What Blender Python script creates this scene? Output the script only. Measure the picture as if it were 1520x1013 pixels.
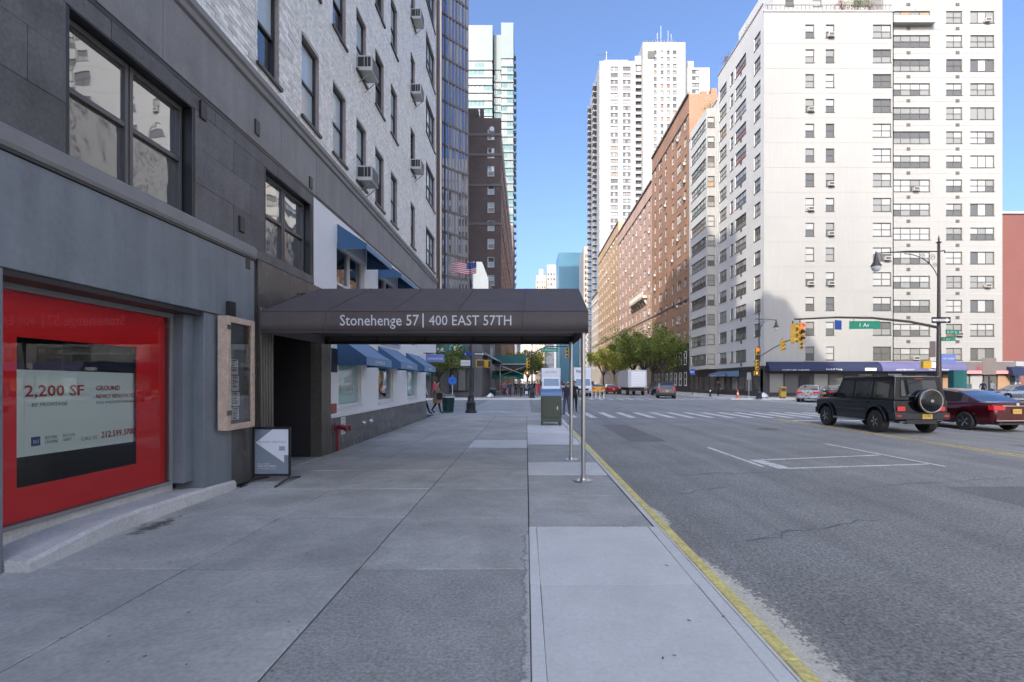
import bpy, math, random
import numpy as np
from mathutils import Vector, Matrix, Euler
R = random.Random(11)
S = bpy.context.scene
COL = S.collection
for o in list(bpy.data.objects): bpy.data.objects.remove(o)
rad = math.radians
# ------------------------------------------------------------------ camera, sky, sun, exposure
EYE = 1.64
cam_d = bpy.data.cameras.new('camera'); cam = bpy.data.objects.new('camera', cam_d); COL.objects.link(cam)
cam.location = (0, 0, EYE); cam.rotation_euler = (rad(90), 0, 0)
cam_d.sensor_width = 36; cam_d.lens = 36*750/1520
cam_d.shift_x = -21/1520; cam_d.shift_y = 60.5/1520
cam_d.clip_start = .05; cam_d.clip_end = 6000
S.camera = cam
SUN_AZ, SUN_EL = rad(25), rad(33)      # light travels towards +Y, turned this far to +X
W = bpy.data.worlds.new('World'); S.world = W; W.use_nodes = True
wn = W.node_tree.nodes; wl = W.node_tree.links
sky = wn.new('ShaderNodeTexSky'); sky.sky_type = 'NISHITA'; sky.sun_disc = False
sky.sun_elevation = SUN_EL; sky.sun_rotation = rad(180) + SUN_AZ
sky.air_density = .68; sky.dust_density = 5.5; sky.ozone_density = 5.5; sky.altitude = 10
bg = wn['Background']; bg.inputs['Strength'].default_value = .15
wl.new(sky.outputs[0], bg.inputs['Color'])
sd = bpy.data.lights.new('sun', 'SUN'); sun = bpy.data.objects.new('sun', sd); COL.objects.link(sun)
sd.energy = 2.0; sd.angle = rad(.5); sd.color = (1, .93, .82)
sv = Vector((-math.sin(SUN_AZ)*math.cos(SUN_EL), -math.cos(SUN_AZ)*math.cos(SUN_EL), math.sin(SUN_EL)))
sun.rotation_euler = sv.to_track_quat('Z', 'Y').to_euler(); sun.location = (-30, -40, 90)
S.view_settings.view_transform = 'Standard'; S.view_settings.look = 'None'
S.view_settings.gamma = 1; S.view_settings.use_curve_mapping = False
S.view_settings.exposure = 1.55
S.cycles.max_bounces = 6; S.cycles.diffuse_bounces = 3; S.cycles.glossy_bounces = 3; S.cycles.transparent_max_bounces = 8
S.cycles.sample_clamp_indirect = 4; S.cycles.caustics_reflective = False; S.cycles.caustics_refractive = False

# ------------------------------------------------------------------ materials
def nd(t, k, **kw):
    n = t.nodes.new(k)
    for a, b in kw.items(): setattr(n, a, b)
    return n
def M(name, col, rough=.7, metal=0, var=0., vs=1.5, fine=0., fs=40, bump=0., bs=60, coat=0., spec=.5, rnd=0., emit=0., ior=None, streak=0., lane=0., blot=0.):
    m = bpy.data.materials.new(name); m.use_nodes = True; t = m.node_tree; L = t.links
    b = t.nodes['Principled BSDF']
    b.inputs['Roughness'].default_value = rough; b.inputs['Metallic'].default_value = metal
    b.inputs['Specular IOR Level'].default_value = spec; b.inputs['Coat Weight'].default_value = coat
    b.inputs['Coat Roughness'].default_value = .04
    if ior: b.inputs['IOR'].default_value = ior
    c = (*col, 1); b.inputs['Base Color'].default_value = c
    if emit: b.inputs['Emission Color'].default_value = c; b.inputs['Emission Strength'].default_value = emit
    geo = nd(t, 'ShaderNodeNewGeometry'); out = None; fac = None
    def mulcol(prev, facsock, lo, hi):
        mr = nd(t, 'ShaderNodeMapRange'); mr.inputs['From Min'].default_value = .25; mr.inputs['From Max'].default_value = .75
        mr.inputs['To Min'].default_value = lo; mr.inputs['To Max'].default_value = hi
        L.new(facsock, mr.inputs['Value'])
        if prev is None: return mr.outputs[0]
        mm = nd(t, 'ShaderNodeMath', operation='MULTIPLY'); L.new(prev, mm.inputs[0]); L.new(mr.outputs[0], mm.inputs[1]); return mm.outputs[0]
    if var:
        n = nd(t, 'ShaderNodeTexNoise'); n.inputs['Scale'].default_value = vs; n.inputs['Detail'].default_value = 5; n.inputs['Roughness'].default_value = .6
        L.new(geo.outputs['Position'], n.inputs['Vector']); fac = mulcol(fac, n.outputs['Fac'], 1-var, 1+var)
        L2 = nd(t, 'ShaderNodeMapRange'); L2.inputs['To Min'].default_value = max(rough-.12, .02); L2.inputs['To Max'].default_value = min(rough+.12, 1)
        L.new(n.outputs['Fac'], L2.inputs['Value']); L.new(L2.outputs[0], b.inputs['Roughness'])
    if fine:
        n = nd(t, 'ShaderNodeTexNoise'); n.inputs['Scale'].default_value = fs; n.inputs['Detail'].default_value = 3
        L.new(geo.outputs['Position'], n.inputs['Vector']); fac = mulcol(fac, n.outputs['Fac'], 1-fine, 1+fine)
    if streak:
        mp = nd(t, 'ShaderNodeMapping'); mp.inputs['Scale'].default_value = (3, 3, .25); L.new(geo.outputs['Position'], mp.inputs['Vector'])
        n = nd(t, 'ShaderNodeTexNoise'); n.inputs['Scale'].default_value = 1.4; n.inputs['Detail'].default_value = 4
        L.new(mp.outputs[0], n.inputs['Vector']); fac = mulcol(fac, n.outputs['Fac'], 1-streak, 1+streak*.5)
    if blot:
        for sc, amt in ((.42, blot), (1.9, blot*.7)):
            n = nd(t, 'ShaderNodeTexNoise'); n.inputs['Scale'].default_value = sc; n.inputs['Detail'].default_value = 7; n.inputs['Roughness'].default_value = .7; n.inputs['Distortion'].default_value = .6
            L.new(geo.outputs['Position'], n.inputs['Vector']); mr = nd(t, 'ShaderNodeMapRange'); mr.inputs['From Min'].default_value = .40; mr.inputs['From Max'].default_value = .62; mr.inputs['To Min'].default_value = 1-amt; mr.inputs['To Max'].default_value = 1+amt*.6
            L.new(n.outputs['Fac'], mr.inputs['Value'])
            if fac is None: fac = mr.outputs[0]
            else: mm = nd(t, 'ShaderNodeMath', operation='MULTIPLY'); L.new(fac, mm.inputs[0]); L.new(mr.outputs[0], mm.inputs[1]); fac = mm.outputs[0]
    if lane:
        mp = nd(t, 'ShaderNodeMapping'); mp.inputs['Scale'].default_value = (1.3, .05, 1); L.new(geo.outputs['Position'], mp.inputs['Vector'])
        n = nd(t, 'ShaderNodeTexNoise'); n.inputs['Scale'].default_value = 1.0; n.inputs['Detail'].default_value = 5; n.inputs['Roughness'].default_value = .65
        L.new(mp.outputs[0], n.inputs['Vector']); fac = mulcol(fac, n.outputs['Fac'], 1-lane, 1+lane)
        n = nd(t, 'ShaderNodeTexNoise'); n.inputs['Scale'].default_value = 3.1; n.inputs['Detail'].default_value = 6; n.inputs['Roughness'].default_value = .8
        L.new(geo.outputs['Position'], n.inputs['Vector']); mr = nd(t, 'ShaderNodeMapRange'); mr.inputs['From Min'].default_value = .66; mr.inputs['From Max'].default_value = .72; mr.inputs['To Min'].default_value = 1; mr.inputs['To Max'].default_value = .72
        L.new(n.outputs['Fac'], mr.inputs['Value']); mm = nd(t, 'ShaderNodeMath', operation='MULTIPLY'); L.new(fac, mm.inputs[0]); L.new(mr.outputs[0], mm.inputs[1]); fac = mm.outputs[0]
    if rnd:
        oi = nd(t, 'ShaderNodeObjectInfo'); mr = nd(t, 'ShaderNodeMapRange'); mr.inputs['To Min'].default_value = 1-rnd; mr.inputs['To Max'].default_value = 1+rnd
        L.new(oi.outputs['Random'], mr.inputs['Value'])
        if fac is None: fac = mr.outputs[0]
        else:
            mm = nd(t, 'ShaderNodeMath', operation='MULTIPLY'); L.new(fac, mm.inputs[0]); L.new(mr.outputs[0], mm.inputs[1]); fac = mm.outputs[0]
    if fac is not None:
        vm = nd(t, 'ShaderNodeVectorMath', operation='SCALE'); vm.inputs[0].default_value = col; L.new(fac, vm.inputs['Scale'])
        L.new(vm.outputs[0], b.inputs['Base Color'])
    if bump:
        n = nd(t, 'ShaderNodeTexNoise'); n.inputs['Scale'].default_value = bs; n.inputs['Detail'].default_value = 4
        L.new(geo.outputs['Position'], n.inputs['Vector'])
        bp = nd(t, 'ShaderNodeBump'); bp.inputs['Strength'].default_value = bump; bp.inputs['Distance'].default_value = .02
        L.new(n.outputs['Fac'], bp.inputs['Height']); L.new(bp.outputs[0], b.inputs['Normal'])
    return m
def worn(m, lo, hi, sc=7):
    t = m.node_tree; L = t.links; b = t.nodes['Principled BSDF']; geo = nd(t, 'ShaderNodeNewGeometry'); n = nd(t, 'ShaderNodeTexNoise')
    n.inputs['Scale'].default_value = sc; n.inputs['Detail'].default_value = 9; n.inputs['Roughness'].default_value = .78; L.new(geo.outputs['Position'], n.inputs['Vector'])
    r = nd(t, 'ShaderNodeMapRange'); r.inputs['From Min'].default_value = lo; r.inputs['From Max'].default_value = hi; L.new(n.outputs['Fac'], r.inputs['Value']); L.new(r.outputs[0], b.inputs['Alpha']); return m
def brick_mat(name, c1, c2, mortar, bw=.21, bh=.075, var=.15, vs=.3, rough=.85):
    """running bond in world units: u = x + y, v = z"""
    m = M(name, c1, rough); t = m.node_tree; L = t.links; b = t.nodes['Principled BSDF']
    geo = nd(t, 'ShaderNodeNewGeometry'); sx = nd(t, 'ShaderNodeSeparateXYZ'); L.new(geo.outputs['Position'], sx.inputs[0])
    ad = nd(t, 'ShaderNodeMath', operation='ADD'); L.new(sx.outputs[0], ad.inputs[0]); L.new(sx.outputs[1], ad.inputs[1])
    cb = nd(t, 'ShaderNodeCombineXYZ'); L.new(ad.outputs[0], cb.inputs[0]); L.new(sx.outputs[2], cb.inputs[1])
    br = nd(t, 'ShaderNodeTexBrick'); br.inputs['Scale'].default_value = 1; br.inputs['Brick Width'].default_value = bw; br.inputs['Row Height'].default_value = bh
    br.inputs['Mortar Size'].default_value = .008; br.inputs['Color1'].default_value = (*c1, 1); br.inputs['Color2'].default_value = (*c2, 1); br.inputs['Mortar'].default_value = (*mortar, 1)
    L.new(cb.outputs[0], br.inputs['Vector'])
    n = nd(t, 'ShaderNodeTexNoise'); n.inputs['Scale'].default_value = vs; n.inputs['Detail'].default_value = 6; L.new(geo.outputs['Position'], n.inputs['Vector'])
    mr = nd(t, 'ShaderNodeMapRange'); mr.inputs['From Min'].default_value = .3; mr.inputs['From Max'].default_value = .7; mr.inputs['To Min'].default_value = 1-var; mr.inputs['To Max'].default_value = 1+var
    L.new(n.outputs['Fac'], mr.inputs['Value'])
    vm = nd(t, 'ShaderNodeVectorMath', operation='SCALE'); L.new(br.outputs['Color'], vm.inputs[0]); L.new(mr.outputs[0], vm.inputs['Scale']); L.new(vm.outputs[0], b.inputs['Base Color'])
    return m
def glass_clear(name, tint=(1, 1, 1), refl=1.0, wave=0.):
    m = bpy.data.materials.new(name); m.use_nodes = True; t = m.node_tree; L = t.links; t.nodes.clear()
    out = nd(t, 'ShaderNodeOutputMaterial'); mix = nd(t, 'ShaderNodeMixShader'); tr = nd(t, 'ShaderNodeBsdfTransparent'); gl = nd(t, 'ShaderNodeBsdfGlossy')
    tr.inputs[0].default_value = (*tint, 1); gl.inputs['Roughness'].default_value = .01; gl.inputs['Color'].default_value = (.95, .97, 1, 1)
    fr = nd(t, 'ShaderNodeFresnel'); fr.inputs['IOR'].default_value = 1.55
    mu = nd(t, 'ShaderNodeMath', operation='MULTIPLY'); mu.use_clamp = True; mu.inputs[1].default_value = refl
    L.new(fr.outputs[0], mu.inputs[0]); L.new(mu.outputs[0], mix.inputs[0]); L.new(tr.outputs[0], mix.inputs[1]); L.new(gl.outputs[0], mix.inputs[2]); L.new(mix.outputs[0], out.inputs[0])
    if wave:
        geo = nd(t, 'ShaderNodeNewGeometry'); n = nd(t, 'ShaderNodeTexNoise'); n.inputs['Scale'].default_value = 2.5; L.new(geo.outputs['Position'], n.inputs['Vector'])
        bp = nd(t, 'ShaderNodeBump'); bp.inputs['Strength'].default_value = wave; bp.inputs['Distance'].default_value = .02; L.new(n.outputs['Fac'], bp.inputs['Height'])
        L.new(bp.outputs[0], gl.inputs['Normal']); L.new(bp.outputs[0], fr.inputs['Normal'])
    return m
def glass_op(name, col, refl=1.6, rough=.02, wave=.0, ws=1.2, tint=(.95, .97, 1), rnd=.0):
    """window glass with whatever stands right behind it (dark room, blind, curtain)"""
    m = bpy.data.materials.new(name); m.use_nodes = True; t = m.node_tree; L = t.links; t.nodes.clear()
    out = nd(t, 'ShaderNodeOutputMaterial'); mix = nd(t, 'ShaderNodeMixShader'); df = nd(t, 'ShaderNodeBsdfDiffuse'); gl = nd(t, 'ShaderNodeBsdfGlossy')
    df.inputs[0].default_value = (*col, 1); gl.inputs['Roughness'].default_value = rough; gl.inputs['Color'].default_value = (*tint, 1)
    fr = nd(t, 'ShaderNodeFresnel'); fr.inputs['IOR'].default_value = 1.6
    mu = nd(t, 'ShaderNodeMath', operation='MULTIPLY'); mu.use_clamp = True; mu.inputs[1].default_value = refl
    L.new(fr.outputs[0], mu.inputs[0]); L.new(mu.outputs[0], mix.inputs[0]); L.new(df.outputs[0], mix.inputs[1]); L.new(gl.outputs[0], mix.inputs[2]); L.new(mix.outputs[0], out.inputs[0])
    if wave:
        geo = nd(t, 'ShaderNodeNewGeometry'); n = nd(t, 'ShaderNodeTexNoise'); n.inputs['Scale'].default_value = ws; n.inputs['Detail'].default_value = 1; L.new(geo.outputs['Position'], n.inputs['Vector'])
        bp = nd(t, 'ShaderNodeBump'); bp.inputs['Strength'].default_value = wave; bp.inputs['Distance'].default_value = .03; L.new(n.outputs['Fac'], bp.inputs['Height'])
        L.new(bp.outputs[0], gl.inputs['Normal'])
    return m

# ------------------------------------------------------------------ mesh builder
class MB:
    def __init__(s): s.v = []; s.f = []; s.m = []
    def poly(s, pts, m=0):
        i = len(s.v); s.v += [tuple(p) for p in pts]; s.f.append(tuple(range(i, i+len(pts)))); s.m.append(m); return s
    def box(s, x0, x1, y0, y1, z0, z1, m=0):
        i = len(s.v); s.v += [(x, y, z) for z in (z0, z1) for y in (y0, y1) for x in (x0, x1)]
        for q in ((0, 2, 3, 1), (4, 5, 7, 6), (0, 1, 5, 4), (2, 6, 7, 3), (0, 4, 6, 2), (1, 3, 7, 5)):
            s.f.append(tuple(i+k for k in q)); s.m.append(m)
        return s
    def prism(s, pts, axis, a, b, m=0):
        """pts: 2-D outline; axis x: (y,z), y: (x,z), z: (x,y)"""
        def P(p, t): return {'x': (t, p[0], p[1]), 'y': (p[0], t, p[1]), 'z': (p[0], p[1], t)}[axis]
        n = len(pts); i = len(s.v); s.v += [P(p, a) for p in pts] + [P(p, b) for p in pts]
        s.f.append(tuple(range(i, i+n))[::-1]); s.m.append(m); s.f.append(tuple(range(i+n, i+2*n))); s.m.append(m)
        for k in range(n): s.f.append((i+k, i+(k+1) % n, i+n+(k+1) % n, i+n+k)); s.m.append(m)
        return s
    def path(s, pts, r, n=8, m=0, caps=True):
        pts = [Vector(p) for p in pts]; rs = r if isinstance(r, (list, tuple)) else [r]*len(pts); base = len(s.v); up = None
        for k, p in enumerate(pts):
            d = (pts[min(k+1, len(pts)-1)]-pts[max(k-1, 0)]).normalized()
            if up is None: up = Vector((0, 0, 1)) if abs(d.z) < .9 else Vector((1, 0, 0))
            a = d.cross(up).normalized(); b = a.cross(d).normalized(); up = b
            for j in range(n):
                t = 2*math.pi*j/n; s.v.append(tuple(p + (a*math.cos(t) + b*math.sin(t))*rs[k]))
        for k in range(len(pts)-1):
            for j in range(n):
                s.f.append((base+k*n+j, base+k*n+(j+1) % n, base+(k+1)*n+(j+1) % n, base+(k+1)*n+j)); s.m.append(m)
        if caps:
            s.f.append(tuple(range(base, base+n))[::-1]); s.m.append(m)
            e = base+(len(pts)-1)*n; s.f.append(tuple(range(e, e+n))); s.m.append(m)
        return s
    def tube(s, a, b, r, r2=None, n=10, m=0): return s.path([a, b], [r, r if r2 is None else r2], n, m)
    def lathe(s, prof, c=(0, 0, 0), n=16, m=0, axis='z'):
        base = len(s.v)
        for (r, z) in prof:
            for j in range(n):
                t = 2*math.pi*j/n; p = (r*math.cos(t), r*math.sin(t), z)
                if axis == 'x': p = (z, r*math.cos(t), r*math.sin(t))
                if axis == 'y': p = (r*math.cos(t), z, r*math.sin(t))
                s.v.append((c[0]+p[0], c[1]+p[1], c[2]+p[2]))
        for k in range(len(prof)-1):
            for j in range(n):
                s.f.append((base+k*n+j, base+k*n+(j+1) % n, base+(k+1)*n+(j+1) % n, base+(k+1)*n+j)); s.m.append(m)
        for k, rv in ((0, True), (len(prof)-1, False)):
            if prof[k][0] > 1e-4:
                q = tuple(range(base+k*n, base+k*n+n)); s.f.append(q[::-1] if rv else q); s.m.append(m)
        return s
    def rot(s, k0, mat):
        for i in range(k0, len(s.v)): s.v[i] = tuple(mat @ Vector(s.v[i]))
        return s
    def mesh(s, name, mats, smooth=False):
        me = bpy.data.meshes.new(name); me.from_pydata(s.v, [], s.f)
        for mm in (mats if isinstance(mats, (list, tuple)) else [mats]): me.materials.append(mm)
        if len(set(s.m)) > 1 or (s.m and s.m[0]): me.polygons.foreach_set('material_index', s.m)
        if smooth:
            me.polygons.foreach_set('use_smooth', [True]*len(me.polygons)); me.set_sharp_from_angle(angle=rad(42))
        me.update(); return me
    def build(s, name, mats, parent=None, smooth=False, bevel=0, world=True, seg=2):
        if parent is not None and world:
            l = parent.get('_w', None) or tuple(parent.location); s.v = [(x-l[0], y-l[1], z-l[2]) for x, y, z in s.v]
        o = bpy.data.objects.new(name, s.mesh(name, mats, smooth)); COL.objects.link(o)
        if parent is not None: o.parent = parent
        if bevel:
            md = o.modifiers.new('bevel', 'BEVEL'); md.width = bevel; md.segments = seg; md.limit_method = 'ANGLE'; md.angle_limit = rad(40)
            if not smooth:
                o.data.polygons.foreach_set('use_smooth', [True]*len(o.data.polygons)); o.data.set_sharp_from_angle(angle=rad(60))
        return o
def thing(name, label, cat, loc=(0, 0, 0), rotz=0, group=None):
    o = bpy.data.objects.new(name, None); COL.objects.link(o); o.location = loc; o.rotation_euler = (0, 0, rotz); o.empty_display_size = .3
    return tag(o, label, cat, group)
def tag(o, label, cat, group=None):
    o['label'] = label; o['category'] = cat
    if group: o['group'] = group
    return o
def struct(o, label=None):
    o['kind'] = 'structure'
    if label: o['label'] = label
    return o
def put(mesh, name, parent=None, loc=(0, 0, 0), rotz=0, scale=None, world=True):
    o = bpy.data.objects.new(name, mesh); COL.objects.link(o)
    if parent is not None:
        o.parent = parent
        if world: loc = tuple(Vector(loc)-Vector(parent.location))
    o.location = loc; o.rotation_euler = (0, 0, rotz)
    if scale: o.scale = scale
    return o
def copy_tree(o, parent=None):
    c = o.copy(); COL.objects.link(c)
    if parent is not None: c.parent = parent
    for ch in list(o.children): copy_tree(ch, c)
    return c
def dup(root, loc, rotz=0, label=None, scale=None):
    c = copy_tree(root); c.location = loc; c.rotation_euler = (0, 0, rotz)
    if label: c['label'] = label
    if scale: c.scale = (scale,)*3
    return c
FRONT, EAST, WEST = (rad(90), 0, 0), (rad(90), 0, rad(90)), (rad(90), 0, rad(-90))   # text facing -Y, +X, -X
def text(name, s, mat, loc, rot=FRONT, w=None, h=None, parent=None, align='CENTER', ext=.003, bold=0., world=True):
    cu = bpy.data.curves.new('t', 'FONT'); cu.body = s; cu.size = 1; cu.resolution_u = 2; cu.align_x = 'LEFT'; cu.offset = bold
    t = bpy.data.objects.new('t', cu); COL.objects.link(t); bpy.context.view_layer.update()
    me = bpy.data.meshes.new_from_object(t.evaluated_get(bpy.context.evaluated_depsgraph_get())); bpy.data.objects.remove(t); bpy.data.curves.remove(cu)
    n = len(me.vertices); co = np.empty(n*3); me.vertices.foreach_get('co', co); co = co.reshape(-1, 3)
    mn, mx = co.min(0), co.max(0); sx = (w/(mx[0]-mn[0])) if w else None; sy = (h/(mx[1]-mn[1])) if h else None
    if sx is None: sx = sy
    if sy is None: sy = sx
    co[:, 0] = (co[:, 0]-mn[0])*sx - ((mx[0]-mn[0])*sx/2 if align == 'CENTER' else 0); co[:, 1] = (co[:, 1]-mn[1])*sy
    # thin solid: front face plus a copy 'ext' behind is not needed at this size; lift the face by ext
    co[:, 2] = ext
    me.vertices.foreach_set('co', co.ravel()); me.materials.clear(); me.materials.append(mat); me.name = name
    o = put(me, name, parent, loc, world=world); o.rotation_euler = rot
    return o
# ------------------------------------------------------------------ the materials of the place
m_asph = M('asphalt', (.285, .283, .268), .85, var=.20, vs=.45, fine=.55, fs=38, bump=.9, bs=60, lane=.2)
m_asph2 = M('asphalt_patch', (.17, .165, .165), .85, var=.12, vs=.5, fine=.4, fs=70, bump=.5, bs=110)
m_asph3 = M('asphalt_repair', (.20, .196, .195), .85, var=.16, vs=.8, fine=.5, fs=42, bump=.8, bs=60)
m_iron = M('cast_iron_cover', (.09, .085, .08), .5, metal=.4, fine=.4, fs=30)
m_conc = M('sidewalk_concrete', (.46, .455, .42), .8, var=.12, vs=1.1, fine=.16, fs=26, bump=.3, bs=90, rnd=.05, blot=.15)
m_conc_d = M('sidewalk_old_concrete', (.39, .385, .36), .82, var=.1, vs=1.6, fine=.34, fs=42, bump=.5, bs=70, rnd=.05, blot=.14)
m_conc_l = M('sidewalk_new_concrete', (.72, .715, .68), .8, var=.05, vs=1.6, fine=.07, fs=30, bump=.12, bs=160, rnd=.04, blot=.07)
m_joint = M('joint_dirt', (.06, .06, .06), .95, var=.2, vs=5)
m_yp_ = None
m_yel = M('yellow_kerb_paint', (.74, .63, .22), .65, var=.26, vs=5, fine=.25, fs=30, bump=.2)
m_wp = M('road_paint_white', (.70, .69, .66), .75, var=.2, vs=3, fine=.25, fs=28); worn(m_wp, .36, .44)
m_yp = M('road_paint_yellow', (.62, .46, .14), .75, var=.2, vs=3, fine=.2, fs=28); worn(m_yp, .38, .46)
m_ledge = M('cast_concrete', (.60, .585, .55), .8, var=.14, vs=4, fine=.14, fs=35, bump=.35, bs=40)
m_grey = M('blue_grey_paint', (.20, .222, .24), .5, var=.14, vs=1.6, fine=.06, fs=20, bump=.12, bs=12, streak=.22)
m_stone = M('dark_limestone', (.13, .125, .122), .62, var=.34, vs=2.2, fine=.2, fs=24, bump=.25, bs=35, rnd=.16, streak=.16)
m_stone2 = M('grey_frieze_stone', (.24, .235, .225), .6, var=.2, vs=1.5, fine=.1, fs=30, bump=.12, rnd=.07, streak=.15)
m_corn = M('cornice_grey', (.24, .235, .23), .6, var=.12, vs=2)
m_black = M('black_metal', (.018, .018, .02), .4)
m_dgran = M('polished_dark_granite', (.10, .094, .085), .25, var=.2, vs=2, fine=.15, fs=90, rnd=.1)
m_bronze = M('bronze_trim', (.17, .155, .13), .35, metal=.5, var=.15, vs=8)
m_white = M('white_painted_stucco', (.80, .80, .79), .6, var=.04, vs=1.5, bump=.05)
m_wtrim = M('white_trim', (.74, .74, .74), .5)
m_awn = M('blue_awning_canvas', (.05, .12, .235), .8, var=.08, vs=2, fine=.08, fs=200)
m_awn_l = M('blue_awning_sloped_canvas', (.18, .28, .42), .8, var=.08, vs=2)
m_can = M('charcoal_canopy_canvas', (.10, .082, .080), .65, var=.16, vs=1.1, fine=.06, fs=220, bump=.5, bs=2.2, streak=.15)
m_steel = M('brushed_steel', (.55, .54, .52), .36, metal=1)
m_bwall = brick_mat('pale_glazed_brick', (.74, .72, .685), (.55, .535, .52), (.45, .44, .425), var=.12, vs=.9, rough=.55)
m_brick = M('pale_brick', (.85, .82, .75), .5, rnd=.26, var=.14, vs=9, bump=.2, bs=60)
m_bstuff = M('pale_brick_far', (.82, .79, .72), .5, var=.28, vs=16, fine=.2, fs=7)
m_mort = M('mortar', (.5, .49, .475), .9, fine=.1)
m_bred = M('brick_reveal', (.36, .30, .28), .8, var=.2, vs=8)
m_frame = M('dark_window_frame', (.03, .03, .033), .4)
m_frame2 = M('bronze_window_frame', (.10, .095, .09), .4, var=.1)
m_g_blue = glass_op('glass_with_blue_grey_blind', (.50, .57, .58), .9, wave=.05)
m_g_dark = glass_op('glass_dark_room', (.018, .02, .022), 1.6, wave=.05)
m_g_near1 = glass_op('glass_upper_sash', (.10, .10, .10), 4.2, wave=.12, ws=1.6)
m_g_near2 = glass_op('glass_lower_sash', (.11, .105, .10), 2.2, rough=.05, wave=.35, ws=3.5)
m_g_shop = glass_clear('shop_glass', (.85, .93, .92), 2.0)
m_g_teal = glass_op('shop_glass_pale_teal_film', (.34, .50, .47), 1.1, wave=.04)  # no film: the bright shop interior is painted into the opaque pane colour
m_g_red = glass_clear('storefront_glass', (.98, .99, .99), .95, wave=.03)
m_red = M('red_poster_film', (.92, .012, .018), .45, var=.05)
m_teal = M('pale_blue_banner', (.78, .95, .95), .6)
m_redtxt = M('red_lettering', (.42, .03, .045), .6)
m_greytxt = M('grey_lettering', (.19, .26, .29), .6)
m_dkroom = M('dark_interior', (.14, .14, .13), .8, var=.3, vs=2)
m_wood = M('raw_pine', (.56, .42, .32), .65, var=.2, vs=9, fine=.15, fs=30, bump=.2)
m_paper = M('paper', (.85, .87, .9), .8)
m_ink = M('ink', (.04, .04, .05), .8)
m_letter = M('white_lettering', (.62, .62, .64), .6)
m_fire = M('red_enamel', (.22, .012, .018), .3, coat=.4)
m_chrome = M('chrome', (.7, .7, .7), .12, metal=1)
m_sign_g = M('grey_sign_print', (.22, .26, .30), .4)
m_sign_l = M('pale_sign_print', (.72, .75, .80), .4)
m_post = M('dark_green_black_iron', (.022, .026, .026), .45, var=.2, vs=6)
m_postb = M('brown_black_iron', (.06, .045, .042), .5, var=.2, vs=6)
m_sigy = M('signal_yellow', (.62, .36, .03), .45, var=.06, vs=8)
m_lensd = M('dark_lens', (.05, .03, .02), .25)
m_lensr = M('lit_red_lens', (1, .06, .03), .4, emit=1.6)
m_lensa = M('lit_orange_hand', (1, .30, .05), .4, emit=1.2)
m_green = M('sign_green', (.005, .22, .13), .4)
m_blue = M('sign_blue', (.03, .08, .33), .4)
m_bsign = M('lavender_blue_sign', (.16, .23, .50), .5)
m_signw = M('sign_white', (.75, .75, .76), .45)
m_signb = M('sign_back_brown', (.15, .125, .12), .55, var=.1)
m_w1 = M('white_glazed_brick_front', (.305, .294, .272), .55, var=.05, vs=.12, fine=.02, fs=3, streak=.05)  # white brick darkened in colour to offset the sun on this face
m_w2 = M('white_glazed_brick_side', (.57, .56, .535), .55, streak=.06, var=.05, vs=.2, fine=.02, fs=3)  # same white brick, made lighter in colour where less sun falls
m_coping = M('coping', (.42, .40, .38), .7)
m_wf = M('aluminium_window_frame', (.085, .08, .07), .5, var=.1)
m_p_dark = glass_op('pane_dark', (.10, .098, .09), 1.0)
m_p_blind = glass_op('pane_white_blind', (.34, .335, .315), 1.0)
m_p_grey = glass_op('pane_grey_curtain', (.22, .215, .195), 1.2)
m_p_tan = glass_op('pane_tan_curtain', (.36, .22, .13), 1.0)
m_p_red = glass_op('pane_brick_red_curtain', (.30, .10, .06), 1.0)
m_bor = brick_mat('orange_brick', (.34, .185, .11), (.27, .145, .09), (.34, .25, .19), bw=.4, bh=.15, var=.14)
m_bpk = brick_mat('pink_brick', (.50, .335, .26), (.44, .29, .225), (.42, .30, .24), bw=.4, bh=.15, var=.12)
m_bor2 = brick_mat('tan_brick', (.46, .30, .17), (.40, .26, .15), (.38, .28, .2), bw=.4, bh=.15, var=.12)
m_bbr = brick_mat('brown_brick', (.155, .115, .10), (.125, .095, .085), (.15, .125, .115), bw=.4, bh=.15, var=.15)
m_bredb = M('red_brick_flank', (.15, .055, .045), .85, var=.1, vs=.4, fine=.08, fs=9)
m_band = M('brown_stone_band', (.21, .18, .165), .8, var=.1)
m_dstore = M('dark_shopfront', (.045, .04, .04), .45, var=.2, vs=1)
m_lstone = M('pale_limestone', (.50, .45, .38), .75, var=.1)
m_tw = M('tower_white_brick', (.30, .296, .286), .6, var=.03, vs=.1)
m_tealf = M('tower_pale_green_spandrel', (.14, .175, .165), .4, var=.06, vs=.2)
m_tealg = glass_op('tower_green_glass', (.06, .13, .125), 1.2, tint=(.85, .97, .96))
m_tealg2 = glass_op('tower_blue_green_glass', (.03, .12, .16), 2.0, tint=(.7, .9, .95))
m_bzf = M('bronze_curtain_frame', (.085, .075, .07), .45, var=.15, vs=1)
m_bzg = glass_op('bronze_glass', (.05, .06, .08), 6.0, wave=.25, ws=.35, tint=(.55, .68, .95))
m_bzg2 = glass_op('bronze_glass_blind', (.22, .24, .27), 4.0, wave=.2, ws=.3, tint=(.62, .74, .95))
m_bluew = M('blue_glass_slab', (.055, .15, .21), .3, var=.08, vs=.05)
m_beige = M('beige_facade', (.48, .42, .36), .7, var=.06, vs=.3)
m_lb = M('pale_grey_party_wall', (.30, .32, .33), .8, var=.08, vs=.5, streak=.1)
m_roof = M('roof_felt', (.12, .12, .12), .9)
m_bark = M('bark', (.07, .055, .045), .9, var=.25, vs=8, bump=.5, bs=20)
m_leaf = M('leaf_green', (.13, .19, .045), .7, var=.3, vs=.8)
m_leaf2 = M('leaf_yellow_green', (.34, .35, .07), .7, var=.3, vs=.9)
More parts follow.
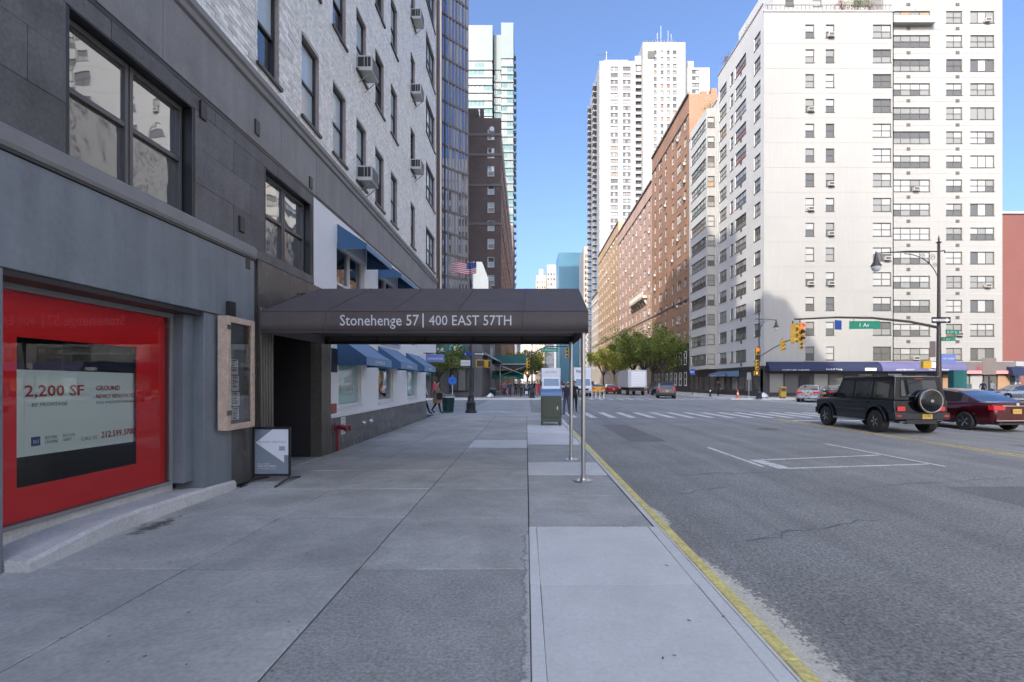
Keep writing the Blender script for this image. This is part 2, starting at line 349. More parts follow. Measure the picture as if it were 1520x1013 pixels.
m_leafr = M('leaf_red', (.25, .06, .06), .7, var=.3, vs=3)
m_soil = M('soil', (.05, .04, .03), .9)
m_tyre = M('tyre_rubber', (.022, .022, .023), .8)
m_rim = M('alloy_rim', (.42, .42, .43), .3, metal=1)
m_under = M('underbody', (.012, .012, .012), .8)
m_cglass = glass_op('car_glass', (.012, .014, .016), 1.8, tint=(.9, .95, 1))
m_tail = M('tail_light_red', (.55, .012, .02), .2, emit=.08, coat=.5)
m_head = M('head_light', (.7, .7, .72), .15)
m_plate = M('licence_plate_yellow', (.68, .42, .05), .5)
m_plast = M('black_trim', (.03, .03, .032), .45)
def paint(name, c, metal=.2, rough=.28): return M(name, c, rough, metal=metal, coat=.6, spec=.25, var=.03, vs=6)
m_skin = M('skin', (.42, .26, .19), .6); m_hair = M('hair', (.035, .022, .015), .7)
def cloth(name, c): return M(name, c, .9, var=.12, vs=12)
m_shoe = M('shoe', (.02, .02, .02), .6)
m_gcan = M('green_litter_bin', (.02, .06, .055), .5, var=.2, vs=5)
m_mailg = M('olive_green_paint', (.065, .075, .05), .45, var=.12, vs=4)
m_mailb = M('mailbox_blue_top', (.11, .21, .38), .35, var=.06, vs=3)
m_shed = M('shed_dark_green', (.01, .10, .10), .6, var=.1)
m_orange = M('orange_plastic', (.75, .13, .03), .5)
m_bag = M('white_plastic_bag', (.62, .64, .68), .4, bump=.6, bs=12)
# ------------------------------------------------------------------ ground, roads, pavements
ZR = -.10
struct(MB().poly([(-1500, -1500, -.13), (1500, -1500, -.13), (1500, 2500, -.13), (-1500, 2500, -.13)]).build('ground', m_asph2))
road = MB()
road.poly([(1.2, -60, ZR), (20.3, -60, ZR), (20.3, 700, ZR), (1.2, 700, ZR)])
road = struct(road.build('road', m_asph), 'worn dark asphalt carriageway of the wide street')
av = MB(); av.poly([(-150, 27, ZR-.004), (150, 27, ZR-.004), (150, 50, ZR-.004), (-150, 50, ZR-.004)])
struct(av.build('avenue', m_asph), 'crossing avenue of worn asphalt')
ZP = ZR+.004
def mark(name, pts, mt, z=ZP): return MB().poly([(x, y, z) for x, y in pts]).build(name, mt, road)
for k in range(22):                                     # zebra over the street
    x = 2.15+k*.955; mark('crosswalk_stripe', [(x, 24.4), (x+.34, 24.4), (x+.34, 28.6), (x, 28.6)], m_wp) if x < 19.8 else None
for k in range(19):
    x = 2.4+k*.98; mark('crosswalk_stripe', [(x, 49.0), (x+.34, 49.0), (x+.34, 52.4), (x, 52.4)], m_wp)
for k in range(19):
    y = 29.2+k*1.05; mark('crosswalk_stripe', [(-3.5, y), (.3, y), (.3, y+.38), (-3.5, y+.38)], m_wp)
for k in range(19):
    y = 29.2+k*1.05; mark('crosswalk_stripe', [(21.4, y), (24.9, y), (24.9, y+.38), (21.4, y+.38)], m_wp)
mark('stop_line', [(11.9, 22.3), (19.9, 22.3), (19.9, 22.75), (11.9, 22.75)], m_wp)
mark('stop_line', [(2.0, 54.2), (10.6, 54.2), (10.6, 54.6), (2.0, 54.6)], m_wp)
mark('centre_line', [(11.42, -10), (11.54, -10), (11.54, 23.6), (11.42, 23.6)], m_yp)
mark('centre_line', [(11.68, -10), (11.80, -10), (11.80, 23.6), (11.68, 23.6)], m_yp)
mark('centre_line', [(11.1, 54.5), (11.22, 54.5), (11.22, 400), (11.1, 400)], m_yp)
for k in range(3): mark('lane_dash', [(15.6, 2+k*8), (15.72, 2+k*8), (15.72, 4.8+k*8), (15.6, 4.8+k*8)], m_wp)
for k in range(30): mark('lane_dash', [(6.4, 58+k*9), (6.52, 58+k*9), (6.52, 61+k*9), (6.4, 61+k*9)], m_wp)
for k in range(30): mark('lane_dash', [(15.8, 58+k*9), (15.92, 58+k*9), (15.92, 61+k*9), (15.8, 61+k*9)], m_wp)
mark('parking_mark', [(4.80, 10.35), (4.90, 10.35), (4.86, 13.4), (4.76, 13.4)], m_wp)
mark('parking_mark', [(5.05, 10.1), (5.33, 10.1), (5.23, 11.25), (4.95, 11.25)], m_wp)
mark('parking_mark', [(5.2, 11.13), (8.35, 11.9), (8.35, 12.0), (5.2, 11.25)], m_wp, ZP+.004)
mark('parking_mark', [(5.33, 10.1), (8.5, 10.62), (8.5, 10.72), (5.33, 10.2)], m_wp)
mark('parking_mark', [(8.5, 10.3), (8.6, 10.3), (8.4, 14.1), (8.3, 14.1)], m_wp, ZP+.008)
# tar-filled cracks and a patched trench in the asphalt
for (x0, y0, x1, y1) in ((2.4, 5.5, 4.4, 6.4), (2.0, 7.6, 3.3, 8.4), (5.5, 3.2, 9.5, 4.4), (9.6, 6.0, 14.5, 7.7), (6.5, 16, 10.4, 17.5), (3.2, 3.1, 5.6, 3.5), (7.4, 4.6, 7.9, 7.4), (2.6, 9.4, 6.4, 10.0), (10.4, 9.0, 10.9, 13.5), (3.8, 12.5, 3.4, 19.0), (12.0, 3.5, 17, 5.0), (5.4, 8.3, 9.3, 9.2)):
    n = 14; a = []; b = []
    for i in range(n+1):
        t = i/n; x = x0+(x1-x0)*t+R.uniform(-.05, .05); y = y0+(y1-y0)*t+R.uniform(-.09, .09); w = R.uniform(.005, .02); vx = abs(x1-x0) > abs(y1-y0); a.append((x, y-w) if vx else (x-w, y)); b.append((x, y+w) if vx else (x+w, y))
    mark('tar_crack', a+b[::-1], m_asph2)
for (x0_, x1_, y0_, y1_) in ((6.9, 9.6, 6.2, 8.4), (3.0, 4.1, 14.6, 20.5), (13.2, 15.2, 9.2, 14.0)): mark('asphalt_patch', [(x0_, y0_), (x1_, y0_+.05), (x1_-.04, y1_), (x0_+.03, y1_-.04)], m_asph3, ZR+.0025)
for (mx_, my_) in ((8.9, 18.6), (14.1, 6.6), (6.1, 33.5), (12.5, 36)):
    mh = MB().lathe([(0, .008), (.34, .008), (.36, .002)], (mx_, my_, ZR), 26); mh.build('manhole_cover', m_iron, road)
# sand-coloured worn strip in the gutter, ragged edge of many small scraps
def scatter_mat(name, col, scale, soft=.12):
    """opaque where noise plus the vertex value 'cover' is high, clear elsewhere: scraps of material lying on a surface"""
    m = M(name, col, .9, var=.12, vs=9, fine=.25, fs=70); t = m.node_tree; L = t.links; b = t.nodes['Principled BSDF']
    at = nd(t, 'ShaderNodeAttribute'); at.attribute_name = 'cover'; geo = nd(t, 'ShaderNodeNewGeometry')
    n = nd(t, 'ShaderNodeTexNoise'); n.inputs['Scale'].default_value = scale; n.inputs['Detail'].default_value = 8; n.inputs['Roughness'].default_value = .75; L.new(geo.outputs['Position'], n.inputs['Vector'])
    a = nd(t, 'ShaderNodeMath', operation='ADD'); L.new(at.outputs['Fac'], a.inputs[0]); L.new(n.outputs['Fac'], a.inputs[1])
    r = nd(t, 'ShaderNodeMapRange'); r.inputs['From Min'].default_value = 1-soft/2; r.inputs['From Max'].default_value = 1+soft/2; L.new(a.outputs[0], r.inputs['Value']); L.new(r.outputs[0], b.inputs['Alpha'])
    return m
def cover_sheet(name, x0, x1, y0, y1, z, nx, ny, fn, mt, parent):
    b = MB(); cov = []
    for j in range(ny+1):
        for i in range(nx+1):
            x = x0+(x1-x0)*i/nx; y = y0+(y1-y0)*j/ny; b.v.append((x, y, z)); cov.append(fn(x, y))
    for j in range(ny):
        for i in range(nx): a = j*(nx+1)+i; b.f.append((a, a+1, a+nx+2, a+nx+1)); b.m.append(0)
    o = b.build(name, mt, parent); at = o.data.attributes.new('cover', 'FLOAT', 'POINT'); at.data.foreach_set('value', cov); return o
def sand_cov(x, y):
    d = x-1.64; w = .06
    if 2.0 < y < 5.0: w = .38*math.sin((y-1.9)/3.2*math.pi)**.7+.06
    elif 5.9 < y < 7.2: w = .22*math.sin((y-5.9)/1.3*math.pi)+.05
    return .80-.5*(d/w) if w > 0 else 0
q = cover_sheet('gutter_sand', 1.63, 2.25, 1.8, 9.0, ZR+.004, 16, 120, sand_cov, scatter_mat('gutter_sand', (.62, .58, .49), 22), road); q['kind'] = 'stuff'
# near pavement
arc = [(1.62-3.2+3.2*math.cos(t), 24.3+3.2*math.sin(t)) for t in [math.pi/2*i/10 for i in range(11)]]
def walk(name, pts, mt, z0=-.13, z1=-.012, label=None): return struct(MB().prism(pts, 'z', z0, z1).build(name, mt), label)
wk = walk('sidewalk', [(-4.7, -8), (1.45, -8)]+[(x-.17 if x > 0 else x, y) for x, y in arc[:8]]+[(x, y-.17) for x, y in arc[8:]]+[(-60, 27.33), (-60, 24.6), (-4.7, 24.6)], m_joint, label='near pavement of grey concrete flags')
XS = [-4.52, -2.97, -1.47, .03, 1.44]
def slab(x0, x1, y0, y1, mt, z=0., j=.007):
    dz = R.uniform(-.0022, .0022) if z == 0 else z; t = R.uniform(-.0015, .0015)
    b = MB(); b.box(x0+j, x1-j, y0+j*1.6, y1-j*1.6, -.05, dz); b.v = [(x, y, zz+(t*(x-x0) if zz > -.03 else 0)) for x, y, zz in b.v]
    return b.build('slab', mt, wk, bevel=.004, seg=1)
ys_l = [-4.0, -2.4, -.75, .95, 2.7, 4.42, 6.12]; y = 6.12
while y < 24.3: y += 1.62; ys_l.append(min(y, 24.6))
ys_r = [-4.0, -2.3, -.7, .85, 2.46, 4.09, 5.72, 7.3, 8.9, 10.3, 11.9, 13.2, 14.6, 16.2, 17.8, 19.4, 21, 22.7, 24.6]
for c in range(4):
    ys = ys_r if c == 3 else ys_l
    for a, b in zip(ys[:-1], ys[1:]):
        mt = m_conc
        if c == 3: mt = m_conc_l if (a < 5.7 or abs(a-8.9) < .1 or 13 < a < 19) else m_conc
        if c == 2 and a < 4.3: mt = m_conc_d
        if c == 2 and 12 < a < 14: mt = m_conc_l
        x0, x1 = XS[c], XS[c+1]
        if c == 3 and mt is m_conc_l and a < 5.7:       # smooth trowelled margin round the new flags
            slab(x0, x0+.085, a, b, m_conc_l, .002, .0015); slab(x1-.06, x1+.05, a, b, m_conc_l, .002, .0015); slab(x0+.085, x1-.06, a, b, m_conc_l, .0005, .0015)
        else: slab(x0, x1, a, b, mt)
cs = [(-4.52, 24.61), (1.43, 24.61)]+[(x-.19 if x > 0 else x, y-(.0 if x > 0 else .19)) for x, y in arc[1:]]+[(-4.52, 27.3)]
MB().prism(cs, 'z', -.05, 0).build('slab', m_conc, wk)
MB().box(-60, -4.53, 25.3, 27.3, -.05, 0).build('slab', m_conc, wk)
def kerb(y0, y1, mt): MB().box(1.515, 1.62, y0+.003, y1-.003, -.13, .004).build('kerb_stone', mt, wk, bevel=.012)
y = -8
while y < 24.2:
    y1 = min(y+1.83, 24.3); kerb(y, y1, m_yel if y < 16.5 else m_conc_l); MB().box(1.493, 1.513, y+.003, y1-.003, -.1, .001).build('kerb_backing', m_conc_l, wk); y = y1
MB().box(1.452, 1.490, 5.73, 24.2, -.1, .0005).build('kerb_backing', m_conc_l, wk)
for a, b in zip(arc[:-1], arc[1:]):
    def inn(p, d): 
        vx, vy = p[0]-(1.62-3.2), p[1]-24.3; l = math.hypot(vx, vy); return (p[0]-vx/l*d, p[1]-vy/l*d)
    MB().prism([inn(a, .0), inn(b, .0), inn(b, .16), inn(a, .16)], 'z', -.13, .004).build('kerb_stone', m_conc_l, wk)
MB().box(-60, arc[-1][0]-.003, 27.33, 27.5, -.13, .004).build('kerb_stone', m_conc_l, wk)
# cement smear on the old flags beside the joint
def smear_cov(x, y):
    d = .02-x; w = .05+.04*math.sin(y*5)**2+(.34 if y < 2.62 else 0)
    return .70-.42*(d/w)-(.25 if 5.4 < y else 0)
q = cover_sheet('cement_smear', -.50, .025, 2.0, 5.6, .0032, 24, 90, smear_cov, scatter_mat('cement_smear', (.50, .49, .465), 9, .2), wk); q['kind'] = 'stuff'
# spots of chewing gum and a tar stain by the ledge
q = MB()
for i in range(240):
    x = R.uniform(-4.0, -.1); y = R.uniform(2.0, 14); s = R.uniform(.004, .013); a0 = R.random()*6
    q.poly([(x+s*math.cos(a0+k*.9)*R.uniform(.7, 1.2), y+s*math.sin(a0+k*.9)*R.uniform(.7, 1.2), .0045) for k in range(7)])
q = q.build('gum_spot', M('chewing_gum', (.17, .165, .16), .8), wk); q['kind'] = 'stuff'
q = cover_sheet('damp_stain', -4.44, -3.75, 5.0, 6.6, .0034, 20, 40, lambda x, y: .62-1.3*abs(x+4.22)-.55*abs(y-5.75), scatter_mat('damp_stain', (.15, .135, .11), 6, .25), wk); q['kind'] = 'stuff'
q = MB()
for i in range(46):
    x = R.choice((R.uniform(-4.4, 1.3), R.uniform(1.0, 1.4), R.uniform(-4.42, -4.2))); y = R.uniform(2.4, 15); a = R.random()*6; s_ = R.uniform(.012, .028); zz_ = .006+.004*R.random()
    q.poly([(x+s_*math.cos(a), y+s_*math.sin(a), zz_+.006), (x+s_*.45*math.cos(a+1.57), y+s_*.45*math.sin(a+1.57), zz_), (x-s_*math.cos(a), y-s_*math.sin(a), zz_+.004), (x-s_*.45*math.cos(a+1.57), y-s_*.45*math.sin(a+1.57), zz_)])
q = q.build('fallen_leaf', M('dry_leaf', (.22, .14, .06), .8), wk); q['kind'] = 'stuff'
st = MB().lathe([(0, .007), (.10, .007), (.105, .0035)], (-4.3, 9.05, 0), 14); st.build('floor_drain', m_steel, wk)
# other pavements
def corner_walk(name, x0, x1, y0, y1, label):
    o = walk(name, [(x0, y0), (x1, y0), (x1, y1), (x0, y1)], m_conc, -.13, 0, label); return o
corner_walk('sidewalk', -60, 1.45, 49.7, 700, 'far pavement beyond the avenue, left side')
corner_walk('sidewalk', 20.2, 150, 49.7, 700, 'far pavement beyond the avenue, right side')
corner_walk('sidewalk', 20.2, 150, -60, 27.3, 'near pavement on the right side of the street')
for (x0, x1, y0, y1) in ((1.452, 1.62, 49.53, 700), (20.03, 20.198, 49.53, 700), (20.03, 20.198, -60, 27.47), (-60, 1.62, 49.36, 49.528), (20.03, 150, 49.36, 49.528), (20.03, 150, 27.472, 27.64)):
    struct(MB().box(x0, x1, y0, y1, -.13, .006).build('kerb', m_conc_l))
# ------------------------------------------------------------------ helpers for facades
def wall_grid(u0, u1, v0, v1, holes, depth, mi=0, ri=0):
    """wall in local x/z with y = 0 (outward -y); holes (a0,b0,a1,b1) get reveals going to +y"""
    b = MB(); E = 1e-5
    vs = sorted({v0, v1, *[h[1] for h in holes], *[h[3] for h in holes]}); vs = [v for v in vs if v0 <= v <= v1]
    for va, vb in zip(vs[:-1], vs[1:]):
        if vb-va < E: continue
        hs = sorted([(h[0], h[2]) for h in holes if h[1] < vb-E and h[3] > va+E]); x = u0
        for a, c in hs+[(u1, u1)]:
            if a-x > E: b.poly([(x, 0, va), (a, 0, va), (a, 0, vb), (x, 0, vb)], mi)
            x = max(x, c)
    for a, c, d, e in [(h[0], h[1], h[2], h[3]) for h in holes]:
        b.poly([(a, 0, c), (a, 0, e), (a, depth, e), (a, depth, c)], ri); b.poly([(d, 0, c), (d, depth, c), (d, depth, e), (d, 0, e)], ri)
        b.poly([(a, 0, e), (d, 0, e), (d, depth, e), (a, depth, e)], ri); b.poly([(a, 0, c), (a, depth, c), (d, depth, c), (d, 0, c)], ri)
    return b
_wm = {}
def win_parts(w, h, nx, ny, t, fm, panes, rec, merged, key):
    """frame mesh and pane mesh, origin at the lower left corner of the opening, glass at y = rec"""
    k = (round(w, 2), round(h, 2), nx, ny, t, fm.name, key, merged, rec)
    if k in _wm: return _wm[k]
    f = MB(); f.box(0, w, rec-.04, rec+.03, 0, t); f.box(0, w, rec-.04, rec+.03, h-t, h); f.box(0, t, rec-.04, rec+.03, t, h-t); f.box(w-t, w, rec-.04, rec+.03, t, h-t)
    for i in range(1, nx): x = w*i/nx; f.box(x-t/2, x+t/2, rec-.035, rec+.02, t, h-t)
    for j in range(1, ny):
        z = h*j/ny
        for i in range(nx): f.box(w*i/nx+t/2+.001, w*(i+1)/nx-t/2-.001, rec-.03, rec+.02, z-t*.45, z+t*.45)
    f.box(-.04, w+.04, -.05, rec-.045, -.06, 0) if t > .045 else None
    p = f if merged else MB(); off = 1 if merged else 0; rr = random.Random(key)
    for i in range(nx):
        for j in range(ny):
            y = rec+(.004 if j == ny-1 else .012)
            p.poly([(w*i/nx, y, h*j/ny), (w*(i+1)/nx, y, h*j/ny), (w*(i+1)/nx, y, h*(j+1)/ny), (w*i/nx, y, h*(j+1)/ny)], off+panes[(i*ny+j) % len(panes)])
    return _wm.setdefault(k, (f, p))
_cache = {}
def window(parent, loc, rotz, w, h, nx=1, ny=2, t=.05, fm=None, gl=None, panes=(0,), rec=.12, merged=False, key=0):
    fm = fm or m_wf; gl = gl or [m_p_dark, m_p_blind, m_p_grey, m_p_tan, m_p_red]
    ck = (round(w, 3), round(h, 3), nx, ny, t, fm.name, gl[0].name, tuple(panes), rec, merged)
    if ck not in _cache:
        f, p = win_parts(w, h, nx, ny, t, fm, panes, rec, merged, str(ck))
        _cache[ck] = (f.mesh('window', [fm]+(gl if merged else [])), None if merged else p.mesh('pane', gl))
    fme, pme = _cache[ck]
    o = put(fme, 'window', parent, loc, rotz)
    if pme: put(pme, 'pane', o, world=False)
    return o
E90, W90 = rad(90), rad(-90)
# ------------------------------------------------------------------ the near apartment building, facade on x = XW facing the street
XW = -4.5
B = thing('apartment_building', 'near pale brick apartment house with grey stone base, red shopfront and blue awnings', 'building', (XW, 0, 0))
def LB_(mb, name, mt, **k): return mb.build(name, mt, B, **k)
cols = [(8.46, 9.22), (10.13, 11.0), (11.76, 12.63), (13.4, 14.24), (15.07, 16.0), (16.8, 17.67), (19.7, 20.5), (22.7, 24.9)]
holes = [(a, 7.0+2.95*k, b, 8.66+2.95*k) for a, b in cols for k in range(5)]
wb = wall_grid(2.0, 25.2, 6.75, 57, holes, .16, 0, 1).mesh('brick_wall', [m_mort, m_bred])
put(wb, 'brick_wall', B, (XW-.012, 0, 0), E90)
rest = MB(); rest.box(-26, XW-.02, 25.19, 25.2, 3.0, 68); rest.box(-26, XW-.4, -4, 25.18, 57, 68); rest.box(-26, XW-.013, -14, -4.01, 6.8, 57); rest.box(-26, XW-.013, -4, 2.0, 6.75, 57)
rest.box(-26, -5.9, -14, 25.0, 56.9, 57); rest.box(-26, -25.9, -14, 25, 0, 57); 
LB_(rest, 'rear_wall', m_bwall)
# real bricks: nearest as parts, the others joined
bm_ = MB().box(0, .203, 0, .03, 0, .066).mesh('brick', m_brick); n = 0
far = MB(); row = 0; z = 6.765
def in_hole(a, b, z0, z1):
    for h in holes:
        if a < h[2]-.001 and b > h[0]+.001 and z0 < h[3]-.001 and z1 > h[1]+.001: return h
    return None
near_list = []
while z < 19.6:
    y = 5.2 - (.107 if row % 2 else 0)
    while y < 25.15:
        a, b = y, min(y+.203, 25.19); zl = EYE+(y+.1)*.80
        if z < zl:
            h = in_hole(a, b, z, z+.066)
            if h:
                if a < h[0]-.02: b = h[0]
                elif b > h[2]+.02: a = h[2]
                else: b = a
            if b-a > .015:
                pr = R.uniform(-.0035, .0035)
                if b-a > .19 and y < 9.6 and z < EYE+y*.762: near_list.append((a, z, pr))
                else:
                    i = len(far.v); x = XW+pr; x2 = XW-.014
                    far.v += [(x, a, z), (x, b, z), (x, b, z+.066), (x, a, z+.066), (x2, a, z), (x2, b, z), (x2, b, z+.066), (x2, a, z+.066)]
                    far.f += [(i, i+1, i+2, i+3), (i, i+4, i+5, i+1), (i+1, i+5, i+6, i+2), (i+2, i+6, i+7, i+3), (i+3, i+7, i+4, i)]; far.m += [0]*5
        y += .213
    z += .075; row += 1
near_list.sort(key=lambda t: t[0]+(t[1]-6.7)*.6)
for k, (a, z, pr) in enumerate(near_list):
    if k < 290: put(bm_, 'brick', B, (XW+pr, a, z), E90)
    else:
        i = len(far.v); x = XW+pr; x2 = XW-.014; b = a+.203
        far.v += [(x, a, z), (x, b, z), (x, b, z+.066), (x, a, z+.066), (x2, a, z), (x2, b, z), (x2, b, z+.066), (x2, a, z+.066)]
        far.f += [(i, i+1, i+2, i+3), (i, i+4, i+5, i+1), (i+1, i+5, i+6, i+2), (i+2, i+6, i+7, i+3), (i+3, i+7, i+4, i)]; far.m += [0]*5
fb = LB_(far, 'brickwork', m_bstuff); fb['kind'] = 'stuff'
for ci, (a, b) in enumerate(cols):
    for k in range(5):
        nx = 3 if ci == 7 else 1
        v = (0,) if (ci*3+k*2) % 4 else (1, 0)
        if ci in (4, 6) and k == 1: v = (1, 1)
        window(B, (XW, a, 7.0+2.95*k), E90, b-a, 1.66, nx, 2, .055, m_frame, [m_g_blue, m_g_dark], v, .13)
        s = MB(); s.box(XW-.02, XW+.035, a-.05, b+.05, 6.945+2.95*k, 6.995+2.95*k); LB_(s, 'sill', m_frame)
# brick end of the building seen past the corner, cornice, frieze
prof = [(0, 6.5), (.05, 6.52), (.06, 6.60), (.10, 6.63), (.10, 6.72), (.02, 6.75), (-.1, 6.75), (-.1, 6.5)]
for a, b in zip([-12, 0, 3, 6, 9, 12, 15, 18, 21], [0, 3, 6, 9, 12, 15, 18, 21, 25.25]):
    LB_(MB().prism([(XW+x, z) for x, z in prof], 'y', a+.003, b-.003), 'cornice', m_corn)
y = -12.
while y < 25.2:
    y1 = min(y+1.52, 25.2); d = R.uniform(-.003, .003)
    LB_(MB().box(XW-.2, XW+.012+d, y+.004, y1-.004, 5.62, 6.49), 'frieze_stone', m_stone2); y = y1
LB_(MB().box(XW-.2, XW+.004, -12, 25.19, 5.56, 5.615), 'groove', m_black)
LB_(MB().box(XW-.5, XW-.02, -12, 10.69, 5.35, 5.56), 'lintel', m_stone)
# dark stone courses of the first floor, around two wide windows
WA, WB_ = (4.94, 6.87), (8.7, 10.6)
zz = [3.86, 4.36, 4.86, 5.35, 5.56]
for r in range(4):
    off = .0 if r % 2 else .45
    y = -12.+off; segs = []
    while y < 10.69: segs.append((y, min(y+.92, 10.69))); y += .92
    for a, b in segs:
        parts = [(a, b)]
        for (p, q_) in ((WA, WB_) if r < 3 else ()):
            nw = []
            for (c, d) in parts:
                if d <= p or c >= q_: nw.append((c, d))
                else:
                    if c < p-.01: nw.append((c, p))
                    if d > q_+.01: nw.append((q_, d))
            parts = nw
        for c, d in parts:
            if d-c > .03:
                pr = R.uniform(-.004, .004); LB_(MB().box(XW-.24, XW+pr, c+.0025, d-.0025, zz[r]+.0025, zz[r+1]-.0025), 'stone', m_stone)
LB_(MB().box(XW-.26, XW-.12, -12, 10.69, 3.66, 3.86), 'lintel', m_stone)
for (a, b) in (WA, WB_):
    w = b-a
    for i in range(2):
        x0 = a+.05+i*(w-.1)/2
        f = MB(); hw = (w-.1)/2-.02; X = XW-.16
        f.box(X-.04, X+.03, x0, x0+.05, 3.88, 5.33); f.box(X-.04, X+.03, x0+hw-.05, x0+hw, 3.88, 5.33); f.box(X-.04, X+.03, x0+.05, x0+hw-.05, 3.88, 3.94); f.box(X-.04, X+.03, x0+.05, x0+hw-.05, 5.27, 5.33)
        f.box(X-.03, X+.025, x0+.051, x0+hw-.051, 4.58, 4.64)
        fo = LB_(f, 'window', m_frame2, bevel=.004)
        for nm, z0, z1, mt, dx in (('upper_pane', 4.61, 5.30, m_g_near1, 0), ('lower_pane', 3.9, 4.61, m_g_near2, -.02)):
            p = MB().poly([(X+dx, x0+.03, z0), (X+dx, x0+hw-.03, z0), (X+dx, x0+hw-.03, z1), (X+dx, x0+.03, z1)])
            l = B.location; p.v = [(x-l[0], y-l[1], z-l[2]) for x, y, z in p.v]; p.build(nm, mt, fo, world=False)
    LB_(MB().box(XW-.2, XW-.01, a, a+.05, 3.86, 5.35), 'window_jamb', m_black); LB_(MB().box(XW-.2, XW-.01, b-.05, b, 3.86, 5.35), 'window_jamb', m_black)
    LB_(MB().box(XW-.2, XW-.005, a+.051, b-.051, 5.335, 5.35), 'window_head', m_black)
# projecting string course below those windows
LB_(MB().prism([(XW-.1, 3.66), (XW+.05, 3.66), (XW+.065, 3.70), (XW+.065, 3.82), (XW+.02, 3.86), (XW-.1, 3.86)], 'y', -12, 8.33), 'string_course', m_corn)
LB_(MB().box(XW-.1, XW+.045, -12, 8.33, 3.625, 3.658), 'shadow_gap', m_black)
LB_(MB().box(XW-.1, XW+.01, 8.34, 10.69, 3.70, 3.855), 'string_course', m_stone)
for (y, z) in ((8.05, 3.45), (7.9, 4.0), (8.35, 5.75), (10.45, 5.66), (6.95, 5.28)): LB_(MB().box(XW, XW+.035, y, y+.13, z, z+.24), 'junction_box', m_black, bevel=.004)
# blue grey painted shopfront
LB_(MB().box(XW-.35, XW+.03, -12, 8.31, 2.62, 3.62), 'shop_fascia', m_grey, bevel=.008)
LB_(MB().box(XW-.34, XW+.005, 3.96, 7.0, 2.56, 2.618), 'soffit_trim', m_black)
LB_(MB().box(XW-.42, XW-.15, 6.86, 7.06, .26, 2.56), 'pier', m_grey, bevel=.006)
LB_(MB().box(XW-.42, XW+.0, 7.06, 7.72, .12, 2.618), 'pier', m_grey, bevel=.008)
LB_(MB().box(XW-.42, XW+.02, 3.95, 4.33, 0, 2.618), 'pier', m_grey, bevel=.008)
LB_(MB().box(XW-.42, XW+.02, -12, 3.94, 0, 2.618), 'side_wall', m_grey)
# ledge
lg = MB()
prL = [(4.34, -4.28, .10), (5.0, -4.36, .16), (5.35, -4.41, .175), (5.9, -4.45, .175), (6.6, -4.46, .165), (7.2, -4.46, .15), (7.76, -4.465, .13)]
for (a, b) in zip(prL[:-1], prL[1:]):
    s = MB()
    V = [(-4.95, a[0], a[2]), (a[1]-.02, a[0], a[2]), (a[1]+.01, a[0], a[2]-.03), (a[1]+.02, a[0], 0), (-4.95, b[0], b[2]), (b[1]-.02, b[0], b[2]), (b[1]+.01, b[0], b[2]-.03), (b[1]+.02, b[0], 0)]
    i = len(lg.v); lg.v += V
    for q_ in ((0, 1, 5, 4), (1, 2, 6, 5), (2, 3, 7, 6)): lg.f.append(tuple(i+k for k in q_)); lg.m.append(0)
lg.poly([(-4.95, 7.76, .13), (-4.485, 7.76, .13), (-4.455, 7.76, .1), (-4.445, 7.76, 0), (-4.95, 7.76, 0)])
lg.poly([(-4.26, 4.34, 0), (-4.27, 4.34, .07), (-4.30, 4.34, .10), (-4.95, 4.34, .10), (-4.95, 4.34, 0)])
LB_(lg, 'ledge', m_ledge)
LB_(MB().box(XW-.42, XW-.33, 4.34, 6.9, .10, .26), 'threshold', m_ledge)
# the red shop window
X0 = XW-.33; sw = bpy.data.objects.new('shop_window', None); COL.objects.link(sw); sw.parent = B; sw.location = (X0-XW, 0, 0); sw['_w'] = (X0, 0, 0)
def SW(mb, name, mt, **k): return mb.build(name, mt, sw, **k)
f = MB(); f.box(X0-.03, X0+.05, 4.34, 4.39, .26, 2.56); f.box(X0-.03, X0+.05, 6.80, 6.855, .26, 2.56); f.box(X0-.03, X0+.05, 4.391, 6.799, .26, .30); f.box(X0-.03, X0+.05, 4.391, 6.799, 2.50, 2.56); SW(f, 'frame', m_corn, bevel=.004)
SW(MB().poly([(X0+.02, 4.39, .3), (X0+.02, 6.8, .3), (X0+.02, 6.8, 2.5), (X0+.02, 4.39, 2.5)]), 'pane', m_g_red)
pg = wall_grid(4.39, 6.8, .3, 2.5, [(4.82, .62, 6.30, 2.07)], .01).mesh('poster', m_red); o = put(pg, 'poster', sw, (-.03, 0, 0), E90, world=False)
SW(MB().poly([(X0-.07, 4.70, .91), (X0-.07, 6.6, .89), (X0-.07, 6.6, 1.745), (X0-.07, 4.70, 1.76)]), 'banner', m_teal)
SW(MB().box(X0-1.6, X0-1.5, 4.3, 6.9, .25, 2.6), 'back_wall', m_dkroom); SW(MB().box(X0-1.5, X0-.2, 4.3, 6.9, .2, .28), 'shop_floor', m_dkroom)
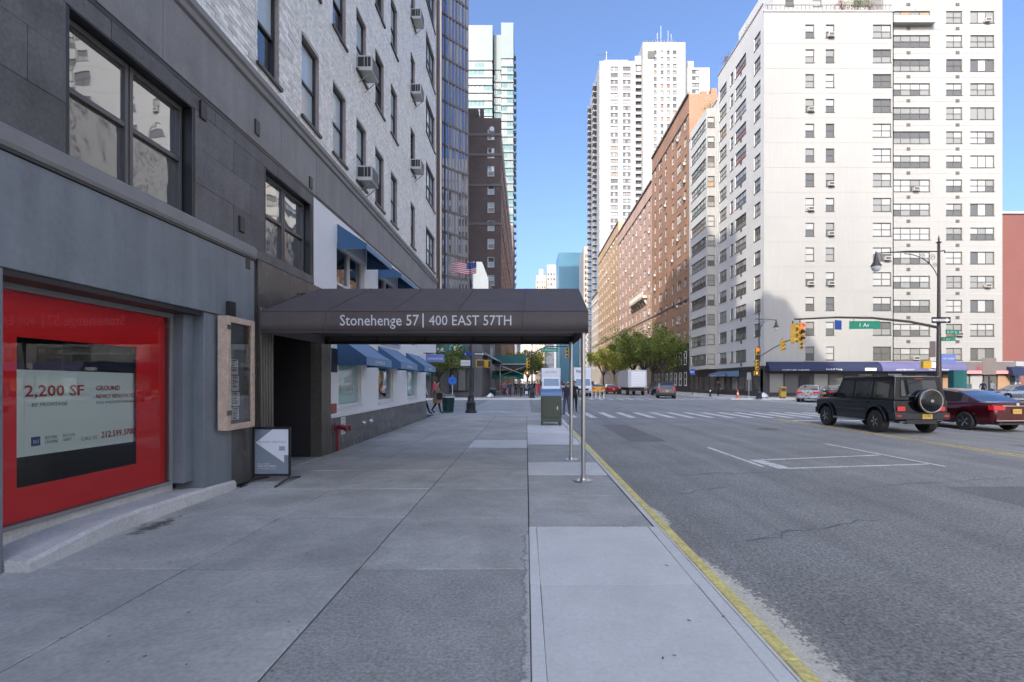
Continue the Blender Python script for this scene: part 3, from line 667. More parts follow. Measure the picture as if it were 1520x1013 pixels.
for tx, y, z, w, h, mt, bd in (('2,200 SF', 4.93, 1.473, .66, .134, m_redtxt, .012), ("80' FRONTAGE", 5.0, 1.39, .39, .04, m_greytxt, 0), ('GROUND', 5.75, 1.54, .34, .055, m_redtxt, .01), ('NEWLY RENOVATED', 5.75, 1.45, .58, .045, m_redtxt, .0), ('SPACE IMMEDIATELY AVAILABLE', 5.75, 1.385, .56, .03, m_greytxt, 0),
                      ('212.599.3700', 5.82, .99, .50, .075, m_redtxt, .012), ('CALL US', 5.56, .99, .2, .04, m_greytxt, 0), ('RETAIL', 5.14, 1.055, .14, .03, m_greytxt, 0), ('LEASING', 5.14, 1.01, .14, .03, m_greytxt, 0), ('EXCLUSIVE', 5.34, 1.055, .14, .03, m_greytxt, 0), ('AGENT', 5.34, 1.01, .1, .03, m_greytxt, 0)):
    text('lettering', tx, mt, (-.065, y, z), EAST, w, h, sw, 'LEFT', .002, bd, world=False)
SW(MB().box(X0-.069, X0-.064, 5.0, 5.09, 1.0, 1.09), 'logo', M('logo_blue', (.02, .10, .30), .5)); text('lettering', 'RKF', m_signw, (-.062, 5.015, 1.025), EAST, .06, .035, sw, 'LEFT', .001, world=False)
# stone piers, fluted bronze trim and the entrance
for a, b, c, d in ((7.725, 8.47, .02, 1.3), (7.725, 8.47, 1.305, 2.75), (7.725, 8.47, 2.755, 3.62)): LB_(MB().box(XW-.3, XW-.035, a, b, c, d), 'stone', m_dgran) if d < 2.6 else LB_(MB().box(XW-.3, XW-.035 if b > 8.3 else XW-.05, max(a, 7.725), b, c, min(d, 3.62)), 'stone', m_dgran)
def flutes(y0, y1, z1):
    n = 5; w = (y1-y0)/n
    LB_(MB().box(XW-.2, XW-.01, y0, y1, 0, z1), 'pilaster', m_bronze)
    for i in range(n): LB_(MB().box(XW-.012, XW+.05, y0+i*w+.012, y0+(i+1)*w-.02, .02, z1), 'flute', m_bronze, bevel=.01)
flutes(8.48, 8.93, 2.9); flutes(11.02, 11.55, 2.9)
for i, (a, b) in enumerate(((8.48, 9.6), (9.605, 10.70), (10.705, 11.55))): LB_(MB().box(XW-.3, XW-.0, a, b-.003, 2.905, 3.695), 'header_stone', m_dgran)
e = MB(); e.box(XW-2.1, XW-2.0, 8.7, 11.2, 0, 2.9); e.box(XW-2.0, XW-.2, 8.80, 8.88, 0, 2.9); e.box(XW-2.0, XW-.2, 11.05, 11.12, 0, 2.9); e.box(XW-2.0, XW-.01, 8.93, 11.02, 2.82, 2.9); LB_(e, 'entrance_lining', m_dstore)
LB_(MB().box(XW-2, XW-.01, 8.93, 11.02, -.02, .004), 'entrance_floor', m_conc_d)
dr = MB(); dr.box(XW-1.9, XW-1.84, 9.1, 9.98, .01, 2.2); dr = LB_(dr, 'door', m_black, bevel=.004)
dr2 = LB_(MB().box(XW-1.9, XW-1.84, 10.0, 10.9, .01, 2.2), 'door', m_black, bevel=.004)
LB_(MB().tube((XW-1.78, 9.93, .8), (XW-1.78, 9.93, 1.5), .015), 'door_handle', m_chrome); LB_(MB().tube((XW-1.78, 10.06, .8), (XW-1.78, 10.06, 1.5), .015), 'door_handle', m_chrome)
# white painted shop beyond the entrance
gw = [(12.12, 1.02, 13.8, 2.62), (15.4, 1.02, 17.1, 2.62), (19.15, 1.02, 20.8, 2.62)]
uw = [(12.0, 3.05, 14.05, 4.95), (15.35, 3.05, 17.4, 4.95), (18.8, 3.05, 20.8, 4.95)]
wl_ = wall_grid(11.56, 22.65, .84, 3.0, gw, .16).mesh('painted_wall', m_white); put(wl_, 'painted_wall', B, (XW, 0, 0), E90)
wl_ = wall_grid(10.70, 25.2, 3.0, 5.56, uw, .16).mesh('painted_wall', m_white); put(wl_, 'painted_wall', B, (XW, 0, 0), E90)
c = MB(); c.box(-6.5, XW-.003, 22.6, 22.65, .84, 3.0); c.box(-6.55, XW-.002, 22.66, 25.19, 2.98, 3.0); c.box(-6.6, -6.5, 22.65, 25.18, 0, 3.0); c.box(-26, -6.5, 25.05, 25.1, 0, 3.0); LB_(c, 'recessed_corner', m_white)
LB_(MB().box(XW-.3, XW-.0, 10.62, 10.698, 3.86, 5.55), 'window_jamb', m_black)
y = 11.56
while y < 22.6:
    y1 = min(y+1.85, 22.66)
    LB_(MB().box(XW-.2, XW+.03+R.uniform(-.002, .002), y+.003, y1-.003, 0, .40), 'granite_panel', m_dgran); LB_(MB().box(XW-.2, XW+.03, y+.003, y1-.003, .405, .80), 'granite_panel', m_dgran); y = y1
LB_(MB().box(XW-.2, XW+.06, 11.56, 22.68, .803, .84), 'sill', m_wtrim); LB_(MB().box(-6.5, XW-.17, 22.6, 22.668, 0, .84), 'granite_panel', m_dgran)
m_sh_int = M('pale_shop_interior', (.55, .76, .74), .8, var=.3, vs=1.2); m_sh_int2 = M('yellow_grey_shop_interior', (.62, .60, .45), .8, var=.4, vs=2)  # pale colours stand in for the indoor light of the shops
for k, (a, z0, b, z1) in enumerate(gw):
    f = MB(); X = XW-.12
    for q_ in ((a, a+.05, z0, z1), (b-.05, b, z0, z1), (a+.051, b-.051, z0, z0+.06), (a+.051, b-.051, z1-.05, z1)): f.box(X-.03, X+.06, *q_)
    fo = LB_(f, 'shop_window', m_wtrim, bevel=.004)
    def sub(mb, nm, mt): mb.v = [(x-XW, y, z) for x, y, z in mb.v]; return mb.build(nm, mt, fo, world=False)
    sub(MB().poly([(X, a, z0), (X, b, z0), (X, b, z1), (X, a, z1)]), 'pane', m_g_teal if k != 1 else m_g_shop)
    LB_(MB().box(X-.5, X-.45, a-.3, b+.3, z0-.3, z1+.2), 'shop_interior', m_sh_int if k != 1 else m_sh_int2)
    LB_(MB().box(X-.45, X-.1, a-.3, b+.3, z0-.1, z0-.04), 'display_shelf', m_sh_int)
    LB_(MB().box(XW-.03, XW+.05, a-.06, b+.06, z0-.06, z0-.002), 'sill', m_wtrim)
    if k == 0:
        text('window_script', 'only', m_signw, (XW-.11, a+.75, z0+.52), EAST, .55, .30, B, 'LEFT'); text('window_script', 'mercury', m_signw, (XW-.11, a+.45, z0+.24), EAST, 1.0, .30, B, 'LEFT')
        LB_(MB().box(X-.25, X-.22, a+1.0, a+1.45, z0+.75, z0+1.25), 'display_board', M('pale_blue_board', (.35, .5, .65), .6))
    if k == 1:
        for j in range(3): LB_(MB().box(X-.42, X-.2, a+.2+j*.5, a+.55+j*.5, z0+.5, z0+.78), 'display_goods', M('mustard_goods', (.55, .33, .04), .7))
    if k == 2:
        for j in range(4): LB_(MB().tube((X-.3, a+.3+j*.35, z0), (X-.3, a+.3+j*.35, z0+.5+.1*(j % 2)), .06, .04, 8), 'display_goods', m_signw)
for k, (a, z0, b, z1) in enumerate(uw):
    f = MB(); X = XW-.12
    for q_ in ((a, a+.05, z0, z1), (b-.05, b, z0, z1), (a+.051, b-.051, z0, z0+.06), (a+.051, b-.051, z1-.05, z1), ((a+b)/2-.03, (a+b)/2+.03, z0+.061, z1-.051)): f.box(X-.03, X+.06, *q_)
    f.box(X-.03, X+.05, a+.051, (a+b)/2-.031, z0+.95, z0+1.0); f.box(X-.03, X+.05, (a+b)/2+.031, b-.051, z0+.95, z0+1.0)
    fo = LB_(f, 'window', m_wtrim); mb = MB().poly([(X, a, z0), (X, b, z0), (X, b, z1), (X, a, z1)]); mb.v = [(x-XW, y, z) for x, y, z in mb.v]; mb.build('pane', m_g_dark, fo, world=False)
def awning(y0, y1, zt, zb, val, txt=None):
    xo = XW+.70; zf = zb+val
    ends = MB()
    for y in (y0, y1): ends.poly([(XW+.005, y, zb), (XW+.005, y, zt), (xo, y, zf), (xo, y, zb)])
    a = LB_(ends, 'awning', m_awn)
    def sub(mb, nm, mt): mb.v = [(x-XW, y, z) for x, y, z in mb.v]; return mb.build(nm, mt, a, world=False)
    n = 6; s = MB()
    for i in range(n):
        t0, t1 = i/n, (i+1)/n; f = lambda t: (XW+.006+(xo-XW-.006)*t, zt+(zf-zt)*t-.03*math.sin(t*math.pi))
        (xa, za), (xb, zb_) = f(t0), f(t1); s.poly([(xa, y0-.01, za+.004), (xb, y0-.01, zb_+.004), (xb, y1+.01, zb_+.004), (xa, y1+.01, za+.004)])
    s.poly([(xo+.004, y0-.01, zb), (xo+.004, y1+.01, zb), (xo+.004, y1+.01, zf), (xo+.004, y0-.01, zf)]); sub(s, 'canvas', m_awn_l)
    sub(MB().tube((xo-.03, y0, zb+.02), (xo-.03, y1, zb+.02), .012, n=6).tube((XW+.02, y0+.02, zt-.3), (xo-.03, y0+.02, zb+.02), .012, n=6).tube((XW+.02, y1-.02, zt-.3), (xo-.03, y1-.02, zb+.02), .012, n=6), 'awning_frame', m_corn)
    if txt: text('lettering', txt, m_signw, (xo+.006-XW, (y0+y1)/2, zb+.05), EAST, .9, .08, a, world=False)
for a, b in ((12.03, 14.25), (15.35, 17.65), (18.9, 21.2)): awning(a, b, 2.72, 2.04, .19, 'COMMERCIAL'); awning(a, b, 5.4, 4.8, .13)
LB_(MB().box(XW+.01, XW+.05, 15.1, 17.9, 2.80, 3.02), 'shop_sign', M('pale_blue_sign_board', (.42, .5, .62), .5)); text('lettering', 'COMMERCIAL BANK', m_blue, (XW+.055, 16.5, 2.86), EAST, 2.2, .11, B)
LB_(MB().box(XW, XW+.02, 11.66, 12.0, 1.86, 2.42), 'plaque', m_black, bevel=.003); LB_(MB().box(XW, XW+.02, 11.62, 11.95, .9, 1.13), 'plaque', M('brick_red_plaque', (.3, .09, .07), .6))
nt = LB_(MB().box(XW+.032, XW+.037, 12.18, 12.48, .36, .78), 'notice', m_signw)
for i in range(4): text('lettering', ('NO', 'STANDING', 'FIRE', 'DEPT')[i], m_redtxt, (XW+.038, 12.33, .69-i*.1), EAST, .22, .06, B)
for y in (13.9, 14.55): LB_(MB().lathe([(0, .05), (.05, .05), (.055, .02), (.07, 0)], (XW+.03, y, .52), 14, axis='x'), 'pipe_cap', m_chrome, smooth=True)
# rooftop: the attic storeys give the skyline its step
LB_(MB().box(-26, XW-.35, -4.05, 25.2, 68, 68.4), 'parapet', m_corn)
rb = thing('tower_block', 'tall plain apartment block behind the camera on the shopfront side', 'building', (XW, -24, 0))
MB().box(-26, XW, -33, -15, 0, 61).build('wall', m_bwall, rb); MB().box(-24, -7, -31, -17, 61, 63).build('parapet', m_corn, rb)
for k in range(16):
    for j in range(4): window(rb, (XW+.05, -31+j*4.3, 5+k*3.3), E90, 1.4, 1.6, 1, 2, .06, m_frame, [m_g_blue, m_g_dark], (0,), .0)
# ------------------------------------------------------------------ buildings across the avenue
XR = 25.9
def facade(parent, loc, rotz, L, z0, z1, holes, mt, depth=.14, name='wall', rev=None):
    me = wall_grid(0, L, z0, z1, holes, depth).mesh(name, [mt]); return put(me, name, parent, (loc[0], loc[1], 0), rotz)
PV = [(0, 0), (0, 1), (1, 1), (2, 0), (0, 2), (2, 1), (2, 2), (0, 1, 2, 1), (0, 1, 0, 2), (2, 2, 2, 1), (1, 1, 1, 1, 0, 2), (3, 2, 3, 3), (4, 2)]
def pv(i, j, seed=0):
    r = random.Random(i*131+j*17+seed*977); v = r.choice(PV[:11] if r.random() < .95 else PV[11:]); return tuple(v)
# --- white corner building, ground 55 m away
A = thing('corner_apartment_building', 'tall white brick apartment block on the far right corner with blue shop awnings', 'building', (XR, 55, 0))
m_wjoint = M('white_brick_joint', (.30, .285, .265), .8)
fl = 2.697
def zrow(k): return 4.74+fl*k-.72
H1 = []; H2 = []
for k in range(14):
    for (a, b) in ((30.4, 31.36), (32.62, 33.55), (37.75, 39.75)): H1.append((a-XR, zrow(k), b-XR, zrow(k)+1.45))
for k in range(17):
    for j, (a, b) in enumerate(((40.95, 45.25), (47.05, 48.85), (49.75, 52.45))): H2.append((a-40.0, zrow(k)+.05, b-40.0, zrow(k)+1.4))
X2 = 53.35
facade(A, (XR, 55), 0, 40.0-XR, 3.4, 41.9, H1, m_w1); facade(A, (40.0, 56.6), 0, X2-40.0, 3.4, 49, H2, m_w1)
for i, h in enumerate(H1): window(A, (XR+h[0], 55, h[1]), 0, h[2]-h[0], 1.45, 1 if i % 3 < 2 else 2, 2, .06, None, None, pv(i, 1))
for i, h in enumerate(H2): window(A, (40+h[0], 56.6, h[1]), 0, h[2]-h[0], 1.35, (4, 2, 3)[i % 3], 2 if i % 3 < 2 or i % 2 else 1, .06, None, None, pv(i, 2))
acw = MB().box(-.3, .3, -.35, .0, 0, .40).box(-.26, .26, -.355, -.351, .06, .34, 1).mesh('window_unit', [m_coping, m_wf])
for i, h in enumerate(H1+H2):
    if random.Random(i*3+1).random() < .13: put(acw, 'window_unit', A, ((XR if i < len(H1) else 40)+(h[0]+h[2])/2+(.0 if h[2]-h[0] < 1.2 else .45), 55 if i < len(H1) else 56.6, h[1]+.02))
vb = MB().box(0, .42, -.035, .02, 0, .34).mesh('vent_cover', m_wf)
for k in range(16):
    put(vb, 'vent_cover', A, (42.6, 56.6, zrow(k)-.75)); put(vb, 'vent_cover', A, (48.1, 56.6, zrow(k)-.75))
mb = MB()
for k in range(16): mb.box(40.02, X2, 56.575, 56.6, zrow(k)-.62, zrow(k)-.58)
mb.build('band', m_coping, A)
mb = MB()
for k in range(14): mb.box(XR+.02, 39.98, 54.988, 55.0, zrow(k)-.64, zrow(k)-.61)
mb.build('floor_joint', m_wjoint, A)
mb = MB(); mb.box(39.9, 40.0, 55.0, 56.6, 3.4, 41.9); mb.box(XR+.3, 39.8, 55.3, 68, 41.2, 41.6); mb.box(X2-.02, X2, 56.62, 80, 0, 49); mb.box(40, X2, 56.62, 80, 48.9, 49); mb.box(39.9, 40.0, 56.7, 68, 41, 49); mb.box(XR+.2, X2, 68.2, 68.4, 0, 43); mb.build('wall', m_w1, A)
cp = MB(); cp.box(XR-.08, 40.08, 54.92, 55.06, 41.905, 42.05); cp.box(XR-.08, XR+.06, 55.061, 68.2, 42.9, 43.05); cp.build('coping', m_coping, A)
rl = MB()
for i in range(30): rl.box(XR+.4+i*.46, XR+.44+i*.46, 55.08, 55.11, 42.05, 42.7)
rl.box(XR+.2, 39.9, 55.07, 55.12, 42.70, 42.75); rl.build('railing', m_wf, A)
PH = [(1.4, 42.4, 2.4, 43.9), (4.6, 42.4, 5.6, 43.9), (9.3, 42.4, 11.2, 43.9)]; PH += [(a, b+fl, c, d+fl) for a, b, c, d in PH]
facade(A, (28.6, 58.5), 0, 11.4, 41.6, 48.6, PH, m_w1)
for i, h in enumerate(PH): window(A, (28.6+h[0], 58.5, h[1]), 0, h[2]-h[0], 1.5, 1, 2, .06, None, None, pv(i, 3))
facade(A, (28.6, 68.0), W90, 9.5, 41.6, 48.6, [(6, 42.4, 8, 43.9)], m_w2); window(A, (28.6, 62.0, 42.4), W90, 2, 1.5, 2, 2, .06, None, None, (0,))
# side facade along the street: local x runs towards the camera
H3 = []; YE = 68.2
for k in range(14):
    for (a, b) in ((55.85, 57.4), (59.5, 62.6), (63.2, 64.1), (65.3, 67.7)): H3.append((YE-b, zrow(k), YE-a, zrow(k)+1.45))
H3 = [h for h in H3 if h[3] < 42]
facade(A, (XR, YE), W90, YE-55, 3.4, 42.9, H3, m_w2)
for i, h in enumerate(H3):
    w = h[2]-h[0]; window(A, (XR, YE-h[0], h[1]), W90, w, 1.45, 1 if w < 1 else (2 if w < 2 else 3), 2, .06, None, None, pv(i, 4))
    if i % 4 != 2: put(vb, 'vent_cover', A, (XR, YE-h[0]-w/2, h[1]-.5), W90) if i % 4 == 1 else None
# ground floor shops
sf = MB(); sf.box(XR+.05, X2, 55.25, 55.9, 0, 3.4); sf.box(XR+.05, XR+.9, 55.4, YE, 0, 3.4); sf.build('shopfront', m_dstore, A)
for k in range(9):
    a = 26.6+k*1.62
    if k in (2, 5): MB().box(a, a+1.1, 55.16, 55.24, .02, 2.25).build('shop_door', m_black, A, bevel=.01); continue
    MB().box(a, a+1.45, 55.15, 55.24, .5, 2.5).build('shop_window', (m_p_grey, m_p_dark, m_g_blue)[k % 3], A); MB().box(a-.05, a+1.5, 55.12, 55.249, .38, .49).build('sill', m_wf, A)
for k in range(8):
    a = 41+k*1.5; MB().box(a, a+1.3, 55.15, 55.24, .5, 2.4).build('shop_window', (m_p_grey, m_p_blind, m_p_dark, m_p_tan)[k % 4], A)
MB().box(40.0, X2, 55.26, 56.5, 3.4, 3.9).build('shop_roof', m_w1, A)
navy = M('navy_awning', (.010, .016, .05), .7, var=.08, vs=.8); lav = M('lavender_awning', (.105, .10, .20), .7, var=.08, vs=.8)
def shop_awning(x0, x1, y, mt, parent, zt=3.86, zb=2.78, d=1.0):
    pr = [(y, zb), (y, zt), (y-d*.35, zt-.08), (y-d*.75, zt-.35), (y-d, zb+.32), (y-d, zb)]; return MB().prism(pr, 'x', x0, x1).build('awning', mt, parent, smooth=True)
aw = shop_awning(XR+.2, 38.2, 55.14, navy, A); aw2 = shop_awning(38.22, 47.3, 55.13, lav, A)
AY = -1.03
for tx, x, w, h in (("HONEY'S DRY CLEANING", 28.9, 2.9, .14), ('Dandy & Young', 33.0, 1.7, .24)): text('lettering', tx, m_signw, (x, 55.14-1.012, 2.84), FRONT, w, h, aw.parent)
for tx, x, w, h in (('WINE MERCHANT', 40.6, 2.0, .16), ('The Deli House', 44.2, 2.2, .2)): text('lettering', tx, m_signw, (x, 55.13-1.012, 2.86), FRONT, w, h, aw.parent)
MB().box(36.3, 37.5, 54.08, 54.115, 2.83, 3.12).build('sign_panel', m_signw, A); MB().box(43.1, 43.9, 54.0, 54.1, 3.15, 3.7).build('sign_panel', m_signw, A)
MB().box(47.4, 52.9, 54.8, 55.1, 2.5, 2.85).build('sign_band', M('pale_red_sign', (.65, .25, .25), .5), A); text('lettering', 'Rossini', m_redtxt, (49.6, 54.75, 2.95), FRONT, 1.3, .5, A)
MB().box(47.4, 53.2, 55.0, 55.24, 2.86, 3.8).build('fascia', m_signb, A)
w_ = MB(); w_.box(53.4, 56.6, 55.1, 56.0, 3.35, 3.85); w_.box(53.4, 54.0, 55.2, 56.0, 0, 3.349); w_.box(56.0, 56.6, 55.2, 56.0, 0, 3.349); w_.build('side_gate', m_lb, A)
pr = [(55.1, 2.3), (55.1, 3.3), (54.7, 3.2), (54.35, 2.9), (54.2, 2.3)]; MB().prism(pr, 'x', 52.3, 53.9).build('awning', navy, A)
MB().prism([(XR, 2.3), (XR, 3.0), (XR-1.4, 2.65), (XR-1.4, 2.3)], 'y', 61.5, 68).build('awning', M('slate_blue_awning', (.06, .12, .20), .7), A); text('lettering', 'THE HARRISON TAILORING', m_signw, (XR-1.41, 64.8, 2.36), WEST, 5.2, .2, A)
for k in range(6): MB().box(XR-.03, XR+.02, 56+k*2.0, 57.5+k*2.0, .6, 2.2).build('shop_window', (m_p_dark, m_p_grey)[k % 2], A)
MB().box(XR-.02, XR+.04, 55.02, YE, 2.4 if 0 else 3.0, 3.398).build('fascia', m_dstore, A)
# --- white bay windowed building
A2 = thing('bay_window_building', 'narrower white apartment house with a column of projecting bay windows', 'building', (XR, 80.3, 0))
H4 = [(80.3-b, zrow(k), 80.3-a, zrow(k)+1.4) for k in range(13) for (a, b) in ((77.0, 78.9),)]
facade(A2, (XR, 80.3), W90, 80.3-68.42, 3.4, 39.8, H4, m_w2)
for i, h in enumerate(H4): window(A2, (XR, 80.3-h[0], h[1]), W90, h[2]-h[0], 1.4, 2, 2, .06, None, None, pv(i, 5))
xb = XR-1.25
Hb = [(.3, zrow(k), 6.5, zrow(k)+1.45) for k in range(13)]; He = [(.12, zrow(k), 1.1, zrow(k)+1.45) for k in range(13)]
facade(A2, (xb, 75.8), W90, 6.8, 3.4, 39.0, Hb, m_w2, name='bay_front'); facade(A2, (xb, 69.0), 0, 1.24, 3.4, 39.0, He, m_w1, name='bay_end')
for k in range(13):
    window(A2, (xb, 75.5, zrow(k)), W90, 6.2, 1.45, 5, 2, .07, None, None, pv(k, 6)); window(A2, (xb+.12, 69.0, zrow(k)), 0, .98, 1.45, 1, 2, .07, None, None, pv(k, 7))
mb = MB(); mb.box(xb+.2, XR+6, 69.2, 75.6, 38.9, 39.0); mb.box(XR+.2, XR+9, 68.45, 80.2, 39.2, 39.5); mb.box(XR+.05, XR+.8, 68.5, 80.2, 0, 3.4); mb.box(XR+8.8, XR+9, 68.45, 80.2, 0, 39.8); mb.box(XR+.02, XR+9, 80.22, 80.28, 3, 39.8); mb.box(XR+.02, XR+9, 68.43, 68.47, 3, 39.8); mb.build('wall', m_w2, A2)
MB().box(XR-.04, XR+.3, 68.42, 80.3, .0, 3.39).build('shopfront', m_dstore, A2); MB().box(XR-.1, XR+.1, 68.42, 80.3, 39.805, 40.0).build('coping', m_coping, A2)
for k in range(5): MB().box(XR-.09, XR-.045, 69.2+k*2.2, 70.8+k*2.2, .5, 2.4).build('shop_window', m_p_dark, A2)
acm = MB().box(-.3, .3, -.35, .0, 0, .42).box(-.26, .26, -.355, -.351, .06, .36, 1).mesh('window_unit', [m_coping, m_wf])
# --- brick row of the north side
def brick_house(y0, y1, h, mt, cols, fh, name, label, depth=6.0, base=0, mtb=None, win=(1.5, 1.55), z0=3.9, seed=0, capm=None, rows=None, fm=None):
    b = thing(name, label, 'building', (XR, y1, 0)); n = int((h-z0-2.2)/fh)+1; H = []
    for k in range(n):
        for ci, c in enumerate(cols): ww = win[0]*(1.35 if ci % 3 == 1 else .8); H.append((y1-c-ww/2, z0+fh*k, y1-c+ww/2, z0+fh*k+win[1]))
    facade(b, (XR, y1), W90, y1-y0, base, h, H, mt)
    for i, hh in enumerate(H): window(b, (XR, y1-hh[0], hh[1]), W90, hh[2]-hh[0], win[1], 1 if hh[2]-hh[0] < 1.6 else 2, 2, .09, fm or m_coping, None, pv(i, 8+seed), .12, True)
    s = MB(); s.box(XR+.02, XR+depth, y0+.01, y0+.05, 0, h); s.box(XR+depth-.05, XR+depth, y0+.06, y1, 0, h); s.box(XR+.2, XR+depth, y0+.1, y1-.06, h-.6, h-.4); s.box(XR+.02, XR+depth, y1-.05, y1-.01, 0, h); s.build('flank_wall', mt, b)
    for i, hh in enumerate(H):
        if random.Random(i*7+seed).random() < .16: put(acm, 'window_unit', b, (XR, y1-hh[0]-.35, hh[1]), W90)
    s = MB(); s.box(XR-.25, XR+.1, y0, y1, h, h+.35); s.build('cornice', capm or m_band, b)
    for za in (h-3.1, 14.9): MB().box(XR-.12, XR+.05, y0, y1, za, za+.2).build('string_course', capm or m_band, b)
    if base: MB().box(XR-.06, XR+.2, y0+.01, y1-.01, 0, base).build('base', mtb, b)
    return b
hb = brick_house(80.35, 103.9, 47.4, m_bor, (82.2, 85.6, 89.1, 93.6, 97.4, 101.2), 2.83, 'brick_apartment_building', 'tall orange brick apartment block right beyond the white bay windowed house', 5.6, 7.8, m_dstore, z0=8.6)
for k in range(8):
    for r in range(2): window(hb, (XR-.07, 82.6+k*2.7, 1.0+r*3.4), W90, 1.3, 2.2, 1, 2, .16, m_wtrim, None, (0,), .0, True)
for k in range(3): MB().box(XR+.5+k*1.6, XR+1.4+k*1.6, 80.8, 82, 46, 47.6+k*.5).build('roof_housing', m_bor, hb)
b2 = brick_house(103.95, 141.8, 43.0, m_bpk, tuple(106+i*4.1 for i in range(9)), 2.85, 'pink_brick_building', 'pinkish brick apartment block with a stone balcony, second in the brick row', 8, 6, m_lstone, z0=7.2, seed=1)
s = MB(); s.box(XR-1.0, XR-.05, 108, 122, 19.6, 20.1); s.box(XR-1.0, XR-.85, 108, 122, 21.2, 21.5)
for i in range(18): s.box(XR-.98, XR-.87, 108.2+i*.8, 108.45+i*.8, 20.101, 21.199)
for i in range(6): s.prism([(XR-.05, 18.2), (XR-.05, 19.6), (XR-.9, 19.6)], 'y', 108.6+i*2.5, 109.0+i*2.5)
s.build('balcony', m_lstone, b2)
b3 = brick_house(141.85, 181.5, 46.5, m_bor2, tuple(144.5+i*4.4 for i in range(9)), 2.9, 'tan_brick_building', 'tan brick apartment block at the far end of the brick row', 10, 6, m_lstone, z0=7.4, seed=2)
b4 = brick_house(181.55, 200, 34, m_beige, tuple(184+i*4. for i in range(4)), 3.1, 'low_beige_building', 'lower beige house beyond the brick row', 12, 5, m_lstone, z0=6.4, seed=3)
# --- white tower
T = thing('white_tower', 'very tall white apartment tower with balconies above the brick row', 'building', (30.5, 210, 0))
ft = 2.745; TH = [(a-30.5, 2+ft*k, b-30.5, 2+ft*k+1.6) for k in range(16, 48) for (a, b) in ((35.1, 38.1), (40.2, 43.4))]
TH0 = [(a-30.5, 2+ft*k, b-30.5, 2+ft*k+1.6) for k in range(2, 16) for (a, b) in ((35.1, 38.1), (40.2, 43.4))]
facade(T, (30.5, 210), 0, 15.0, 0, 135, TH0+TH, m_tw, .3)
for i, h in enumerate(TH0+TH): window(T, (30.5+h[0], 210, h[1]), 0, h[2]-h[0], 1.6, 3, 1, .16, m_wf, None, pv(i, 20), .25, True)
TM = [(a-48.0, 2+ft*k, b-48.0, 2+ft*k+1.5) for k in range(22, 50) for (a, b) in ((52.6, 53.7), (55.4, 56.5), (58.0, 59.1), (60.4, 61.9))]
facade(T, (48.0, 208), 0, 17.6, 0, 141.4, TM, m_tw, .3)
for i, h in enumerate(TM): window(T, (48+h[0], 208, h[1]), 0, h[2]-h[0], 1.5, 1, 1, .16, m_wf, None, pv(i, 21), .25, True)
TR = [(4.0, 2+ft*k, 7.0, 2+ft*k+1.5) for k in range(34, 48)]
facade(T, (65.6, 212), 0, 11.6, 0, 133.5, TR, m_tw, .3)
for i, h in enumerate(TR): window(T, (65.6+h[0], 212, h[1]), 0, 3, 1.5, 2, 1, .16, m_wf, None, pv(i, 22), .25, True)
s = MB(); s.box(45.5, 47.99, 211.4, 212, 0, 138); s.box(30.5, 30.6, 210.01, 250, 0, 135); s.box(47.98, 48.0, 208.01, 240, 0, 141.4); s.box(65.58, 65.6, 208.01, 240, 0, 141.4); s.box(77.1, 77.2, 212, 240, 0, 133.5); s.box(30.6, 77, 249, 250, 0, 133)
s.box(31, 65.5, 211, 249, 134, 134.6); s.box(66, 77, 213, 240, 133, 133.4); s.box(48.1, 65.5, 208.4, 240, 140.6, 141.2); s.box(33, 43, 214, 225, 135, 138); s.box(66, 71, 214, 225, 133, 137.5); s.build('wall', m_tw, T)
MB().box(50.0, 52.9, 207.7, 207.99, 134.8, 137.6).build('louvre', m_wf, T)
bal = MB().box(0, 2.4, -1.1, 0, 0, .15).box(0, 2.4, -1.1, -1.02, .151, 1.1).box(.02, 2.38, -.03, .0, .5, 2.3, 1).mesh('balcony', [m_tw, m_p_dark])
bal2 = MB().box(0, 4, -1.6, 0, 0, .15).box(0, 4, -1.6, -1.5, .151, 1.1).box(.02, 3.9, -.03, .0, .4, 2.3, 1).mesh('balcony', [m_tw, m_p_dark])
for k in range(17, 48): put(bal, 'balcony', T, (45.55, 211.4, ft*k+.4)); 
for k in range(3, 48): put(bal2, 'balcony', T, (30.5, 222, ft*k+.4), W90); put(bal2, 'balcony', T, (30.5, 240, ft*k+.4), W90)
at = MB()
for x, h in ((55, 148), (56.5, 151), (59.5, 149), (60.8, 147.5)): at.tube((x, 212, 141), (x, 212, h), .12, n=5)
at.tube((48.5, 208.5, 142.6), (62, 208.5, 142.6), .12, n=5)
for i in range(12): at.tube((48.6+i*1.2, 208.5, 141.4), (48.6+i*1.2, 208.5, 142.6), .08, n=4)
at.tube((29.5, 214, 140), (36, 214, 140.3), .15, n=5).tube((34, 214, 135), (34, 214, 141.5), .15, n=5); at.build('aerial', m_steel, T)
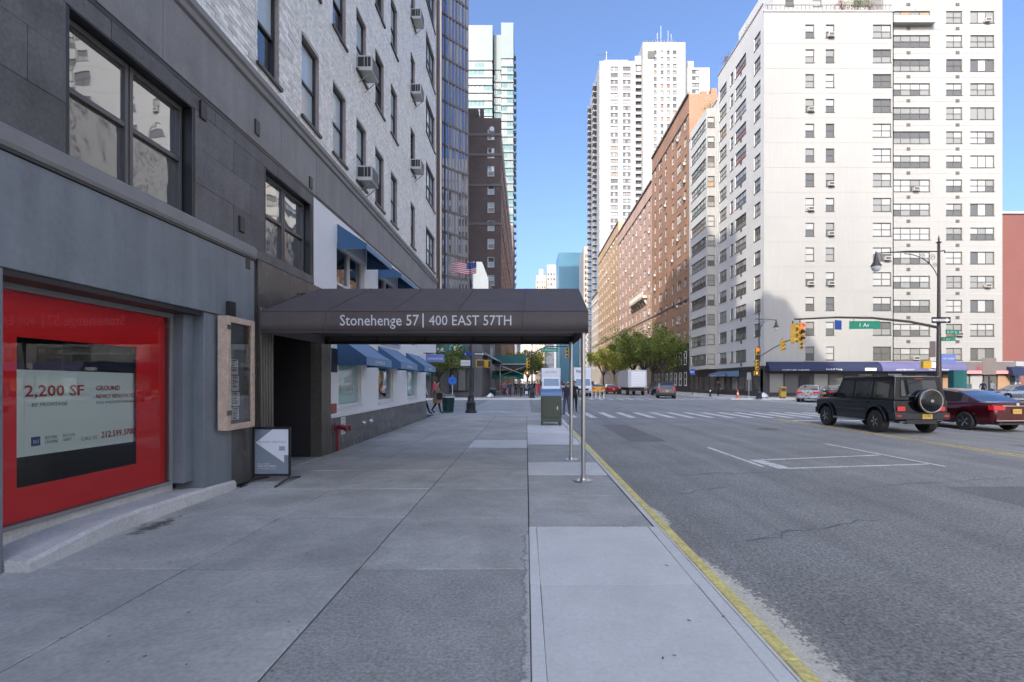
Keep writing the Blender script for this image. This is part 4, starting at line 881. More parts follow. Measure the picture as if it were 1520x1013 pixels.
# --- distant buildings closing the view
def far_block(name, label, x0, x1, y, h, mt, nx=0, fh=3.2, ww=1.4, d=25, top=None, fm=None, zmin=0, gl=0):
    b = thing(name, label, 'building', (x0, y, 0)); H = []
    if nx:
        st = (x1-x0)/nx
        for k in range(int((h-3)/fh)):
            if 2+fh*k < zmin: continue
            for i in range(nx): H.append((st*(i+.5)-ww/2, 2+fh*k, st*(i+.5)+ww/2, 2+fh*k+1.7))
    facade(b, (x0, y), 0, x1-x0, 0, h, H, mt, .3)
    for i, hh in enumerate(H): window(b, (x0+hh[0], y, hh[1]), 0, ww, 1.7, 1, 1, .2, fm or m_wf, None, pv(i, 30), .25, True)
    MB().box(x0+.01, x0+.1, y+.01, y+d, 0, h).box(x1-.1, x1-.01, y+.01, y+d, 0, h).box(x0+.2, x1-.2, y+.3, y+d, h-.6, h-.3).box(x0, x1, y+d, y+d+.1, 0, h).build('flank_wall', mt, b)
    if top: MB().box(x0+(x1-x0)*.3, x0+(x1-x0)*.7, y+3, y+10, h-.3, h+top).build('roof_housing', mt, b)
    return b
far_block('blue_glass_slab', 'far blue glass slab rising over the canopy roof beside the tower', 20.5, 34.6, 320, 83.5, m_bluew, 0, top=0)
fb_ = far_block('beige_tower', 'narrow far beige tower left of the tall white tower', 31.0, 37.5, 270, 74, m_beige, 4, 3.0, .9, top=3)
far_block('pale_orange_tower', 'far orange and white building with a brown roof housing', 8.6, 17, 430, 92, M('pale_orange', (.5, .36, .26), .7), 4, 4.4, 1.2, zmin=0, top=6)
far_block('distant_white_building', 'far stepped white building just left of the blue glass slab', 17.3, 27, 420, 99, m_tw, 4, 4.2, 1.4, zmin=40)
far_block('distant_dark_building', 'far dark blue grey block seen low under the canopy', 14, 20, 360, 40, M('slate', (.13, .15, .2), .6), 4, 3.6, .8)
far_block('distant_ochre_building', 'far ochre block seen low under the canopy', -4.6, 8, 440, 34, m_lstone, 6, 4, 1.2, zmin=10)
# --- left side beyond the avenue
G = thing('bronze_glass_tower', 'dark bronze and blue glass curtain wall tower beyond the avenue on the left', 'building', (-8.1, 70, 0))
dv = Vector((math.sin(rad(44)), math.cos(rad(44)), 0)); P0 = Vector((-8.1, 70, 0))
def curtain(p_right, L, z0, z1, ncol, fh, key):
    """wall ends at p_right, runs back-left-towards camera by L"""
    pl = p_right-dv*L; rot = math.atan2(dv.y, dv.x); w = L/ncol
    n = int((z1-z0)/fh)
    fr = MB()
    for k in range(n+1): fr.box(0, L, -.08, .25, z0+k*fh, z0+k*fh+.28)
    for i in range(ncol+1): fr.box(w*i-.05, w*i+.05, -.12, .2, z0, z1)
    o = put(fr.mesh('curtain_frame', m_bzf), 'curtain_frame', G, (pl.x, pl.y, 0), rot)
    me = {}
    for k in range(n):
        for i in range(ncol):
            v = random.Random(k*31+i*7+key).random() < .25
            kk = (v, key)
            if kk not in me: me[kk] = MB().poly([(0, .02, 0), (w, .02, 0), (w, .02, fh-.3), (0, .02, fh-.3)]).mesh('pane', m_bzg2 if v else m_bzg)
            p = pl+dv*(w*i); put(me[kk], 'pane', G, (p.x, p.y, z0+k*fh+.33), rot)
curtain(P0, 4.45, 4, 65, 8, 2.9, 1)
P1 = P0-dv*4.45; MB().box(-.45, .45, -.5, .5, 0, 65).build('corner_pier', m_signb, G, world=False).location = (P1.x+8.1-.35, P1.y-70-.1, 0)
P2 = P1+Vector((-.5, -1.2, 0)); curtain(P2, 3.2, 4, 65, 4, 2.9, 2)
q = P2-dv*12
MB().prism([(P0.x-.01, P0.y+.3), (P0.x-2.4, 88), (-30, 88), (-30, 50+12), (q.x-.2, q.y+.2), (P2.x-.2, P2.y+.2), (P1.x-.1, P1.y+.3)], 'z', 0, 65).build('core', m_bzf, G)
C_ = thing('corner_low_building', 'low dark stone corner building under the bronze tower across the avenue', 'building', (-4.7, 54, 0))
cw = [(1.0, .6, 3.6, 3.1), (4.6, .6, 7.2, 3.1), (8.4, .6, 10.6, 3.1), (11.8, .6, 14.4, 3.1)]
facade(C_, (-20, 54), 0, 15.3, 0, 8.2, cw, M('dark_grey_stone', (.10, .10, .105), .6, var=.15, vs=.8, streak=.15), .3)
for h in cw: window(C_, (-20+h[0], 54, h[1]), 0, h[2]-h[0], 2.5, 3, 1, .1, m_black, None, (0, 2), .25)
m_dg = M('dark_grey_side_stone', (.13, .13, .13), .6, var=.15, vs=.8); MB().box(-4.75, -4.7, 54.01, 66, 0, 8.2).box(-20, -4.8, 54.4, 66, 8, 8.15).build('side_wall', m_dg, C_)
for k in range(4): MB().box(-4.72, -4.66, 55+k*2.8, 56.2+k*2.8, .4, 3.4).build('pilaster', m_signb, C_)
MB().box(-12.4, -6.2, 53.75, 53.99, 4.6, 5.5).build('sign_band', M('dark_sign_band', (.03, .09, .09), .5), C_); text('lettering', 'WINE BAR', m_signw, (-10.4, 53.73, 4.85), FRONT, 3.4, .42, C_)
MB().lathe([(0, -.1), (.75, -.1), (.75, .0), (0, .0)], (-7.4, 53.7, 5.1), 20, axis='y').build('round_sign', M('cyan_sign', (.04, .42, .60), .4), C_); MB().lathe([(.3, -.12), (.48, -.12), (.48, -.1), (.3, -.1)], (-7.4, 53.7, 5.1), 20, axis='y').build('sign_ring', m_signw, C_)
MB().box(-4.1, -4.05, 58, 61.5, 4.2, 5.6).build('picture_panel', M('picture_print', (.35, .45, .55), .5, var=.7, vs=2.5), C_)
MB().prism([(-4.7, 5.0), (-4.7, 4.7), (-3.0, 3.9), (-3.0, 4.0)], 'y', 55, 62).build('glass_canopy', m_lb, C_)
L2 = thing('pale_party_wall_building', 'pale grey blank walled house with a sloping top in front of the brown brick block', 'building', (-5.3, 71, 0))
MB().prism([(-13, 0), (-13, 18.5), (-6.2, 18.5), (-5.3, 16.1), (-5.3, 0)], 'y', 71, 86).build('wall', m_lb, L2); MB().box(-8.9, -8.75, 70.9, 70.99, 12, 18).build('drain_pipe', m_black, L2)
BR = thing('brown_brick_building', 'tall dark brown brick block with pale bands on the left side of the street', 'building', (-4.6, 93, 0))
BH = [(a, 6+3.35*k, a+1.25, 7.9+3.35*k) for k in range(13) for a in (1.9,)]
facade(BR, (-11.0-2, 93), 0, 8.4, 0, 50.2, [(h[0]+4.0, h[1], h[2]+4.0, h[3]) for h in BH], m_bbr, .2)
for i, h in enumerate(BH): window(BR, (-13+4+h[0], 93, h[1]), 0, 1.25, 1.9, 1, 2, .12, m_wtrim, [m_p_dark, m_p_blind, m_p_grey, m_g_blue, m_g_blue], (4, 0) if i % 2 else (1, 4), .15, True)
BS = [(a, 5+3.35*k, a+1.6, 6.9+3.35*k) for k in range(12) for a in (4, 9, 14, 19, 24, 30, 36, 42, 50, 58, 66, 74)]
facade(BR, (-4.6, 93), E90, 85, 0, 47, BS, m_bor2 if 0 else M('warm_brown_brick', (.30, .20, .155), .85, var=.15, vs=.4), .2)  # street side of the brown brick, light on it put into the colour
for i, h in enumerate(BS): window(BR, (-4.6, 93+h[0], h[1]), E90, 1.6, 1.9, 1, 2, .14, m_wtrim, None, pv(i, 40), .15, True)
s = MB(); s.box(-30, -4.62, 93.3, 177, 46.5, 47); s.box(-30, -4.7, 177.9, 178, 0, 47); s.box(-4.62, -4.6, 93.02, 94.4, 47, 50.2); s.box(-13, -4.62, 94.3, 94.4, 47, 50.2); s.build('wall', m_bbr, BR)
s = MB()
for z in (43.2, 37.6, 30.5, 46.9): s.box(-13, -4.55, 92.9, 92.99, z, z+.45); s.box(-4.55+.0, -4.5, 92.9, 160, z, z+.45)
s.build('stone_band', m_band, BR); MB().box(-12, -9, 95, 99, 50, 53).box(-8.6, -7.9, 94, 95, 50, 52.4).build('roof_housing', m_bbr, BR)
MB().lathe([(0, 0), (.35, -.07), (.45, -.18)], (-6.3, 92.8, 48), 16, axis='y').build('satellite_dish', m_signw, BR)
TT = thing('teal_glass_tower', 'very tall pale green glass tower on the left rising behind the brown block', 'building', (-5, 200, 0))
def band_tower(x0, x1, y, h, top, nfl, key):
    L = x1-x0; MB().box(x0, x1, y, y+25, h-14, h+top).box(x0+.3, x1-.3, y+.3, y+25, 0, h-14).build('core', m_tealf, TT); fh = 3.05; n = max(2, round(L/3.2)); w = L/n
    pm = [MB().box(.12, w/2-.06, -.02, .1, 0, 1.95).box(w/2+.06, w-.12, -.02, .1, 0, 1.95).mesh('window', mm) for mm in (m_tealg, m_tealf, m_p_grey)]; sp = MB().box(0, L, -.25, .28, 0, .95).mesh('spandrel', m_tealf)
    for k in range(int((h-14)/fh)):
        z = k*fh
        if z < 22: continue
        put(sp, 'spandrel', TT, (x0, y, z))
        for i in range(n): put(pm[random.Random(k*13+i+key).choice((0, 0, 0, 1, 2, 2))], 'window', TT, (x0+w*i, y+.15, z+1.0))
band_tower(-23.5, -13.3, 200, 142.8, 0, 0, 1); band_tower(-13.0, -10.0, 203, 141, 0, 0, 2); band_tower(-9.8, -5.0, 198, 142.4, 0, 0, 3)
s = MB(); s.box(-5.0, -4.9, 200, 222, 0, 134); s.build('side_wall', m_tealg2, TT)
bl = MB().box(0, 3, -.8, 0, 0, .2).box(0, 3, -.8, -.74, .2, 1.2).mesh('balcony', m_tealf)
for k in range(10, 44): put(bl, 'balcony', TT, (-4.9, 201, 3.05*k), E90); put(bl, 'balcony', TT, (-4.9, 212, 3.05*k), E90)
far_block('dark_terraced_block', 'dark green and brown block at the far end of the left side', -30, -4.65, 182, 58, m_bbr, 0)
far_block('far_left_block', 'pale block far down the left side of the street', -30, -4.7, 262, 44, m_beige, 0, d=120)
# --- red brick building with the water tank, and off-frame corner building
RB = thing('red_brick_building', 'plain red brick flank wall at the right edge', 'building', (56, 75, 0))
MB().prism([(56.3, 0), (56.3, 23), (66, 26.5), (100, 26.5), (100, 0)], 'y', 75, 95).build('wall', m_bredb, RB); MB().prism([(56.2, 23.0), (66, 26.55), (100, 26.55), (100, 26.9), (66, 26.9), (56.2, 23.4)], 'y', 74.8, 75.2).build('coping', m_lb, RB)
wt = thing('water_tank', 'pale wooden rooftop water tank with a conical lid at the right edge', 'water tank', (74, 90, 26))
MB().lathe([(1.9, 0), (1.9, 3.4)], (74, 90, 27.4), 20).build('barrel', m_lb, wt, smooth=True); MB().lathe([(2.0, 0), (.1, 1.6)], (74, 90, 30.8), 20).build('lid', m_lb, wt, smooth=True)
for a in range(4): MB().box(74-1.3+(a % 2)*2.4, 74-1.1+(a % 2)*2.4, 90-1.3+(a//2)*2.4, 90-1.1+(a//2)*2.4, 26, 27.4).build('leg', m_black, wt)
NR = thing('opposite_building', 'grey brick block on the near right corner, outside the frame', 'building', (XR+2, 0, 0))
NH = [(1+i*3.6, 5+k*3.1, 2.6+i*3.6, 6.7+k*3.1) for i in range(12) for k in range(6)]
facade(NR, (XR+1, 22), W90, 44, 0, 24, NH, m_w2)
for i, h in enumerate(NH): window(NR, (XR+1, 22-h[0], h[1]), W90, 1.6, 1.7, 1, 2, .07, None, None, pv(i, 50), .12, True)
MB().box(XR+1.02, XR+24, 21.95, 22, 0, 24).box(XR+1.3, XR+24, -22, 21.9, 23.5, 23.7).box(XR+24, XR+24.1, -22, 22, 0, 24).build('wall', m_w2, NR)
# ------------------------------------------------------------------ entrance canopy
K = thing('entrance_canopy', 'charcoal canvas entrance canopy with white lettering reaching to the kerb on steel poles', 'canopy', (.94, 9.5, 0))
y0, y1, x0, x1 = 8.3, 10.95, -4.36, 1.02; zb, zv, zr = 2.45, 2.80, 3.40; ym = 9.55
def sag(t, n=1): return math.sin(t*math.pi)
cb = MB(); NX = 24
def ridge_x(side): return x1-.0 if side else x0+.42
rows = []
for i in range(NX+1):
    t = i/NX; X = x0+(x1-x0)*t; Xr = (x0+.45)+(x1-.03-x0-.45)*t; d = .028*abs(math.sin(t*math.pi*5))
    rows.append([(X, y0, zb), (X, y0-.004, (zb+zv)/2), (X, y0, zv), (X+(Xr-X)*.33, y0+(ym-y0)*.33, zv+(zr-zv)*.33-d), (X+(Xr-X)*.66, y0+(ym-y0)*.66, zv+(zr-zv)*.66-d), (Xr, ym, zr),
                 (X+(Xr-X)*.5, (ym+y1)/2, (zv+zr)/2), (X, y1, zv), (X, y1, zb)])
for i in range(NX):
    for k in range(8): cb.poly([rows[i][k], rows[i+1][k], rows[i+1][k+1], rows[i][k+1]])
cb.poly(rows[-1][::1]); cb.poly(rows[0][::-1])
cv = cb.build('canvas', m_can, K)
md = cv.modifiers.new('thick', 'SOLIDIFY'); md.thickness = .006
# merge the doubled points so the sheet shades softly
import bmesh
bm = bmesh.new(); bm.from_mesh(cv.data); bmesh.ops.remove_doubles(bm, verts=bm.verts, dist=.0005); bm.to_mesh(cv.data); bm.free()
cv.data.polygons.foreach_set('use_smooth', [True]*len(cv.data.polygons)); cv.data.set_sharp_from_angle(angle=rad(20))
fr = MB()
for i in range(6):
    X = x0+.1+(x1-x0-.16)*i/5; fr.path([(X, y0+.03, zv), (X, ym, zr-.09), (X, y1-.03, zv)], .014, 6); fr.tube((X, y0+.03, zb+.03), (X, y0+.03, zv), .012, n=6); fr.tube((X, y1-.03, zb+.03), (X, y1-.03, zv), .012, n=6)
for y in (y0+.025, y1-.025):
    for z in (zb+.03, zv-.02): fr.tube((x0+.03, y, z), (x1-.03, y, z), .016, n=6)
fr.tube((x0+.03, ym, zr-.1), (x1-.05, ym, zr-.1), .014, n=6); fr.build('frame', m_black, K)
sm = MB()
for i in range(1, 5):
    X = x0+(x1-x0)*i/5; Xr = (x0+.45)+(x1-.03-x0-.45)*i/5; sm.path([(X, y0-.008, zb), (X, y0-.012, zv), (Xr, ym, zr+.004)], .006, 5)
sm.path([(x0, y0-.006, zv+.002), (x1, y0-.006, zv+.002)], .006, 5); sm.path([(x0, y0-.004, zb+.004), (x1, y0-.004, zb+.004)], .009, 5); sm.build('seam', m_can, K)
MB().box(x0+.03, x1-.04, y0+.05, y1-.05, zb+.17, zb+.18).build('ceiling_cloth', m_can, K)
for X in (-3.3, -2.2, -1.1, 0): MB().lathe([(0, zb+.12), (.09, zb+.125), (.1, zb+.17)], (X, ym-.3, 0), 14).build('downlight', m_steel, K)
for nm, y in (('pole', 8.36), ('pole', 10.62)):
    p = MB().tube((.945, y, .01), (.945, y, zb+.03), .036, n=20).build(nm, m_steel, K, smooth=True)
    MB().lathe([(0, .001), (.165, .001), (.165, .010), (.15, .018), (.055, .022), (.05, .05), (.036, .055)], (.945-K.location.x, y-K.location.y, 0), 28).build('base_plate', m_steel, p, smooth=True, world=False)
    for a in range(4): MB().lathe([(0, .03), (.012, .03), (.012, .018)], (.945-K.location.x+.11*math.cos(a*1.57+.6), y-K.location.y+.11*math.sin(a*1.57+.6), 0), 6).build('bolt', m_chrome, p, world=False)
yl = y0-.012
for tx, xa, xb, h in (('Stonehenge 57', 505, 622, .235), ('|', 627.5, 629.5, .2), ('400 EAST 57TH', 637, 759, .165)):
    X = lambda px: (px-781)/750*y0
    zz_ = {'Stonehenge 57': 2.505, '|': 2.535, '400 EAST 57TH': 2.565}[tx]
    if tx == '|': MB().box(X(627.2), X(629.2), yl-.003, yl, 2.53, 2.76).build('lettering', m_letter, K)
    else: text('lettering', tx, m_letter, (X(xa), yl, zz_), FRONT, X(xb)-X(xa), h, K, 'LEFT', .001, .004 if xa < 600 else 0)
# ------------------------------------------------------------------ things on the near pavement and wall
N = thing('notice_case', 'raw pine framed notice case with papers fixed to the wall by the entrance', 'notice case', (-4.45, 7.65, .93))
xa = -4.46; f = MB()
for q_ in ((7.30, 7.38, .93, 2.6), (7.95, 8.03, .93, 2.6), (7.381, 7.949, .93, 1.02), (7.381, 7.949, 2.51, 2.6)): f.box(xa, xa+.15, *q_)
f.build('frame', m_wood, N, bevel=.005)
MB().box(xa+.0, xa+.02, 7.38, 7.95, 1.02, 2.51).build('back_board', M('grey_board', (.20, .24, .28), .7), N)
for (z0, z1, a, b) in ((1.75, 1.98, 7.58, 7.78), (1.52, 1.80, 7.40, 7.6), (1.50, 1.73, 7.61, 7.80), (1.28, 1.50, 7.41, 7.62), (1.27, 1.48, 7.63, 7.82), (1.06, 1.26, 7.41, 7.61), (1.06, 1.25, 7.62, 7.8)):
    p = MB().box(xa+.022, xa+.026, a, b, z0, z1).build('paper', m_paper, N)
    t = MB()
    for i in range(7):
        zz_ = z1-.025-i*.025
        if zz_ > z0+.01: t.box(xa+.027-N.location.x, xa+.028-N.location.x, a+.02-N.location.y, a+.02+R.uniform(.08, .15)-N.location.y, zz_-N.location.z, zz_+(.009 if i % 3 else .014)-N.location.z)
    t.build('printed_lines', m_ink, p, world=False)
MB().poly([(xa+.12, 7.38, 1.02), (xa+.12, 7.95, 1.02), (xa+.12, 7.95, 2.51), (xa+.12, 7.38, 2.51)]).build('pane', glass_clear('case_glass', (.93, .95, .97), 1.8), N)
for z in (1.15, 2.4): MB().box(xa+.15, xa+.156, 7.28, 7.40, z, z+.07).build('hinge', m_bronze, N)
MB().box(xa+.15, xa+.17, 7.97, 8.0, 1.7, 1.76).build('lock', m_steel, N); MB().box(-4.52, -4.40, 7.52, 7.66, 2.62, 2.84).build('lamp', m_black, N)
# A-frame pavement sign
Sg = thing('pavement_sign', 'black framed freestanding pavement sign with grey and white arrow print by the entrance', 'sign', (-4.08, 8.25, 0)); ys = 8.25; xa, xb, za, zb2 = -4.47, -3.85, .10, .90
f = MB(); f.box(xa, xa+.035, ys, ys+.03, za, zb2); f.box(xb-.035, xb, ys, ys+.03, za, zb2); f.box(xa+.036, xb-.036, ys, ys+.03, za, za+.035); f.box(xa+.036, xb-.036, ys, ys+.03, zb2-.035, zb2); f.build('frame', m_black, Sg, bevel=.004)
MB().box(xa+.035, xb-.035, ys+.012, ys+.022, za+.035, zb2-.035).build('panel', m_sign_g, Sg)
W_, H_ = xb-xa-.07, zb2-za-.07; PP = lambda u, v: (xa+.035+W_*u, ys+.010, za+.035+H_*v)
MB().poly([PP(.02, .70), PP(.53, 1), PP(1, 1), PP(1, .42), PP(.87, .42), PP(.87, .25)]).build('arrow_print', m_sign_l, Sg)
text('lettering', 'LUXURY RENTALS', m_sign_g, PP(.12, .695), FRONT, W_*.8, .03, Sg, 'LEFT', .002)
for (u, v, tx, w, h) in ((.08, .21, 'CALL US TODAY', .38, .02), (.08, .15, '646.222.0800', .55, .032), (.08, .10, 'stonehengenyc.com', .55, .02)): text('lettering', tx, m_signw, PP(u, v), FRONT, W_*w, h, Sg, 'LEFT', .002)
e = MB(); e.box(PP(.72, 0)[0], PP(.9, 0)[0], ys+.006, ys+.009, PP(0, .52)[2], PP(0, .62)[2]); e.build('emblem', M('emblem_grey', (.36, .38, .42), .5), Sg); text('lettering', 'S', m_sign_g, (PP(.78, 0)[0], ys+.005, PP(0, .54)[2]), FRONT, None, .045, Sg, 'LEFT', .001)
for x in (xa+.04, xb-.04): MB().path([(x, ys-.42, .008), (x, ys-.1, .05), (x, ys+.02, .06), (x, ys+.15, .05), (x, ys+.45, .008)], .016, 8).build('foot', m_black, Sg, smooth=True); MB().tube((x, ys+.015, .06), (x, ys+.015, za+.01), .012).build('stub', m_black, Sg)
# red siamese connection
Fh = thing('standpipe_connection', 'red enamelled twin standpipe connection low on the dark granite wall', 'standpipe', (-4.47, 11.85, .55))
MB().lathe([(.03, 0), (.10, 0), (.10, .02), (.05, .03), (.05, .14), (.07, .16)], (-4.47, 11.85, .58), 18, axis='x').build('flange', m_fire, Fh, smooth=True)
for s in (-1, 1): MB().path([(-4.36, 11.85, .58), (-4.30, 11.85+s*.06, .57), (-4.2, 11.85+s*.12, .55)], [.06, .055, .045], 12).lathe([(0, 0), (.06, 0), (.06, .05), (0, .06)], (-4.2, 11.85+s*.13, .545), 12, axis='x').build('outlet', m_fire, Fh, smooth=True)
MB().tube((-4.42, 11.85, .02), (-4.42, 11.85, .55), .035, n=12).build('down_pipe', m_fire, Fh, smooth=True)
# air conditioners in the windows
def ac(loc, label):
    t = thing('air_conditioner', label, 'air conditioner', loc, 0, 'window air conditioners on the brick facade'); X, Y, Z = loc
    MB().box(X-.12, X+.38, Y-.3, Y+.3, Z, Z+.40).build('casing', M('ac_casing', (.50, .49, .46), .5, var=.1, vs=6), t, bevel=.01)
    MB().box(X+.381, X+.384, Y-.27, Y+.27, Z+.03, Z+.37).build('back_grille', m_wf, t); MB().box(X+.0, X+.34, Y-.304, Y-.3005, Z+.1, Z+.36).box(X+.0, X+.34, Y+.3005, Y+.304, Z+.1, Z+.36).build('side_louvre', m_black, t)
    for i in range(2): MB().box(X+.16+i*.09, X+.175+i*.09, Y-.308, Y-.3045, Z+.1, Z+.36).build('louvre_bar', m_coping, t)
    for s in (-.24, .24): MB().tube((X, Y+s, Z-.3), (X+.34, Y+s, Z-.01), .012, n=6).build('bracket', m_corn, t)
ac((-4.5, 13.82, 7.03), 'window air conditioner lowest and nearest, in the fourth brick facade window bay'); ac((-4.5, 13.82, 9.98), 'window air conditioner one floor above the nearest low one')
ac((-4.5, 20.1, 9.98), 'far window air conditioner, lowest of three stacked near the corner'); ac((-4.5, 20.1, 12.93), 'far window air conditioner, middle of three stacked near the corner'); ac((-4.5, 20.1, 15.88), 'far window air conditioner, top of three stacked near the corner')
# hanging shop sign
hs = thing('hanging_sign', 'lavender blue hanging shop sign on a bracket at the corner of the white shop', 'sign', (-4.5, 22.1, 2.5))
MB().box(-4.38, -3.58, 22.08, 22.12, 2.50, 2.84).build('panel', m_bsign, hs, bevel=.005); text('lettering', 'commercial', m_signw, (-3.98, 22.075, 2.60), FRONT, .66, .13, hs)
MB().tube((-4.5, 22.1, 2.89), (-3.58, 22.1, 2.89), .015).tube((-4.35, 22.1, 2.84), (-4.35, 22.1, 2.89), .01).tube((-3.62, 22.1, 2.84), (-3.62, 22.1, 2.89), .01).build('bracket', m_black, hs)
# relay mailbox
mx, my = .95, 19.3
Mb = thing('mailbox', 'olive green relay mailbox with blue rounded top at the kerb', 'mailbox', (mx, my, 0))
MB().box(mx-.38, mx+.38, my-.38, my+.38, .14, 1.10).build('body', m_mailg, Mb, bevel=.015)
pr = [(my-.40, 1.10), (my-.40, 1.18)]+[(my-.40+.80*(1-math.cos(t))/2, 1.18+.20*math.sin(t)) for t in [math.pi*i/10 for i in range(1, 10)]]+[(my+.40, 1.18), (my+.40, 1.10)]
MB().prism(pr, 'x', mx-.40, mx+.40).build('top', m_mailb, Mb, smooth=True)
MB().box(mx-.3, mx+.3, my-.405, my-.381, .3, 1.0).build('door', m_mailg, Mb, bevel=.006); MB().box(mx+.2, mx+.24, my-.42, my-.406, .6, .72).build('handle', m_steel, Mb)
for a in (-.33, .33):
    for b in (-.33, .33): MB().box(mx+a-.035, mx+a+.035, my+b-.035, my+b+.035, 0, .139).build('leg', m_mailg, Mb)
# litter bins
def bin_(x, y, label):
    t = thing('litter_bin', label, 'litter bin', (x, y, 0), 0, 'dark green corner litter bins')
    m = MB(); n = 24
    for i in range(n):
        a = 6.283*i/n; c, s = math.cos(a), math.sin(a); m.path([(x+.26*c, y+.26*s, .05), (x+.33*c, y+.33*s, .82), (x+.37*c, y+.37*s, .90)], .014, 4)
    m.build('slats', m_gcan, t)['kind'] = 'stuff'
    MB().lathe([(.27, .03), (.27, .08), (.25, .08)], (x, y, 0), 24).lathe([(.375, .88), (.385, .91), (.36, .93), (.34, .9)], (x, y, 0), 24).lathe([(.31, .55), (.325, .60)], (x, y, 0), 24).build('hoop', m_gcan, t)
    MB().lathe([(.24, .04), (.30, .82)], (x, y, 0), 20).build('liner', m_gcan, t)
    MB().lathe([(.30, .82), (.34, .94), (.37, .90), (.37, .80)], (x, y, 0), 14).build('bin_bag', m_bag, t)
bin_(-4.15, 26.9, 'dark green litter bin on the near corner beside the lamp post'); bin_(-3.75, 57, 'dark green litter bin across the avenue in front of the scaffold shed')
# ------------------------------------------------------------------ street lamps, signals and signs
def lamp_post(x, y, H, side, arm, label, mt, flagpole=False, r=.085, baseh=1.0):
    t = thing('street_lamp', label, 'street lamp', (x, y, 0)); b = baseh
    MB().lathe([(.30, 0), (.30, .12*b), (.25, .16*b), (.24, .5*b), (.27, .54*b), (.20, .60*b), (.15, .9*b), (.17, .95*b), (r*1.15, 1.05*b), (r, 1.3*b), (r*.85, H*.35), (r*.62, H*.6), (r*.5, H), (r*1.1, H+.03), (.03, H+.12), (.05, H+.2), (.005, H+.42)], (x, y, 0), 16).build('post', mt, t, smooth=True)
    a = MB(); ax = x+side*arm; za = H-.55
    a.path([(x-side*.35, y, za+.02), (x-side*.3, y, za+.15), (x, y, za+.1), (x+side*arm*.5, y, za+.12), (ax, y, za+.0)], .032, 7)
    n = 14; a.path([(x+side*(arm*.55*(1-math.cos(i/n*1.57))), y, za-1.7+1.68*math.sin(i/n*1.57)) for i in range(n+1)], .022, 6)
    for (cx, cz, rr) in ((.26, -.22, .17), (.66, -.12, .12), (.16, -.62, .12), (.42, -.5, .09)):
        a.path([(x+side*(cx*arm/2.6+rr*(1-i/22)*math.cos(i*.55)), y, za+cz+rr*(1-i/22)*math.sin(i*.55)) for i in range(18)], .013, 5)
    a.build('arm', mt, t, smooth=True)
    l = MB().lathe([(.015, .12), (.05, 0), (.06, -.15), (.10, -.22), (.12, -.42), (.24, -.62), (.26, -.68), (.24, -.7)], (ax, y, za), 16).build('lantern', mt, t, smooth=True)
    MB().lathe([(.23, -.7), (.21, -.85), (.12, -.95), (0, -.98)], (ax-x, 0, za), 16).build('glass_bowl', M('lantern_glass', (.55, .58, .6), .15), l, smooth=True, world=False)
    return t
lamp_post(22.05, 27, 9.05, -1, 3.35, 'tall brown iron street lamp with scrolled arm behind the black off-roader', m_postb, r=.13, baseh=1.2)
lamp_post(22.4, 48.6, 8.1, 1, 1.65, 'black scrolled street lamp on the far right corner before the navy awning', m_post)
lp = lamp_post(-2.92, 28.3-1.6, 6.7, 1, .9, 'black iron lamp post with fluted base on the near corner behind the canopy', m_post, baseh=.95)
lamp_post(.6, 51.5, 8.2, -1, 1.5, 'black street lamp on the far left corner beside the green shed', m_post)
def housing(name, label, cat, x, y, z, facing, lit=None, n=3, group='yellow traffic signals of the junction'):
    """x,y,z top centre; facing = direction of the lenses"""
    t = thing(name, label, cat, (x, y, z), facing, group); s = .34
    for i in range(n):
        z0 = -s*(i+1); b = MB().box(-.16, .16, -.10, .10, z0+.005, z0+s-.005).build('housing', m_sigy, t, world=False, bevel=.015)
        lm = (m_lensr if lit == i else m_lensd)
        MB().lathe([(.0, -.103), (.115, -.103), (.115, -.10)], (0, 0, z0+s/2), 14, axis='y').build('lens', lm, t, world=False)
        v = MB()
        for k in range(9):
            a0, a1 = rad(-20+k*24.5), rad(-20+(k+1)*24.5); v.poly([(.13*math.cos(a0), -.10, z0+s/2+.13*math.sin(a0)), (.13*math.cos(a1), -.10, z0+s/2+.13*math.sin(a1)), (.13*math.cos(a1), -.30, z0+s/2+.13*math.sin(a1)), (.13*math.cos(a0), -.30, z0+s/2+.13*math.sin(a0))])
        v.build('visor', m_sigy, t, world=False)
    MB().tube((0, 0, 0), (0, 0, .18), .03).build('hanger', m_post, t, world=False)
    return t
def ped(label, x, y, z, facing, lit=True):
    t = thing('pedestrian_signal', label, 'pedestrian signal', (x, y, z), facing, 'pedestrian signals of the junction')
    MB().box(-.23, .23, -.10, .10, -.4, 0).build('housing', m_sigy, t, world=False, bevel=.02); MB().box(-.19, .19, -.108, -.101, -.36, -.04).build('screen', m_black, t, world=False)
    if lit: MB().box(-.07, .07, -.112, -.109, -.28, -.16).box(-.07, -.045, -.112, -.109, -.16, -.09).box(-.03, -.008, -.112, -.109, -.16, -.07).box(.01, .03, -.112, -.109, -.16, -.08).box(.045, .07, -.112, -.109, -.16, -.1).build('lit_hand', m_lensa, t, world=False)
    return t
def arm_(label, pts, r, mt):
    t = thing('mast_arm', label, 'mast arm', pts[0]); MB().path(pts, r, 8).build('arm', mt, t, smooth=True); return t
arm_('long bowed brown mast arm carrying the avenue name sign', [(22.05-.1, 27, 4.55), (20.5, 27, 4.85), (18.5, 27, 5.05), (16.6, 27, 5.08), (14.35, 27, 4.98)], [.075, .07, .06, .05, .045], m_postb)
housing('traffic_signal', 'yellow traffic signal with lit red lens hung at the end of the long mast arm', 'traffic signal', 14.62, 26.98, 4.78, 0, 0)
housing('traffic_signal', 'yellow traffic signal paired left beside the red one, turned to the avenue', 'traffic signal', 14.25, 27.0, 4.72, rad(60))
